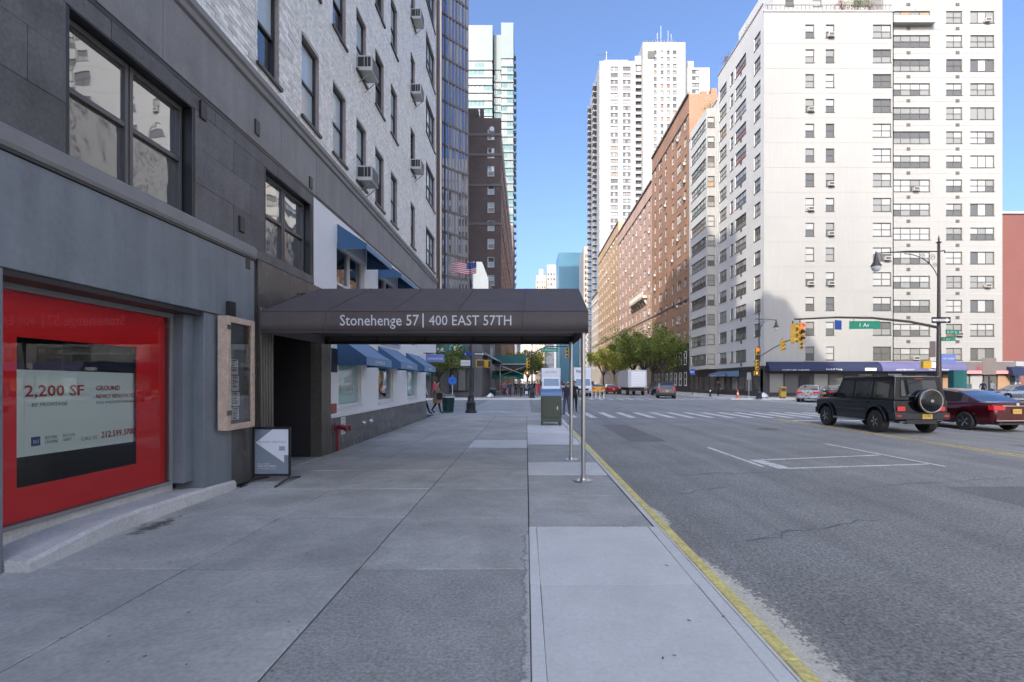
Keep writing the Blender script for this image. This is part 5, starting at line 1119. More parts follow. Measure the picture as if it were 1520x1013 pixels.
arm_('rising black mast arm of the far corner lamp', [(22.4, 48.6, 4.0), (23.8, 48.6, 4.9), (25.2, 48.6, 5.6), (26.3, 48.6, 6.0)], .05, m_post)
housing('traffic_signal', 'yellow traffic signal hanging midway on the far rising mast arm', 'traffic signal', 24.6, 48.5, 5.65, rad(25)); housing('traffic_signal', 'yellow traffic signal at the tip of the far rising mast arm', 'traffic signal', 26.4, 48.5, 5.75, rad(-20))
housing('traffic_signal', 'yellow traffic signal low on the far right corner lamp', 'traffic signal', 22.1, 48.4, 3.75, rad(10)); ped('pedestrian signal with lit orange hand on the far right corner lamp', 22.0, 48.3, 2.65, 0)
housing('traffic_signal', 'short red and orange signal high on the far right corner lamp', 'traffic signal', 22.15, 48.4, 4.9, 0, 0, 2)
housing('traffic_signal', 'yellow traffic signal on the far left corner post beside the green shed', 'traffic signal', .18, 51.2, 4.05, rad(20)); ped('pedestrian signal with lit orange hand on the far left corner post', .12, 51.2, 2.72, 0)
ped('yellow pedestrian signal on the near corner lamp post, seen edge on', -2.42, 26.6, 2.80, rad(12), False); ped('yellow pedestrian signal turned to the avenue on the near corner lamp post', -2.05, 26.7, 2.78, rad(80), False)
def plate_sign(name, label, x, y, z, w, h, mt, rz=0, tx=None, tm=None, th=None, d=.02, grp=None, extra=None):
    t = thing(name, label, 'sign', (x, y, z), rz, grp)
    MB().box(-w/2, w/2, 0, d, 0, h).build('panel', mt, t, world=False, bevel=.004)
    if tx: text('lettering', tx, tm or m_signw, (0, -.002, h*.5-(th or h*.5)/2), FRONT, None if len(tx) < 5 else w*.78, th or h*.5, t, world=False, ext=.002)
    if extra: extra(t)
    return t
def oneway(t, w, h, left=False):
    s = -1 if left else 1; MB().poly([(-w*.45, -.003, h*.32), (s*w*.28+.0, -.003, h*.32), (s*w*.28, -.003, h*.12), (s*w*.46, -.003, h*.5), (s*w*.28, -.003, h*.88), (s*w*.28, -.003, h*.68), (-w*.45, -.003, h*.68)]).build('arrow', m_signw, t, world=False); text('lettering', 'ONE WAY', m_black, (-.02, -.005, h*.38), FRONT, w*.5, h*.24, t, world=False, ext=.002)
plate_sign('street_name_sign', 'green street name sign reading 1 Av hanging from the long mast arm', 18.05, 26.95, 4.46, 1.55, .42, m_green, rad(-5), '1 Av', th=.2)
MB().tube((17.4, 27, 4.85), (18.8, 27, 4.80), .015).tube((17.5, 27, 4.85), (17.5, 26.97, 5.06), .012).build('sign_hanger', m_postb); tag(bpy.data.objects['sign_hanger'], 'thin brown hanger rod above the 1 Av sign', 'bracket')
plate_sign('parking_sign', 'blue sign panel hanging from the mast arm left of the 1 Av sign', 16.65, 26.95, 4.42, .55, .5, m_blue, rad(25))
plate_sign('one_way_sign', 'black one way sign with white arrow strapped to the brown lamp post', 22.0, 26.78, 4.75, 1.0, .32, m_black, 0, extra=lambda t: oneway(t, 1.0, .32))
plate_sign('street_name_sign', 'upper dark green street name sign right of the brown lamp post', 22.7, 26.9, 4.15, 1.0, .26, m_green, rad(18), 'E 57 St', th=.13); plate_sign('street_name_sign', 'lower green street name sign right of the brown lamp post', 22.65, 27.2, 3.83, .8, .22, m_green, rad(-14), '1 Av', th=.12)
plate_sign('parking_sign', 'tall brown back of a sign left on the brown lamp post', 21.65, 26.9, 2.95, .32, .85, m_signb); plate_sign('info_sign', 'pale lettered panel low on the brown lamp post', 22.45, 26.85, 2.62, .75, .5, m_bsign, 0, 'NO TURN', m_signw, .1)
ped('brown backed pedestrian signal on the brown lamp post', 21.3, 26.9, 2.75, rad(180), False); 
cbx = thing('signal_cabinet', 'dark green signal cabinet behind the black off-roader', 'cabinet', (23.0, 27.0, 0)); MB().box(22.65, 23.35, 26.75, 27.15, .15, 2.25).build('body', m_shed, cbx, bevel=.02); MB().box(22.7, 23.3, 26.74, 26.749, .3, 2.1).build('door', m_shed, cbx)
sp = thing('square_sign', 'square brown sign back on a dark post behind the red saloon', 'sign', (26.4, 29.8-1, 0)); MB().tube((26.4, 28.8, 0), (26.4, 28.8, 2.7), .045).build('post', m_black, sp); MB().box(25.95, 26.75, 28.74, 28.76, 2.05, 3.0).build('panel', m_signb, sp)
eb = thing('utility_box', 'pale grey utility box on the far right pavement beyond the red saloon', 'cabinet', (43.5, 50.5, 0)); MB().box(42.6, 44.3, 50.2, 51.0, 0, 1.45).build('body', m_lb, eb, bevel=.03); MB().box(42.75, 43.4, 50.18, 50.199, .1, 1.3).build('door', m_lb, eb)
plate_sign('one_way_sign', 'one way sign with white arrow on the near corner lamp post', -2.45, 26.55, 3.02, .55, .17, m_black, rad(10), extra=lambda t: oneway(t, .55, .17)); plate_sign('one_way_sign', 'second one way sign left on the near corner lamp post', -3.05, 26.6, 3.02, .45, .17, m_blue, rad(-20), extra=lambda t: oneway(t, .45, .17, True))
plate_sign('parking_sign', 'white parking rules sign under the arrows on the near corner lamp post', -3.2, 26.6, 2.48, .52, .30, m_signw, rad(-8), 'NO STANDING', m_redtxt, .05)
plate_sign('street_name_sign', 'green avenue name sign hanging over the far left corner', 2.3, 49.9, 4.60, 1.75, .40, m_green, 0, '1 Avenue', th=.2)
arm_('short black mast arm holding the far left name sign', [(.6, 51.5, 4.3), (1.2, 50.8, 4.8), (1.9, 50, 5.1), (4.2, 50, 5.15)], .05, m_post); housing('traffic_signal', 'yellow traffic signal at the tip of the far left mast arm', 'traffic signal', 4.05, 50, 5.0, rad(0))
for (x, y, lb) in ((-7.4, 50.8, 'round blue sign on a thin post across the avenue by the trees'),):
    t = thing('round_sign_post', lb, 'sign', (x, y, 0)); MB().tube((x, y, 0), (x, y, 2.3), .03).build('post', m_steel, t); MB().lathe([(0, -.02), (.42, -.02), (.42, 0), (0, 0)], (x, y-.04, 1.75), 20, axis='y').build('disc', M('mid_blue_sign', (.02, .13, .50), .4), t); MB().box(x-.13, x+.13, y-.08, y-.065, 1.6, 1.9).build('symbol', m_blue, t)
# flag on a staff by the corner lamp
fg = thing('flag', 'red white and blue striped national flag flying from a staff above the canopy', 'flag', (-3.0, 27, 0))
MB().tube((-3.0, 27, 5.6), (-3.0, 27, 8.45), .022).build('staff', m_black, fg)
fy = lambda u: 27+.16*math.sin(u*7)*(u+.1); fz = lambda u: -.08*u-.05*math.sin(u*5)
def fpt(u, v): return (-2.98+.32-1.32*u, fy(u), 7.45+.62*v+fz(u))
m_fr = M('flag_red', (.55, .04, .07), .7); m_fw = M('flag_white', (.7, .68, .68), .7); m_fb = M('flag_blue', (.03, .05, .25), .7); st = MB(); n = 20
for s_ in range(13):
    for i in range(n):
        u0, u1 = i/n, (i+1)/n; v0, v1 = s_/13, (s_+1)/13; mi = 2 if (u0 < .4 and s_ >= 6) else (0 if s_ % 2 == 0 else 1); st.poly([fpt(u0, v0), fpt(u1, v0), fpt(u1, v1), fpt(u0, v1)], mi)
st.build('cloth', [m_fr, m_fw, m_fb], fg); sp_ = MB()
for i in range(5):
    for j in range(4):
        c = Vector(fpt(.05+i*.075, .52+j*.125)); sp_.poly([(c.x+.014*math.cos(k*1.257), c.y-.004, c.z+.014*math.sin(k*1.257)) for k in range(5)])
sp_.build('stars', m_fw, fg)['kind'] = 'stuff'
# cones, barrels, news boxes and so on at the far right corner
def cone(x, y, label):
    t = thing('traffic_cone', label, 'traffic cone', (x, y, 0)); MB().lathe([(.15, .03), (.11, .35), (.03, .92), (0, .92)], (x, y, 0), 14).build('cone', m_orange, t, smooth=True); MB().lathe([(.106, .40), (.08, .58)], (x, y, 0), 14).build('band', m_signw, t); MB().box(x-.2, x+.2, y-.2, y+.2, 0, .03).build('foot', m_orange, t)
cone(20.9, 49.9, 'orange traffic cone with white band on the far right corner')
def barrel(x, y, label, z=-.1):
    t = thing('traffic_barrel', label, 'traffic barrel', (x, y, z))
    for i in range(5): MB().lathe([(.30-.018*i, .2*i+.05), (.29-.018*i, .2*i+.25)], (x, y, z), 16).build('band', m_orange if i % 2 == 0 else m_signw, t)
    MB().lathe([(.34, 0), (.34, .05), (.3, .05)], (x, y, z), 16).lathe([(.21, 1.05), (.15, 1.08), (0, 1.08)], (x, y, z), 16).build('rim', m_orange, t)
barrel(26.6, 49.2, 'orange and white traffic barrel at the right corner shop')
nb = thing('news_box', 'yellow newspaper box before the navy awning shop', 'news box', (25.3, 49.9, 0)); MB().box(25.05, 25.6, 49.7, 50.1, .1, 1.15).build('cabinet', M('news_yellow', (.5, .30, .05), .5), nb, bevel=.02); MB().box(25.1, 25.55, 49.69, 49.699, .7, 1.05).build('door', m_p_dark, nb); MB().box(25.1, 25.2, 49.75, 50.05, 0, .1).box(25.45, 25.55, 49.75, 50.05, 0, .1).build('leg', m_black, nb)
def box_post(x, y, h, label, mt):
    t = thing('sign_post', label, 'sign', (x, y, 0)); MB().tube((x, y, 0), (x, y, h), .03).build('post', m_steel, t); MB().box(x-.2, x+.2, y-.03, y-.01, h-.75, h-.05).build('panel', mt, t)
box_post(21.9+.1, 49.9, 2.6, 'pale parking sign on a thin post left of the far right lamp', m_lb)
bp_ = plate_sign('bus_sign', 'blue and white bus stop sign at the tree on the far right pavement', 20.9, 63.5, 2.5, .6, .75, m_blue, 0, 'BUS', m_signw, .2); MB().tube((0, .05, -2.5), (0, .05, .7), .035).build('post', m_post, bp_, world=False)
hy = thing('fire_hydrant', 'small black and silver fire hydrant on the far right corner', 'hydrant', (16.9+3.5, 56, 0)); MB().lathe([(.16, 0), (.16, .06), (.11, .08), (.10, .5), (.13, .53), (.13, .58)], (20.4, 56, 0), 14).build('barrel', m_black, hy, smooth=True); MB().lathe([(.12, .58), (.09, .7), (0, .76)], (20.4, 56, 0), 14).build('bonnet', m_steel, hy, smooth=True)
for i in range(4):
    x = 6.9+i*.42; t = thing('delineator_post', ('leftmost', 'second from left', 'second from right', 'rightmost')[i]+' of four white lane posts beyond the crosswalk', 'lane post', (x, 53, ZR), 0, 'white lane posts'); MB().lathe([(.11, 0), (.11, .05), (.045, .06), (.045, .9), (0, .92)], (x, 53, ZR), 10).build('post', m_signw, t, smooth=True); MB().lathe([(.047, .62), (.047, .74)], (x, 53, ZR), 10).build('band', m_orange, t)
for (x, y, lb, s) in ((-3.95+.3, 51.6, 'crumpled white rubbish bag behind the near corner lamp post', .34), (23.6, 50.2, 'white rubbish bag on the far right corner under the signals', .4)):
    b = MB(); rr = random.Random(5)
    b.lathe([(s*.6, 0), (s, s*.35), (s*.9, s*.8), (s*.4, s*1.2), (s*.12, s*1.35), (s*.2, s*1.5)], (x, y, 0), 14); b.v = [(vx+rr.uniform(-.04, .04), vy+rr.uniform(-.04, .04), max(0, vz+rr.uniform(-.03, .03))) for vx, vy, vz in b.v]
    o = b.build('rubbish_bag', m_bag, None, smooth=True); tag(o, lb, 'rubbish bag')
# pavement shed with green boards
sh = thing('scaffold_shed', 'dark green boarded pavement shed on steel posts over the far left pavement', 'scaffold', (-1.5, 62, 0))
MB().box(-4.2, .35, 62, 62.06, 3.85, 4.85).build('fascia_board', m_shed, sh); MB().box(.30, .36, 62.07, 84, 3.85, 4.85).build('fascia_board', m_shed, sh); MB().box(-4.2, .3, 62.07, 84, 3.8, 3.84).build('deck', m_black, sh)
for y in (62.2, 68, 74, 80):
    for x in (-3.2, .1): MB().tube((x, y, 0), (x, y, 3.8), .045).build('post', m_steel, sh)
MB().tube((-4.2, 61.98, 3.8), (.35, 61.98, 3.8), .04).build('beam', m_steel, sh); MB().tube((-3.1, 62.1, 3.6), (0, 62.1, 2.4), .025).build('brace', m_steel, sh); MB().tube((-3.1, 62.1, 2.4), (0, 62.1, 3.6), .025).build('brace', m_steel, sh)
ga = thing('green_awning', 'bright green shop awning with white lettering under the pavement shed', 'awning', (-2.5, 66, 0))
MB().prism([(66, 2.0), (66, 3.1), (64.6, 2.45), (64.6, 2.0)], 'x', -4.4, -.3).build('canvas', M('bottle_green', (.005, .17, .11), .6), ga); text('lettering', 'CAFE ROMA', m_signw, (-2.2, 64.58, 2.08), FRONT, 1.9, .24, ga); MB().tube((-.35, 64.65, 0), (-.35, 64.65, 2.0), .03).tube((-4.35, 64.65, 0), (-4.35, 64.65, 2.0), .03).build('post', m_steel, ga)
# phone booth across the avenue
pb = thing('phone_kiosk', 'glass and dark steel kiosk across the avenue by the trees', 'kiosk', (-10.2, 51, 0))
MB().box(-11.0, -10.94, 50.5, 51.5, 0, 2.3).box(-9.6, -9.54, 50.5, 51.5, 0, 2.3).box(-11, -9.54, 51.44, 51.5, 0, 2.3).build('side', m_p_dark, pb); MB().box(-11.05, -9.5, 50.45, 51.55, 2.3, 2.75).build('roof', m_shed, pb); text('lettering', 'phone', m_signw, (-10.3, 50.44, 2.4), FRONT, .9, .2, pb)
# ------------------------------------------------------------------ vehicles
_wc = {}
def wheel(parent, x, y, r, w, side, rimr=.66, spokes=5):
    k = (r, w, side, rimr, spokes)
    if k not in _wc:
        t = MB().lathe([(r*.62, -w*.5), (r*.93, -w*.5), (r, -w*.36), (r, w*.36), (r*.93, w*.5), (r*.62, w*.5), (r*.60, w*.3), (r*.60, -w*.3), (r*.62, -w*.5)], (0, 0, 0), 28, axis='x').mesh('wheel', m_tyre, True)
        s = side; ri = MB().lathe([(r*rimr, s*w*.42), (r*rimr*.94, s*w*.47), (r*rimr*.88, s*w*.40), (r*rimr*.86, s*w*.1), (0, s*w*.08)], (0, 0, 0), 24, axis='x', m=0)
        ri.m = [1 if k_ >= 24*3 else 0 for k_ in range(len(ri.f))]
        for i in range(spokes):
            a = 6.283*i/spokes
            for da in (-.13, .13):
                c0, s0, c1, s1 = math.cos(a+da*.3), math.sin(a+da*.3), math.cos(a+da), math.sin(a+da)
                ri.path([(s*w*.42, .04*c0, .04*s0), (s*w*.43, r*rimr*.93*c1, r*rimr*.93*s1)], [.032, .020], 5)
        ri.lathe([(.075, s*w*.38), (.07, s*w*.46), (0, s*w*.47)], (0, 0, 0), 14, axis='x'); _wc[k] = (t, ri.mesh('rim', [m_rim, m_under], True))
    t, ri = _wc[k]; o = put(t, 'wheel', parent, (x, y, r), 0, world=False); put(ri, 'rim', o, world=False); return o
def ip(y, tab): return float(np.interp(y, [a for a, b in tab], [b for a, b in tab]))
def car(name, label, cat, L, Wd, deck, roof, yr, yf, r, pm, group=None, pillars=(), zb=.24, wr=.70, taper=.10, wbelt=.90, rim=5, glassmat=None, rnd=1):
    """rear at -L/2, front +L/2; deck = upper edge of the lower body, roof = roof line from rear glass foot to windscreen foot"""
    t = thing(name, label, cat, (0, 0, 0), 0, group); t.empty_display_size = 1
    ra = r*1.14; N = int(L/.055); ys = [-L/2+L*i/N for i in range(N+1)]; HW = Wd/2
    def hw(y): return HW*(1-taper*abs(2*y/L)**3.2)-(.05 if abs(y) > L/2-.02 else 0)
    def bot(y):
        z = zb+.10*max(0, abs(2*y/L)-.86)/.14
        for c in (yr, yf):
            if abs(y-c) < ra: z = max(z, r+math.sqrt(ra*ra-(y-c)**2)*1.0)
        return z
    low = MB(); secs = []
    for y in ys:
        w = hw(y); zd = ip(y, deck); z0 = min(bot(y), zd-.12); e = 1 if L/2-abs(y) > .12 else (.90+.10*(L/2-abs(y))/.12); zd2 = z0+(zd-z0)*1
        sec = [(w*.93*e, z0)]
        for fz, fw in ((.35, .995), (.62, 1.0), (.86, .975), (.96, .945), (1.0, wbelt)):
            z = max(z0+.005*fz, zb+(zd-zb)*fz); sec.append((w*fw*e, min(z, zd) if z > z0 else z0+.01*fz))
        sec += [(w*.5*e, zd+.02), (0, zd+.028)]; secs.append(sec)
    n = len(secs[0])
    for i in range(N+1):
        for s in (1, -1):
            for (x, z) in secs[i]: low.v.append((s*x, ys[i], z))
    for i in range(N):
        for s in (0, 1):
            for k in range(n-1):
                a = i*2*n+s*n+k; q_ = (a, a+1, a+2*n+1, a+2*n); low.f.append(q_ if s else q_[::-1]); low.m.append(0)
    for i, rv in ((0, 0), (N, 1)):
        b0 = i*2*n; q_ = [b0+k for k in range(n)]+[b0+n+k for k in range(n-2, -1, -1)]; low.f.append(tuple(q_ if rv else q_[::-1])); low.m.append(0)
    low.build('body', pm, t, smooth=True, world=False)
    MB().box(-HW*.80, HW*.80, -L/2+.12, L/2-.12, zb+.02, min(ip(0, deck), ip(yr, deck))-.14).build('underbody', m_under, t, world=False)
    # greenhouse
    y0, y1 = roof[0][0], roof[-1][0]; zmax = max(b for a, b in roof); M_ = int((y1-y0)/.06); gy = [y0+(y1-y0)*i/M_ for i in range(M_+1)]
    def gsec(y):
        zr_ = ip(y, roof); zd = ip(y, deck); wb = hw(y)*wbelt*.985; wt_ = HW*wr; f = max(0, (zr_-zd)/(zmax-ip(0, deck))); ws = wb-(wb-wt_)*min(1, f)
        return [(wb, zd), (ws+.01, zd+(zr_-zd)*.9), (ws-.05, zr_), (ws*.5, zr_+.03*f), (0, zr_+.04*f)]
    yt = [a for a, b in roof if b > zmax-.09]; yt0, yt1 = min(yt), max(yt)
    P = {'roof': MB(), 'side_window': MB(), 'windscreen': MB(), 'rear_window': MB()}
    for i in range(M_):
        A_, B_ = gsec(gy[i]), gsec(gy[i+1]); ym_ = (gy[i]+gy[i+1])/2; pil = any(a < ym_ < b for a, b in pillars)
        for s in (1, -1):
            for k in range(4):
                if k == 0: key = 'roof' if pil else 'side_window'
                elif k == 1: key = 'roof'
                else: key = 'roof' if yt0-.02 < ym_ < yt1+.02 else ('rear_window' if ym_ < yt0 else 'windscreen')
                a, b = (gy[i], gy[i+1]); q_ = [(s*A_[k][0], a, A_[k][1]), (s*B_[k][0], b, B_[k][1]), (s*B_[k+1][0], b, B_[k+1][1]), (s*A_[k+1][0], a, A_[k+1][1])]
                P[key].poly(q_ if s > 0 else q_[::-1])
    for k, mb in P.items():
        if not mb.f: continue
        o = mb.build(k, pm if k == 'roof' else (glassmat or m_cglass), t, world=False)
        bm = bmesh.new(); bm.from_mesh(o.data); bmesh.ops.remove_doubles(bm, verts=bm.verts, dist=.001); bm.to_mesh(o.data); bm.free()
        o.data.polygons.foreach_set('use_smooth', [True]*len(o.data.polygons)); o.data.set_sharp_from_angle(angle=rad(35))
    for y in (yr, yf):
        for s in (-1, 1): wheel(t, s*(HW-.12), y, r, .22, s, .66, rim)
    t['_hw'] = HW
    return t
def lights(t, L, Wd, zt, w, h, pm, plate_z=None, head=True, zh=None, mt=None, tz=0, wrap=.16):
    y = -L/2
    for s in (-1, 1):
        xo = s*(Wd/2*.90); xi = s*(Wd/2*.90-w); MB().prism([(xi, y-.012), (xo, y-.004), (xo+s*.045, y+wrap), (xo-s*.05, y+wrap), (xi, y+.08)], 'z', zt-h/2, zt+h/2).build('tail_light', m_tail, t, world=False, bevel=.01)
        if head: MB().prism([(s*(Wd/2*.88-.38), L/2+.004), (s*Wd/2*.885, L/2-.02), (s*(Wd/2*.935), L/2-.2), (s*(Wd/2*.8), L/2-.2), (s*(Wd/2*.88-.38), L/2-.08)], 'z', (zh or zt)-.08, (zh or zt)+.06).build('headlight', m_head, t, world=False)
    if plate_z: p = MB().box(-.16, .16, y-.03, y-.015, plate_z-.08, plate_z+.08).build('licence_plate', m_plate, t, world=False); text('lettering', 'HGB 4217', m_blue, (0, -L/2-.031, plate_z-.035), FRONT, .26, .07, p, world=False, ext=.001)
def sedan(name, label, cat, pm, L=4.8, Wd=1.84, h=1.46, group=None, rz=0, loc=(0, 0, ZR), rim=5):
    k = h/1.46; d = [(-L/2, .86*k), (-L/2+.12, 1.0*k), (-L/2+.75, 1.03*k), (-.2, .96*k), (1.05, .93*k), (L/2-.7, .84*k), (L/2-.12, .68*k), (L/2, .55*k)]
    rf = [(-L/2+.55, 1.03*k), (-L/2+1.0, 1.22*k), (-L/2+1.45, 1.38*k), (-L/2+1.9, 1.435*k), (-.1, 1.46*k), (.35, 1.42*k), (.75, 1.25*k), (1.2, .96*k)]
    t = car(name, label, cat, L, Wd, d, rf, -L/2+1.02, L/2-.92, .335, pm, group, ((-L/2+.5, -L/2+.98), (-.28, -.18), (.85, 1.3)), rim=rim)
    lights(t, L, Wd, .84*k, .42, .16, pm, .72*k, zh=.66*k)
    MB().box(-Wd*.40, Wd*.40, -L/2-.03, -L/2+.2, .33, .50).build('rear_bumper', pm, t, world=False, bevel=.04); MB().box(-Wd*.36, Wd*.36, -L/2-.035, -L/2+.1, .27, .33).build('bumper_valance', m_plast, t, world=False)
    for s in (-1, 1): MB().box(s*Wd*.47, s*(Wd*.47)+s*.17, .82, .95, .97*k, 1.08*k).build('mirror', pm, t, world=False, bevel=.02)
    t.location = loc; t.rotation_euler = (0, 0, rz); return t
def suv(name, label, cat, pm, L=4.7, Wd=1.88, h=1.68, group=None, rz=0, loc=(0, 0, ZR)):
    k = h/1.68; d = [(-L/2, .95*k), (-L/2+.1, 1.08*k), (0, 1.04*k), (1.1, 1.04*k), (L/2-.55, .97*k), (L/2-.1, .82*k), (L/2, .6*k)]
    rf = [(-L/2+.06, 1.08*k), (-L/2+.28, 1.42*k), (-L/2+.6, 1.62*k), (-.3, 1.68*k), (.3, 1.62*k), (.8, 1.38*k), (1.25, 1.06*k)]
    t = car(name, label, cat, L, Wd, d, rf, -L/2+1.0, L/2-.92, .37, pm, group, ((-L/2, -L/2+.5), (-1.0, -.9), (.0, .1), (.95, 1.4)), wr=.72, zb=.28)
    lights(t, L, Wd, .98*k, .36, .2, pm, .78*k, zh=.8*k); MB().box(-Wd*.44, Wd*.44, -L/2-.06, -L/2+.15, .40, .62).build('rear_bumper', m_plast, t, world=False, bevel=.04)
    for s in (-1, 1): MB().box(s*Wd*.47, s*(Wd*.47)+s*.19, .85, 1.0, 1.06*k, 1.22*k).build('mirror', pm, t, world=False, bevel=.02)
    t.location = loc; t.rotation_euler = (0, 0, rz); return t
# --- the black boxy off-roader
p_blk = paint('black_car_paint', (.004, .0045, .007), .1, .15)
gx, gy_ = 12.92, 18.75
O = thing('off_road_car', 'black boxy off-road car with rear spare wheel waiting left of the red saloon', 'car', (gx, gy_, ZR)); hw = .88
def ob(mb, nm, mt, **k): return mb.build(nm, mt, O, world=False, **k)
Y0, Y1 = -2.2, 2.2; yr, yf, r = -1.38, 1.47, .385
# side outline of the lower body with wheel arches
def arch(c, ra, n=12): return [(c+ra*math.cos(math.pi-i*math.pi/n), .42+ra*.98*math.sin(i*math.pi/n)) for i in range(n+1)]
low = [(Y0, .52), (Y0, 1.12), (.90, 1.12), (2.02, 1.07), (Y1, 1.02), (Y1, .50)]+arch(yf, .50)[::-1]+[(yf-.51, .40), (yr+.51, .40)]+arch(yr, .50)[::-1]
ob(MB().prism(low, 'x', -hw, hw), 'body', p_blk, bevel=.025)
cab = [(Y0+.03, 1.121), (Y0+.12, 1.90), (Y0+.25, 1.93), (.55, 1.93), (.66, 1.90), (1.0, 1.121)]
def side_x(z): return hw-.02-(z-1.12)*.13
g = MB(); n = len(cab); g.v = [(-side_x(z), y, z) for y, z in cab]+[(side_x(z), y, z) for y, z in cab]
g.f = [tuple(range(n))[::-1], tuple(range(n, 2*n))]+[(k, (k+1) % n, n+(k+1) % n, n+k) for k in range(n)]; g.m = [0]*len(g.f)
ob(g, 'cabin', p_blk, bevel=.03, seg=3)
def sidewin(ya, yb, z0, z1, slope=0):
    for s in (-1, 1):
        m = MB(); e = .008; q_ = [(s*(side_x(z)+e), y, z) for y, z in ((ya, z0), (yb, z0), (yb-slope, z1), (ya, z1))]; m.poly(q_ if s > 0 else q_[::-1]); ob(m, 'side_window', m_cglass)
        m = MB(); m.path([(s*(side_x(z)+.004), y, z) for y, z in ((ya, z0), (yb, z0), (yb-slope, z1), (ya, z1), (ya, z0))], .016, 5); ob(m, 'window_seal', m_plast)
sidewin(-1.92, -1.22, 1.20, 1.76); sidewin(-1.05, -.22, 1.20, 1.76); sidewin(-.06, .80, 1.20, 1.76, .22)
yw = lambda z: Y0+.03+.09*(z-1.121)/.78-.006
ob(MB().poly([(-.62, yw(1.26), 1.26), (.62, yw(1.26), 1.26), (.58, yw(1.80), 1.80), (-.58, yw(1.80), 1.80)]), 'rear_window', m_cglass)
ob(MB().path([(-.62, yw(1.26), 1.26), (.62, yw(1.26), 1.26), (.58, yw(1.80), 1.80), (-.58, yw(1.80), 1.80), (-.62, yw(1.26), 1.26)], .018, 5), 'window_seal', m_plast)
ob(MB().poly([(.64, .99, 1.16), (-.64, .99, 1.16), (-.60, .71, 1.82), (.60, .71, 1.82)]), 'windscreen', m_cglass)
for s in (-1, 1):
    fl_ = MB()
    for c in (yr, yf):
        n = 14; pts = [(c+.53*math.cos(math.pi-i*math.pi/n), .42+.53*math.sin(i*math.pi/n)) for i in range(n+1)]; inn = [(c+.47*math.cos(math.pi-i*math.pi/n), .42+.47*math.sin(i*math.pi/n)) for i in range(n+1)]
        fl_ = MB().prism(pts+inn[::-1], 'x', *sorted((s*(hw-.02), s*(hw+.075)))); ob(fl_, 'fender_flare', p_blk, bevel=.012)
    ob(MB().box(*sorted((s*hw, s*(hw+.10))), yr+.55, yf-.55, .36, .42), 'running_board', m_rim, bevel=.01)
    ob(MB().box(*sorted((s*hw, s*(hw+.016))), yr+.54, yf-.54, .73, .80).box(*sorted((s*hw, s*(hw+.016))), Y0+.05, yr-.54, .73, .80), 'side_moulding', m_plast, bevel=.004)
    for y in (-1.13, -.14, .93): ob(MB().box(*sorted((s*(hw-.001), s*(hw+.003))), y-.006, y+.006, .46, 1.10), 'door_gap', m_under)
    for y in (-.95, .02): ob(MB().box(*sorted((s*hw, s*(hw+.05))), y, y+.16, 1.0, 1.035), 'door_handle', p_blk, bevel=.008)
    for c in (yr, yf): wheel(O, s*(hw-.06), c, r, .27, s, .68, 5)
    ob(MB().box(*sorted((s*.52, s*.78)), Y0-.035, Y0, .78, .93), 'tail_light', m_tail, bevel=.01)
    ob(MB().box(*sorted((s*.70, s*.84)), Y0-.10, Y0-.095, .60, .65), 'reflector', m_tail)
    ob(MB().box(*sorted((s*(hw+.02), s*(hw+.22))), .72, .85, 1.16, 1.34), 'mirror', p_blk, bevel=.02)
    ob(MB().lathe([(.10, 0), (.10, .03), (0, .04)], (s*.66, Y1, .86), 18, axis='y'), 'headlight', m_head)
    ob(MB().box(*sorted((s*.60, s*.78)), 1.75, 2.02, 1.07, 1.11), 'indicator', m_orange)
    ob(MB().path([(s*.72, -2.0, 1.945), (s*.72, .45, 1.95)], .012, 6), 'roof_rail', m_plast)
ob(MB().box(-hw-.02, hw+.02, Y0-.09, Y0+.1, .50, .72), 'rear_bumper', m_plast, bevel=.025); ob(MB().box(-.5, .5, Y0-.05, Y0+.1, .36, .499), 'tow_panel', m_plast)
ob(MB().box(-hw, hw, Y1-.1, Y1+.1, .48, .72), 'front_bumper', m_plast, bevel=.02); ob(MB().box(-.44, .44, Y1, Y1+.02, .76, .98), 'grille', m_plast)
pl = ob(MB().box(-.02, .30, Y0-.115, Y0-.095, .53, .69), 'licence_plate', m_plate); text('lettering', 'FSD 8023', m_blue, (.14, Y0-.117, .575), FRONT, .26, .07, pl, world=False, ext=.001)
spw = ob(MB().lathe([(.0, -.30), (.30, -.30), (.365, -.27), (.395, -.20), (.395, -.10), (.37, -.04), (.2, .0)], (.16, Y0+.02, 1.12), 32, axis='y'), 'spare_wheel_cover', p_blk, smooth=True)
MB().lathe([(.375, -.275), (.385, -.285), (.398, -.25), (.398, -.22)], (.16, Y0+.02, 1.12), 32, axis='y').build('chrome_ring', m_rim, spw, smooth=True, world=False); MB().lathe([(.035, -.312), (.05, -.312), (.05, -.30)], (.16, Y0+.02, 1.12), 16, axis='y').box(.155, .165, Y0-.295, Y0-.288, 1.075, 1.165).build('emblem', m_rim, spw, world=False)
ob(MB().box(-.78, .78, Y0+.4, Y1-.4, .45, 1.0), 'underbody', m_under); ob(MB().box(.62, .66, Y0-.01, Y0+.02, 1.3, 1.5), 'hinge', m_plast); ob(MB().box(-.12, .12, Y0+.08, Y0+.105, 1.83, 1.85), 'high_brake_light', m_tail)
ob(MB().prism([(.9, 1.121), (1.0, 1.15), (2.0, 1.10), (2.1, 1.075)], 'x', -.62, .62), 'bonnet', p_blk, bevel=.02)
ob(MB().path([(-.5, -2.2, .42), (-.72, -2.26, .42)], .03, 8), 'exhaust', m_rim)
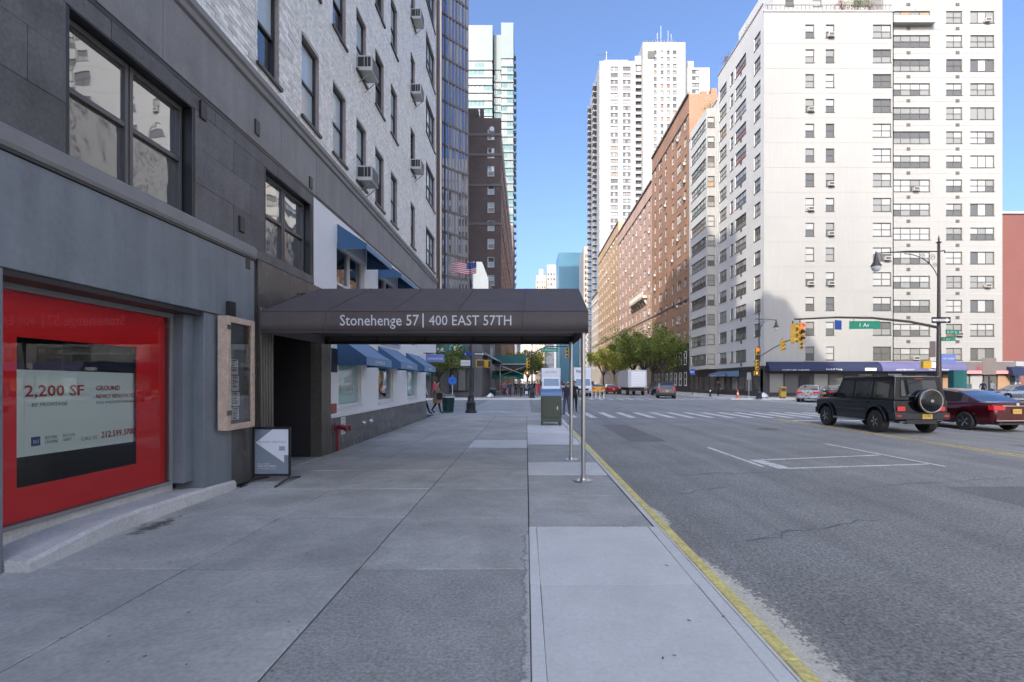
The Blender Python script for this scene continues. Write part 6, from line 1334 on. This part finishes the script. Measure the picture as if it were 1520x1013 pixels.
# --- red saloon and others
p_red = paint('dark_red_car_paint', (.075, .006, .010), .35, .2); p_grey = paint('grey_car_paint', (.16, .15, .16), .5); p_silver = paint('silver_car_paint', (.42, .43, .46), .6); p_yel = paint('taxi_yellow_paint', (.62, .33, .02), .0, .35); p_wh = paint('white_car_paint', (.68, .69, .72), .0, .35); p_r2 = paint('bright_red_car_paint', (.40, .02, .02), .1); p_dk = paint('dark_blue_car_paint', (.02, .025, .04), .3)
rs = sedan('saloon_car', 'dark red saloon beside the black off-road car at the right edge', 'car', p_red, 4.95, 1.86, 1.47, rz=rad(4), loc=(16.6, 19.75, ZR))
MB().box(-.55, .55, -2.52, -2.46, .90, .925).build('chrome_strip', m_chrome, rs, world=False, bevel=.004); MB().lathe([(.04, -2.525), (.055, -2.525), (.055, -2.51)], (0, 0, .965), 16, axis='y').box(-.03, .03, -2.527, -2.515, .955, .965).build('emblem', m_chrome, rs, world=False)
MB().box(-.80, .80, -2.53, -2.49, .40, .42).build('bumper_trim', m_chrome, rs, world=False)
for s in (-1, 1): MB().tube((s*.6, -2.5, .30), (s*.6, -2.42, .30), .04).build('exhaust', m_chrome, rs, world=False); MB().box(s*.93-.01, s*.93+.01, -.6, -.44, .86, .89).build('door_handle', m_chrome, rs, world=False)
suv('suv', 'grey brown sport utility car beyond the crosswalk in the right lanes', 'car', p_grey, rz=rad(-12), loc=(14.9, 54.0, ZR))
sedan('saloon_car', 'silver saloon with red tail light just left of the black off-road car', 'car', p_silver, 4.7, 1.8, 1.45, rz=rad(-35), loc=(25.0, 44.4, ZR)); sedan('saloon_car', 'dark saloon seen over the bonnet of the black off-road car', 'car', p_dk, 4.7, 1.8, 1.45, rz=rad(-60), loc=(28.6, 46.2, ZR))
tx0 = sedan('taxi', 'nearer yellow taxi beyond the white lane posts', 'taxi', p_yel, 4.8, 1.84, 1.5, loc=(9.8, 71, ZR), group='yellow taxis'); MB().box(-.25, .25, -.3, -.1, 1.5, 1.64).build('roof_sign', m_signw, tx0, world=False, bevel=.02)
dup(tx0, (9.9, 84, ZR), 0, 'farther yellow taxi queueing behind the first, partly hidden', None)
sedan('saloon_car', 'bright red car left of the nearer taxi far down the street', 'car', p_r2, rz=rad(180), loc=(7.3, 77, ZR)); sedan('saloon_car', 'dark red car between the taxi and the box truck', 'car', paint('brick_red_car_paint', (.25, .015, .02), .2), loc=(12.4, 74, ZR))
sedan('saloon_car', 'dark car parked behind the box truck on the right', 'car', p_dk, loc=(16.9, 63, ZR)); suv('suv', 'white sport utility car far down the street behind the taxis', 'car', p_wh, rz=rad(180), loc=(7.2, 92, ZR)); sedan('saloon_car', 'silver car farthest away in the middle lane', 'car', p_silver, loc=(10.2, 101, ZR)); suv('suv', 'dark sport utility car parked under the trees on the right', 'car', p_dk, loc=(18.8, 73, ZR))
sedan('saloon_car', 'silver car parked at the right edge beyond the red saloon', 'car', p_silver, rz=rad(80), loc=(46, 47.2, ZR))
# --- box truck seen from behind
bt = thing('box_truck', 'white box truck seen from behind in the right lanes', 'truck', (14.2, 68, ZR))
MB().box(-1.2, 1.2, -3.5, 2.6, 1.0, 3.25).build('cargo_box', M('truck_box_white', (.5, .5, .51), .5, var=.06), bt, world=False, bevel=.03); MB().box(-.78, 1.02, -3.54, -3.505, 1.12, 3.05).build('roller_door', m_signw, bt, world=False, bevel=.01)
for i in range(5): MB().box(-.77, 1.01, -3.545, -3.541, 1.45+i*.33, 1.462+i*.33).build('door_joint', m_coping, bt, world=False)
MB().box(-1.1, 1.1, 2.7, 4.4, .7, 2.6).build('cab', p_wh, bt, world=False, bevel=.15); MB().box(-.9, .9, -3.4, 4, .6, 1.0).build('chassis', m_under, bt, world=False); MB().box(-1.1, 1.1, -3.6, -3.4, .55, .75).build('rear_bumper', m_plast, bt, world=False)
for s in (-1, 1):
    for y in (-2.2, 3.3): wheel(bt, s*.98, y, .42, .3, s)
    MB().box(*sorted((s*.85, s*1.05)), -3.62, -3.605, .6, .72).build('tail_light', m_tail, bt, world=False)
# --- delivery vans facing the camera
def van(x, y, label, h, letter=None):
    t = thing('delivery_van', label, 'van', (x, y, ZR), 0, 'white delivery vans facing the camera'); w = 1.05
    MB().box(-w, w, .9, 5.2, .55, h).build('cargo_box', p_wh, t, world=False, bevel=.06)
    pr = [(.0, .45), (-.05, 1.0), (.25, 1.22), (.75, 2.15), (1.2, 2.25), (1.2, .45)]; MB().prism(pr, 'x', -.98, .98).build('cab', p_wh, t, world=False, bevel=.05)
    def sl(z): return .25+(.5)*(z-1.22)/.93-.012
    MB().poly([(-.86, sl(1.28), 1.28), (.86, sl(1.28), 1.28), (.80, sl(2.08), 2.08), (-.80, sl(2.08), 2.08)]).build('windscreen', glass_op('van_windscreen', (.10, .18, .24), 1.5), t, world=False)
    MB().box(-.6, .6, -.075, -.055, .72, .95).build('grille', m_plast, t, world=False); MB().box(-1, 1, -.12, .05, .40, .62).build('bumper', m_lb, t, world=False, bevel=.03)
    for s in (-1, 1):
        MB().box(*sorted((s*.65, s*.92)), -.075, -.05, .75, .95).build('headlight', m_head, t, world=False); MB().box(*sorted((s*1.02, s*1.28)), .35, .5, 1.35, 1.8).build('mirror', m_plast, t, world=False, bevel=.02)
        for yy in (.75, 4.1): wheel(t, s*.9, yy, .36, .24, s)
    MB().box(-.16, .16, -.135, -.125, .45, .58).build('licence_plate', m_plate, t, world=False)
    if letter:
        a = text('lettering', letter[0], M('dark_purple', (.08, .02, .25), .5), (-.42, .885, h-.62), FRONT, .62, .34, t, bold=.02, world=False); b = text('lettering', letter[1], m_orange if 0 else m_fr, (.22, .885, h-.62), FRONT, .40, .34, t, bold=.02, world=False)
    else: text('lettering', 'DELIVERY', m_lb, (0, .885, h-.55), FRONT, 1.3, .2, t, world=False)
    return t
van(2.75, 54.8, 'plain white delivery van facing the camera behind the mailbox', 3.25); van(6.75, 59.5, 'white delivery van with purple and red lettering between the canopy poles', 3.45, ('Fed', 'Ex'))
bt2 = thing('parked_bicycle', 'dark bicycle leaning by the red brick wall at the right edge', 'bicycle', (46.5, 51, 0))
for s in (-.5, .5): MB().lathe([(.32, -.015), (.345, 0), (.32, .015)], (46.5+s, 51, .345), 20, axis='y').build('wheel', m_tyre, bt2)
MB().path([(46.0, 51, .345), (46.35, 51, .35), (46.25, 51, .85), (46.0, 51, .345)], .018, 6).path([(46.35, 51, .35), (46.85, 51, .8), (46.27, 51, .8)], .018, 6).path([(47.0, 51, .345), (46.83, 51, .95), (46.7, 51, .98)], .018, 6).build('frame', m_black, bt2); MB().box(46.12, 46.36, 50.95, 51.05, .86, .90).build('saddle', m_black, bt2)
# ------------------------------------------------------------------ trees and plants
def tree_meshes(seed, h, cr, leafn, leaf, trunk_h, spread=1.0):
    rr = random.Random(seed); tr = MB(); tips = []
    base = [(0, 0, 0), (rr.uniform(-.08, .08), rr.uniform(-.08, .08), trunk_h*.5), (rr.uniform(-.15, .15), rr.uniform(-.15, .15), trunk_h)]
    tr.path(base, [.19, .15, .12], 9); tr.lathe([(.30, 0), (.2, .15), (.17, .4)], (0, 0, 0), 10)
    top = Vector(base[-1])
    for i in range(8):
        a = i*6.283/8+rr.uniform(-.4, .4); L = cr*rr.uniform(.55, .95); up = (h-trunk_h)*rr.uniform(.25, .85)
        p1 = top+Vector((math.cos(a)*L*.35, math.sin(a)*L*.35, up*.45)); p2 = top+Vector((math.cos(a)*L, math.sin(a)*L, up))
        tr.path([top-Vector((0, 0, .2)), p1, p2], [.085, .055, .018], 6); tips += [p1.lerp(p2, .4), p2]
        for j in range(3):
            b = a+rr.uniform(-1.1, 1.1); q = p1.lerp(p2, rr.uniform(.2, .8)); e = q+Vector((math.cos(b), math.sin(b), rr.uniform(.1, .9)))*cr*.38; tr.path([q, e], [.03, .008], 5); tips.append(e)
    tips.append(top+Vector((0, 0, (h-trunk_h)*.9)))
    cl = []
    for t in tips:
        for k in range(3): cl.append((t+Vector((rr.gauss(0, .35), rr.gauss(0, .35), rr.gauss(.1, .35)))*1.0, rr.uniform(.35, .85)*cr*.30))
    lf = MB()
    for i in range(leafn):
        c, r_ = rr.choice(cl); d = Vector((rr.gauss(0, 1), rr.gauss(0, 1), rr.gauss(0, .75))); p = c+d.normalized()*r_*rr.random()**.4; s = leaf*rr.uniform(.6, 1.3)
        a = Vector((rr.gauss(0, 1), rr.gauss(0, 1), rr.gauss(0, .5))).normalized(); b = a.cross(Vector((rr.gauss(0, 1), rr.gauss(0, 1), rr.gauss(0, 1)))).normalized()
        lf.poly([p-a*s, p-b*s*.45, p+a*s, p+b*s*.45], 1 if rr.random() < .22 else 0)
    return tr, lf
def leafmat(name, base):
    m = base; t = m.node_tree; b = t.nodes['Principled BSDF']; L = t.links; out = [n for n in t.nodes if n.type == 'OUTPUT_MATERIAL'][0]
    tl = nd(t, 'ShaderNodeBsdfTranslucent'); mx_ = nd(t, 'ShaderNodeMixShader'); mx_.inputs[0].default_value = .4
    src = b.inputs['Base Color'].links[0].from_socket if b.inputs['Base Color'].links else None
    if src: L.new(src, tl.inputs[0])
    L.new(b.outputs[0], mx_.inputs[1]); L.new(tl.outputs[0], mx_.inputs[2]); L.new(mx_.outputs[0], out.inputs[0])
for m_ in (m_leaf, m_leaf2, m_leafr): leafmat('', m_)
vt = []
for i, (sd_, h, cr) in enumerate(((3, 8.2, 3.4), (8, 7.4, 3.1), (15, 9.0, 3.8))):
    tr, lf = tree_meshes(sd_, h, cr, 8500, .12, 2.6); vt.append((tr.mesh('trunk', m_bark, True), lf.mesh('crown', [m_leaf, m_leaf2]), lf.mesh('crown', [m_leaf2, m_leaf])))  # second crown: sunlight on far trees put into yellower leaf colour
def tree(x, y, v, label, s=1., rz=0, yel=False, grp='street trees'):
    t = thing('street_tree', label, 'tree', (x, y, 0), rz, grp); t.scale = (s, s, s); put(vt[v][0], 'trunk', t, world=False); put(vt[v][2 if yel else 1], 'crown', t, world=False); return t
tree(21.6, 79.5, 0, 'nearest street tree of the right row, before the brick base', 1.15, .3); tree(21.4, 86, 2, 'second street tree of the right row, dark green', 1.3, 1.7); tree(21.5, 93, 1, 'third street tree of the right row', 1.45, 2.9)
tree(21.3, 101, 0, 'fourth street tree of the right row, above the box truck', 1.45, 4.0); tree(20.8, 110, 2, 'fifth street tree of the right row, sunlit yellow green', 1.2, 5.1, True); tree(21.2, 121, 1, 'sixth street tree of the right row, sunlit yellow green', 1.35, 1.2, True); tree(21.0, 137, 0, 'farthest street tree of the right row', 1.3, .5, True)
tree(-8.8, 51.6, 1, 'broad dark street tree across the avenue behind the hanging sign', .82, .4); tree(-13.2, 52.0, 0, 'street tree at far left across the avenue, half behind the white shop', .85, 2.4)
tree(.2, 92, 1, 'small street tree behind the scaffold shed', .95, 3.3); tree(.3, 112, 0, 'light green street tree far down the left pavement', 1.1, 1.3, True); tree(.3, 130, 2, 'farthest street tree on the left pavement', 1.1, .3, True)
def plant(x, y, z, label, mats, s=1., seed=1, cat='plant', n=700):
    rr = random.Random(seed); t = thing('roof_plant', label, cat, (x, y, z)); MB().box(x-.5*s, x+.5*s, y-.25, y+.25, z, z+.45).build('planter', m_band, t)
    st = MB()
    for i in range(6): a = rr.random()*6.28; st.path([(x, y, z+.4), (x+math.cos(a)*.3*s, y+math.sin(a)*.2, z+.9*s+.3), (x+math.cos(a)*.6*s, y+math.sin(a)*.3, z+1.5*s+.3)], [.03, .02, .008], 5)
    st.build('stem', m_bark, t); lf = MB()
    for i in range(n):
        p = Vector((x+rr.gauss(0, .45)*s, y+rr.gauss(0, .25), z+.5+abs(rr.gauss(.7, .45))*s)); a = Vector((rr.gauss(0, 1), rr.gauss(0, 1), rr.gauss(0, 1))).normalized(); b = a.orthogonal().normalized(); k = rr.uniform(.05, .11); lf.poly([p-a*k, p-b*k*.5, p+a*k, p+b*k*.5], 1 if rr.random() < .3 else 0)
    lf.build('foliage', mats, t); return t
plant(35.0, 55.8, 41.9, 'red leaved shrub in a planter on the white corner roof terrace', [m_leafr, m_leaf2], 1.1, 3); plant(36.5, 55.8, 41.9, 'green shrub beside the red one on the white corner roof terrace', [m_leaf, m_leaf2], 1.2, 4)
plant(37.9, 55.9, 41.9, 'brownish thin shrub right of the green one on the roof terrace', [m_leafr, m_leaf], .9, 5, n=300); plant(43.0, 57.3, 41.6, 'olive shrub on the upper balcony of the white corner building', [m_leaf2, m_leaf], 1.1, 6)
plant(27.0, 61.0, 42.9, 'bushy shrub on the left roof edge of the white corner building', [m_leaf2, m_leafr], .8, 7); plant(27.0, 74, 39.8, 'green hedge plant on the roof of the bay windowed house', [m_leaf, m_leaf2], 1.6, 8, n=1200); plant(26.6, 66.5, 42.9, 'small reddish shrub at the far end of the white corner roof', [m_leafr, m_leaf], .8, 9)
MB().box(40.1, 45.4, 56.0, 56.58, 41.5, 41.62).box(40.1, 45.4, 56.0, 56.06, 41.62, 42.3).build('balcony', m_w1, A)
# ------------------------------------------------------------------ people
def person(label, x, y, rz, top, legs, h=1.72, walk=.0, lean=0., z=0., coat=False, bag=None, hair=m_hair, skirt=None, arms=0., grp=None, legcol=None):
    k = h/1.72; V = []; E = []; Rr = []
    def v(p, r): V.append((p[0]*k, p[1]*k, p[2]*k)); Rr.append(r*k); return len(V)-1
    def e(a, b): E.append((a, b))
    L_ = lambda zz: lean*(max(0, zz-.9))
    pel = v((0, 0, .93), .135); wa = v((0, L_(1.1), 1.1), .125); ch = v((0, L_(1.3), 1.3), .145); nk = v((0, L_(1.47), 1.47), .058); hd0 = v((0, L_(1.53)+.01, 1.54), .07); hd1 = v((0, L_(1.62)+.025, 1.62), .088); hd2 = v((0, L_(1.68)+.01, 1.69), .072)
    for a, b in ((pel, wa), (wa, ch), (ch, nk), (nk, hd0), (hd0, hd1), (hd1, hd2)): e(a, b)
    hands = []
    for s in (-1, 1):
        st_ = walk*s
        hp = v((s*.09, 0, .88), .10); kn = v((s*.10, st_*.22+.02, .49), .066); an = v((s*.10, st_*.40-(.10 if st_ < 0 else 0), .09+(.07 if st_ < 0 else 0)), .042); to = v((s*.115, st_*.40+.16-(.08 if st_ < 0 else 0), .035), .038)
        for a, b in ((pel, hp), (hp, kn), (kn, an), (an, to)): e(a, b)
        sh = v((s*.17, L_(1.4), 1.40), .068); el = v((s*.235, L_(1.1)-st_*.12+arms*.06, 1.13), .048); wr_ = v((s*(.23-arms*.08), L_(.9)-st_*.2+.05+arms*.27, .90+arms*.22), .032); ha = v((s*(.225-arms*.09), L_(.85)-st_*.22+.07+arms*.33, .83+arms*.26), .036)
        for a, b in ((ch, sh), (sh, el), (el, wr_), (wr_, ha)): e(a, b)
        hands.append((V[ha], (Vector(V[ha])-Vector(V[wr_])).normalized(), s))
    me = bpy.data.meshes.new('body'); me.from_pydata(V, E, []); o = bpy.data.objects.new('tmp', me); COL.objects.link(o)
    md = o.modifiers.new('s', 'SKIN'); md.use_smooth_shade = True
    for i, sv_ in enumerate(me.skin_vertices[0].data): sv_.radius = (Rr[i], Rr[i]*(.78 if i in (wa, ch, pel) else 1)); sv_.use_root = (i == pel)
    sb = o.modifiers.new('u', 'SUBSURF'); sb.levels = 1; sb.render_levels = 1
    bpy.context.view_layer.update(); m2 = bpy.data.meshes.new_from_object(o.evaluated_get(bpy.context.evaluated_depsgraph_get())); bpy.data.objects.remove(o)
    m2.name = 'person'; m2.materials.clear()
    for mm in (top, legs, m_skin, m_shoe): m2.materials.append(mm)
    for f in m2.polygons:
        c = f.center/k; hnd = min((Vector(c)-Vector(H[0])/k).length for H in hands) < .085
        f.material_index = 2 if (c.z > 1.475 or hnd) else (3 if c.z < .085 or (legcol is None and c.z < .07) else (0 if c.z > (.62 if coat else .93) else 1)); f.use_smooth = True
    # fingers and face
    bm = bmesh.new(); bm.from_mesh(m2)
    x_ = MB(); 
    for hp_, d, s in hands:
        sidev = Vector((0, 1, 0)) if abs(d.y) < .7 else Vector((1, 0, 0))
        for i in range(4): b0 = Vector(hp_)+d*.03+sidev*(.022-.0145*i); x_.path([b0, b0+d*.04+Vector((-s*.004, 0, 0)), b0+d*(.072-.006*abs(i-1.3))+Vector((-s*.016, 0, 0))], [.0095, .0085, .006], 5)
        b0 = Vector(hp_)+sidev*.03; x_.path([b0, b0+sidev*.02+d*.03, b0+sidev*.02+d*.055], [.011, .009, .007], 5)
    fy_ = V[hd1][1]+.088*k; fz_ = V[hd1][2]
    x_.path([(0, fy_-.012, fz_+.015), (0, fy_+.014*k, fz_-.018), (0, fy_-.01, fz_-.024)], [.008, .014, .008], 5)
    o = thing_mesh(m2, label, (x, y, z), rz, grp); bm.free()
    x_.build('hands_and_nose', m_skin, o, world=False, smooth=True)
    ey = MB()
    for s in (-1, 1): ey.lathe([(0, .006), (.010, .0), (0, -.004)], (s*.032*k, fy_-.008, fz_+.012), 8, axis='y')
    ey.build('eyes', m_black, o, world=False); MB().box(-.022, .022, fy_-.010, fy_-.002, fz_-.052, fz_-.044).build('mouth', m_redtxt, o, world=False)
    hh = MB(); cx, cy, cz = 0, V[hd1][1]-.012*k, V[hd1][2]+.022*k; R0 = .104*k; rr = random.Random(label)
    for i in range(9):
        for j in range(16):
            def sp(i_, j_):
                th = i_/9*1.75; ph = j_/16*6.283; w = 1 if math.sin(ph) < .45 else (1-.55*max(0, th-.55)); th2 = min(th, .75) if math.sin(ph) > .5 else th
                return (cx+R0*.95*math.sin(th2)*math.cos(ph), cy+R0*1.05*math.sin(th2)*math.sin(ph), cz+R0*math.cos(th2)-(.0 if math.sin(ph) > 0 else .02*i_/9))
            hh.poly([sp(i, j), sp(i, j+1), sp(i+1, j+1), sp(i+1, j)])
    hh.build('hair', hair, o, world=False, smooth=True)
    if skirt: MB().lathe([(.15*k, 1.0*k), (.20*k, .8*k), (.24*k, skirt*k), (.22*k, skirt*k)], (0, 0, 0), 16).build('coat_skirt', top, o, smooth=True, world=False)
    return o
def thing_mesh(me, label, loc, rz, grp):
    o = bpy.data.objects.new('person', me); COL.objects.link(o); o.location = loc; o.rotation_euler = (0, 0, rz); return tag(o, label, 'person', grp)
c_ = {n: cloth('cloth_'+n, c) for n, c in dict(camel=(.30, .19, .12), black=(.015, .015, .018), navy=(.02, .03, .07), grey=(.12, .13, .14), white=(.5, .5, .52), red=(.45, .04, .07), blue=(.05, .10, .25), olive=(.07, .08, .04), pink=(.5, .12, .18), denim=(.06, .08, .14)).items()}
person('person in a camel coat over a dark skirt walking past the corner lamp', -4.62, 26.2, rad(-90), c_['camel'], c_['black'], 1.68, .5, .02, coat=True, skirt=.55, arms=.6)
person('person in black trousers almost hidden by the white shop corner', -5.25, 25.8, rad(-90), c_['white'], c_['black'], 1.75, .8, .03)
person('person in red across the avenue beside the kiosk', -8.1, 45.0, rad(160), c_['red'], c_['navy'], 1.7, .3)
person('stooping person in a dark purple jacket stepping off the kerb behind the mailbox', 2.15, 26.9, rad(165), cloth('cloth_plum', (.045, .035, .07)), c_['denim'], 1.74, .35, .22, ZR, arms=.4, hair=M('grey_hair', (.25, .24, .24), .8)); person('person in a black coat just behind the stooping one at the kerb', 2.75, 28.8, rad(175), c_['black'], c_['black'], 1.78, .3, .03, ZR)
P_ = [(-2.3, 55.5, 170, 'grey', 'black', 'person in a pale grey top leftmost in the crowd under the shed'), (-1.75, 54.2, 5, 'navy', 'navy', 'person in navy second from left in the crowd'), (-1.2, 58.5, 180, 'black', 'black', 'person in black deep in the crowd behind the navy one'),
      (-.55, 55.2, 190, 'olive', 'black', 'person in an olive jacket in the middle of the crowd'), (-.75, 56.6, 0, 'black', 'denim', 'person in black with jeans in the middle of the crowd'), (.15, 57.8, 180, 'white', 'black', 'person in a white top behind the middle of the crowd'),
      (.35, 54.6, 170, 'navy', 'black', 'person in dark blue right in the crowd by the signal post'), (.95, 59.5, 0, 'black', 'grey', 'person in black and grey at the right end of the crowd'), (-.15, 63, 180, 'grey', 'navy', 'person in grey far under the shed'), (-2.8, 61, 180, 'pink', 'navy', 'person in pink under the left end of the shed')]
for i, (x, y, a, t_, l_, lb) in enumerate(P_): person(lb, x, y, rad(a), c_[t_], c_[l_], 1.6+.05*(i % 4), .3+.1*(i % 3), grp='people in the crowd on the far left pavement')
person('person in a coral red dress at the kerb by the signal post', 1.35, 56.5, rad(170), c_['red'], c_['red'], 1.68, .1, skirt=.5, coat=True)
person('person in black standing before the slate blue awning on the right', 21.9, 57.6, rad(180), c_['black'], c_['black'], 1.75, .2); 
person('person in white before the pale red shop sign', 48.3, 52.4, rad(170), c_['white'], c_['denim'], 1.72, .3); person('person in red and navy near the side gate', 51.6, 53, rad(200), c_['red'], c_['navy'], 1.7, .4); person('person in dark clothes near the pale red shop sign', 47.2, 52.2, rad(150), c_['navy'], c_['black'], 1.76, .3)
for (x, y, z, lb, mt) in ((-2.05, 55.3, .35, 'pink shopping bag carried in the crowd on the left', c_['pink']), (.05, 54.4, .3, 'white shopping bag carried by the person in dark blue', m_bag), (-4.45, 26.0, .72, 'black handbag carried by the person in the camel coat', m_black)):
    t = thing('shopping_bag', lb, 'bag', (x, y, z)); MB().prism([(x-.13, z), (x+.13, z), (x+.15, z+.34), (x-.15, z+.34)], 'y', y-.06, y+.06).build('bag', mt, t, bevel=.01); MB().path([(x-.07, y, z+.34), (x-.05, y, z+.44), (x+.05, y, z+.44), (x+.07, y, z+.34)], .006, 5).build('handle', m_black, t)
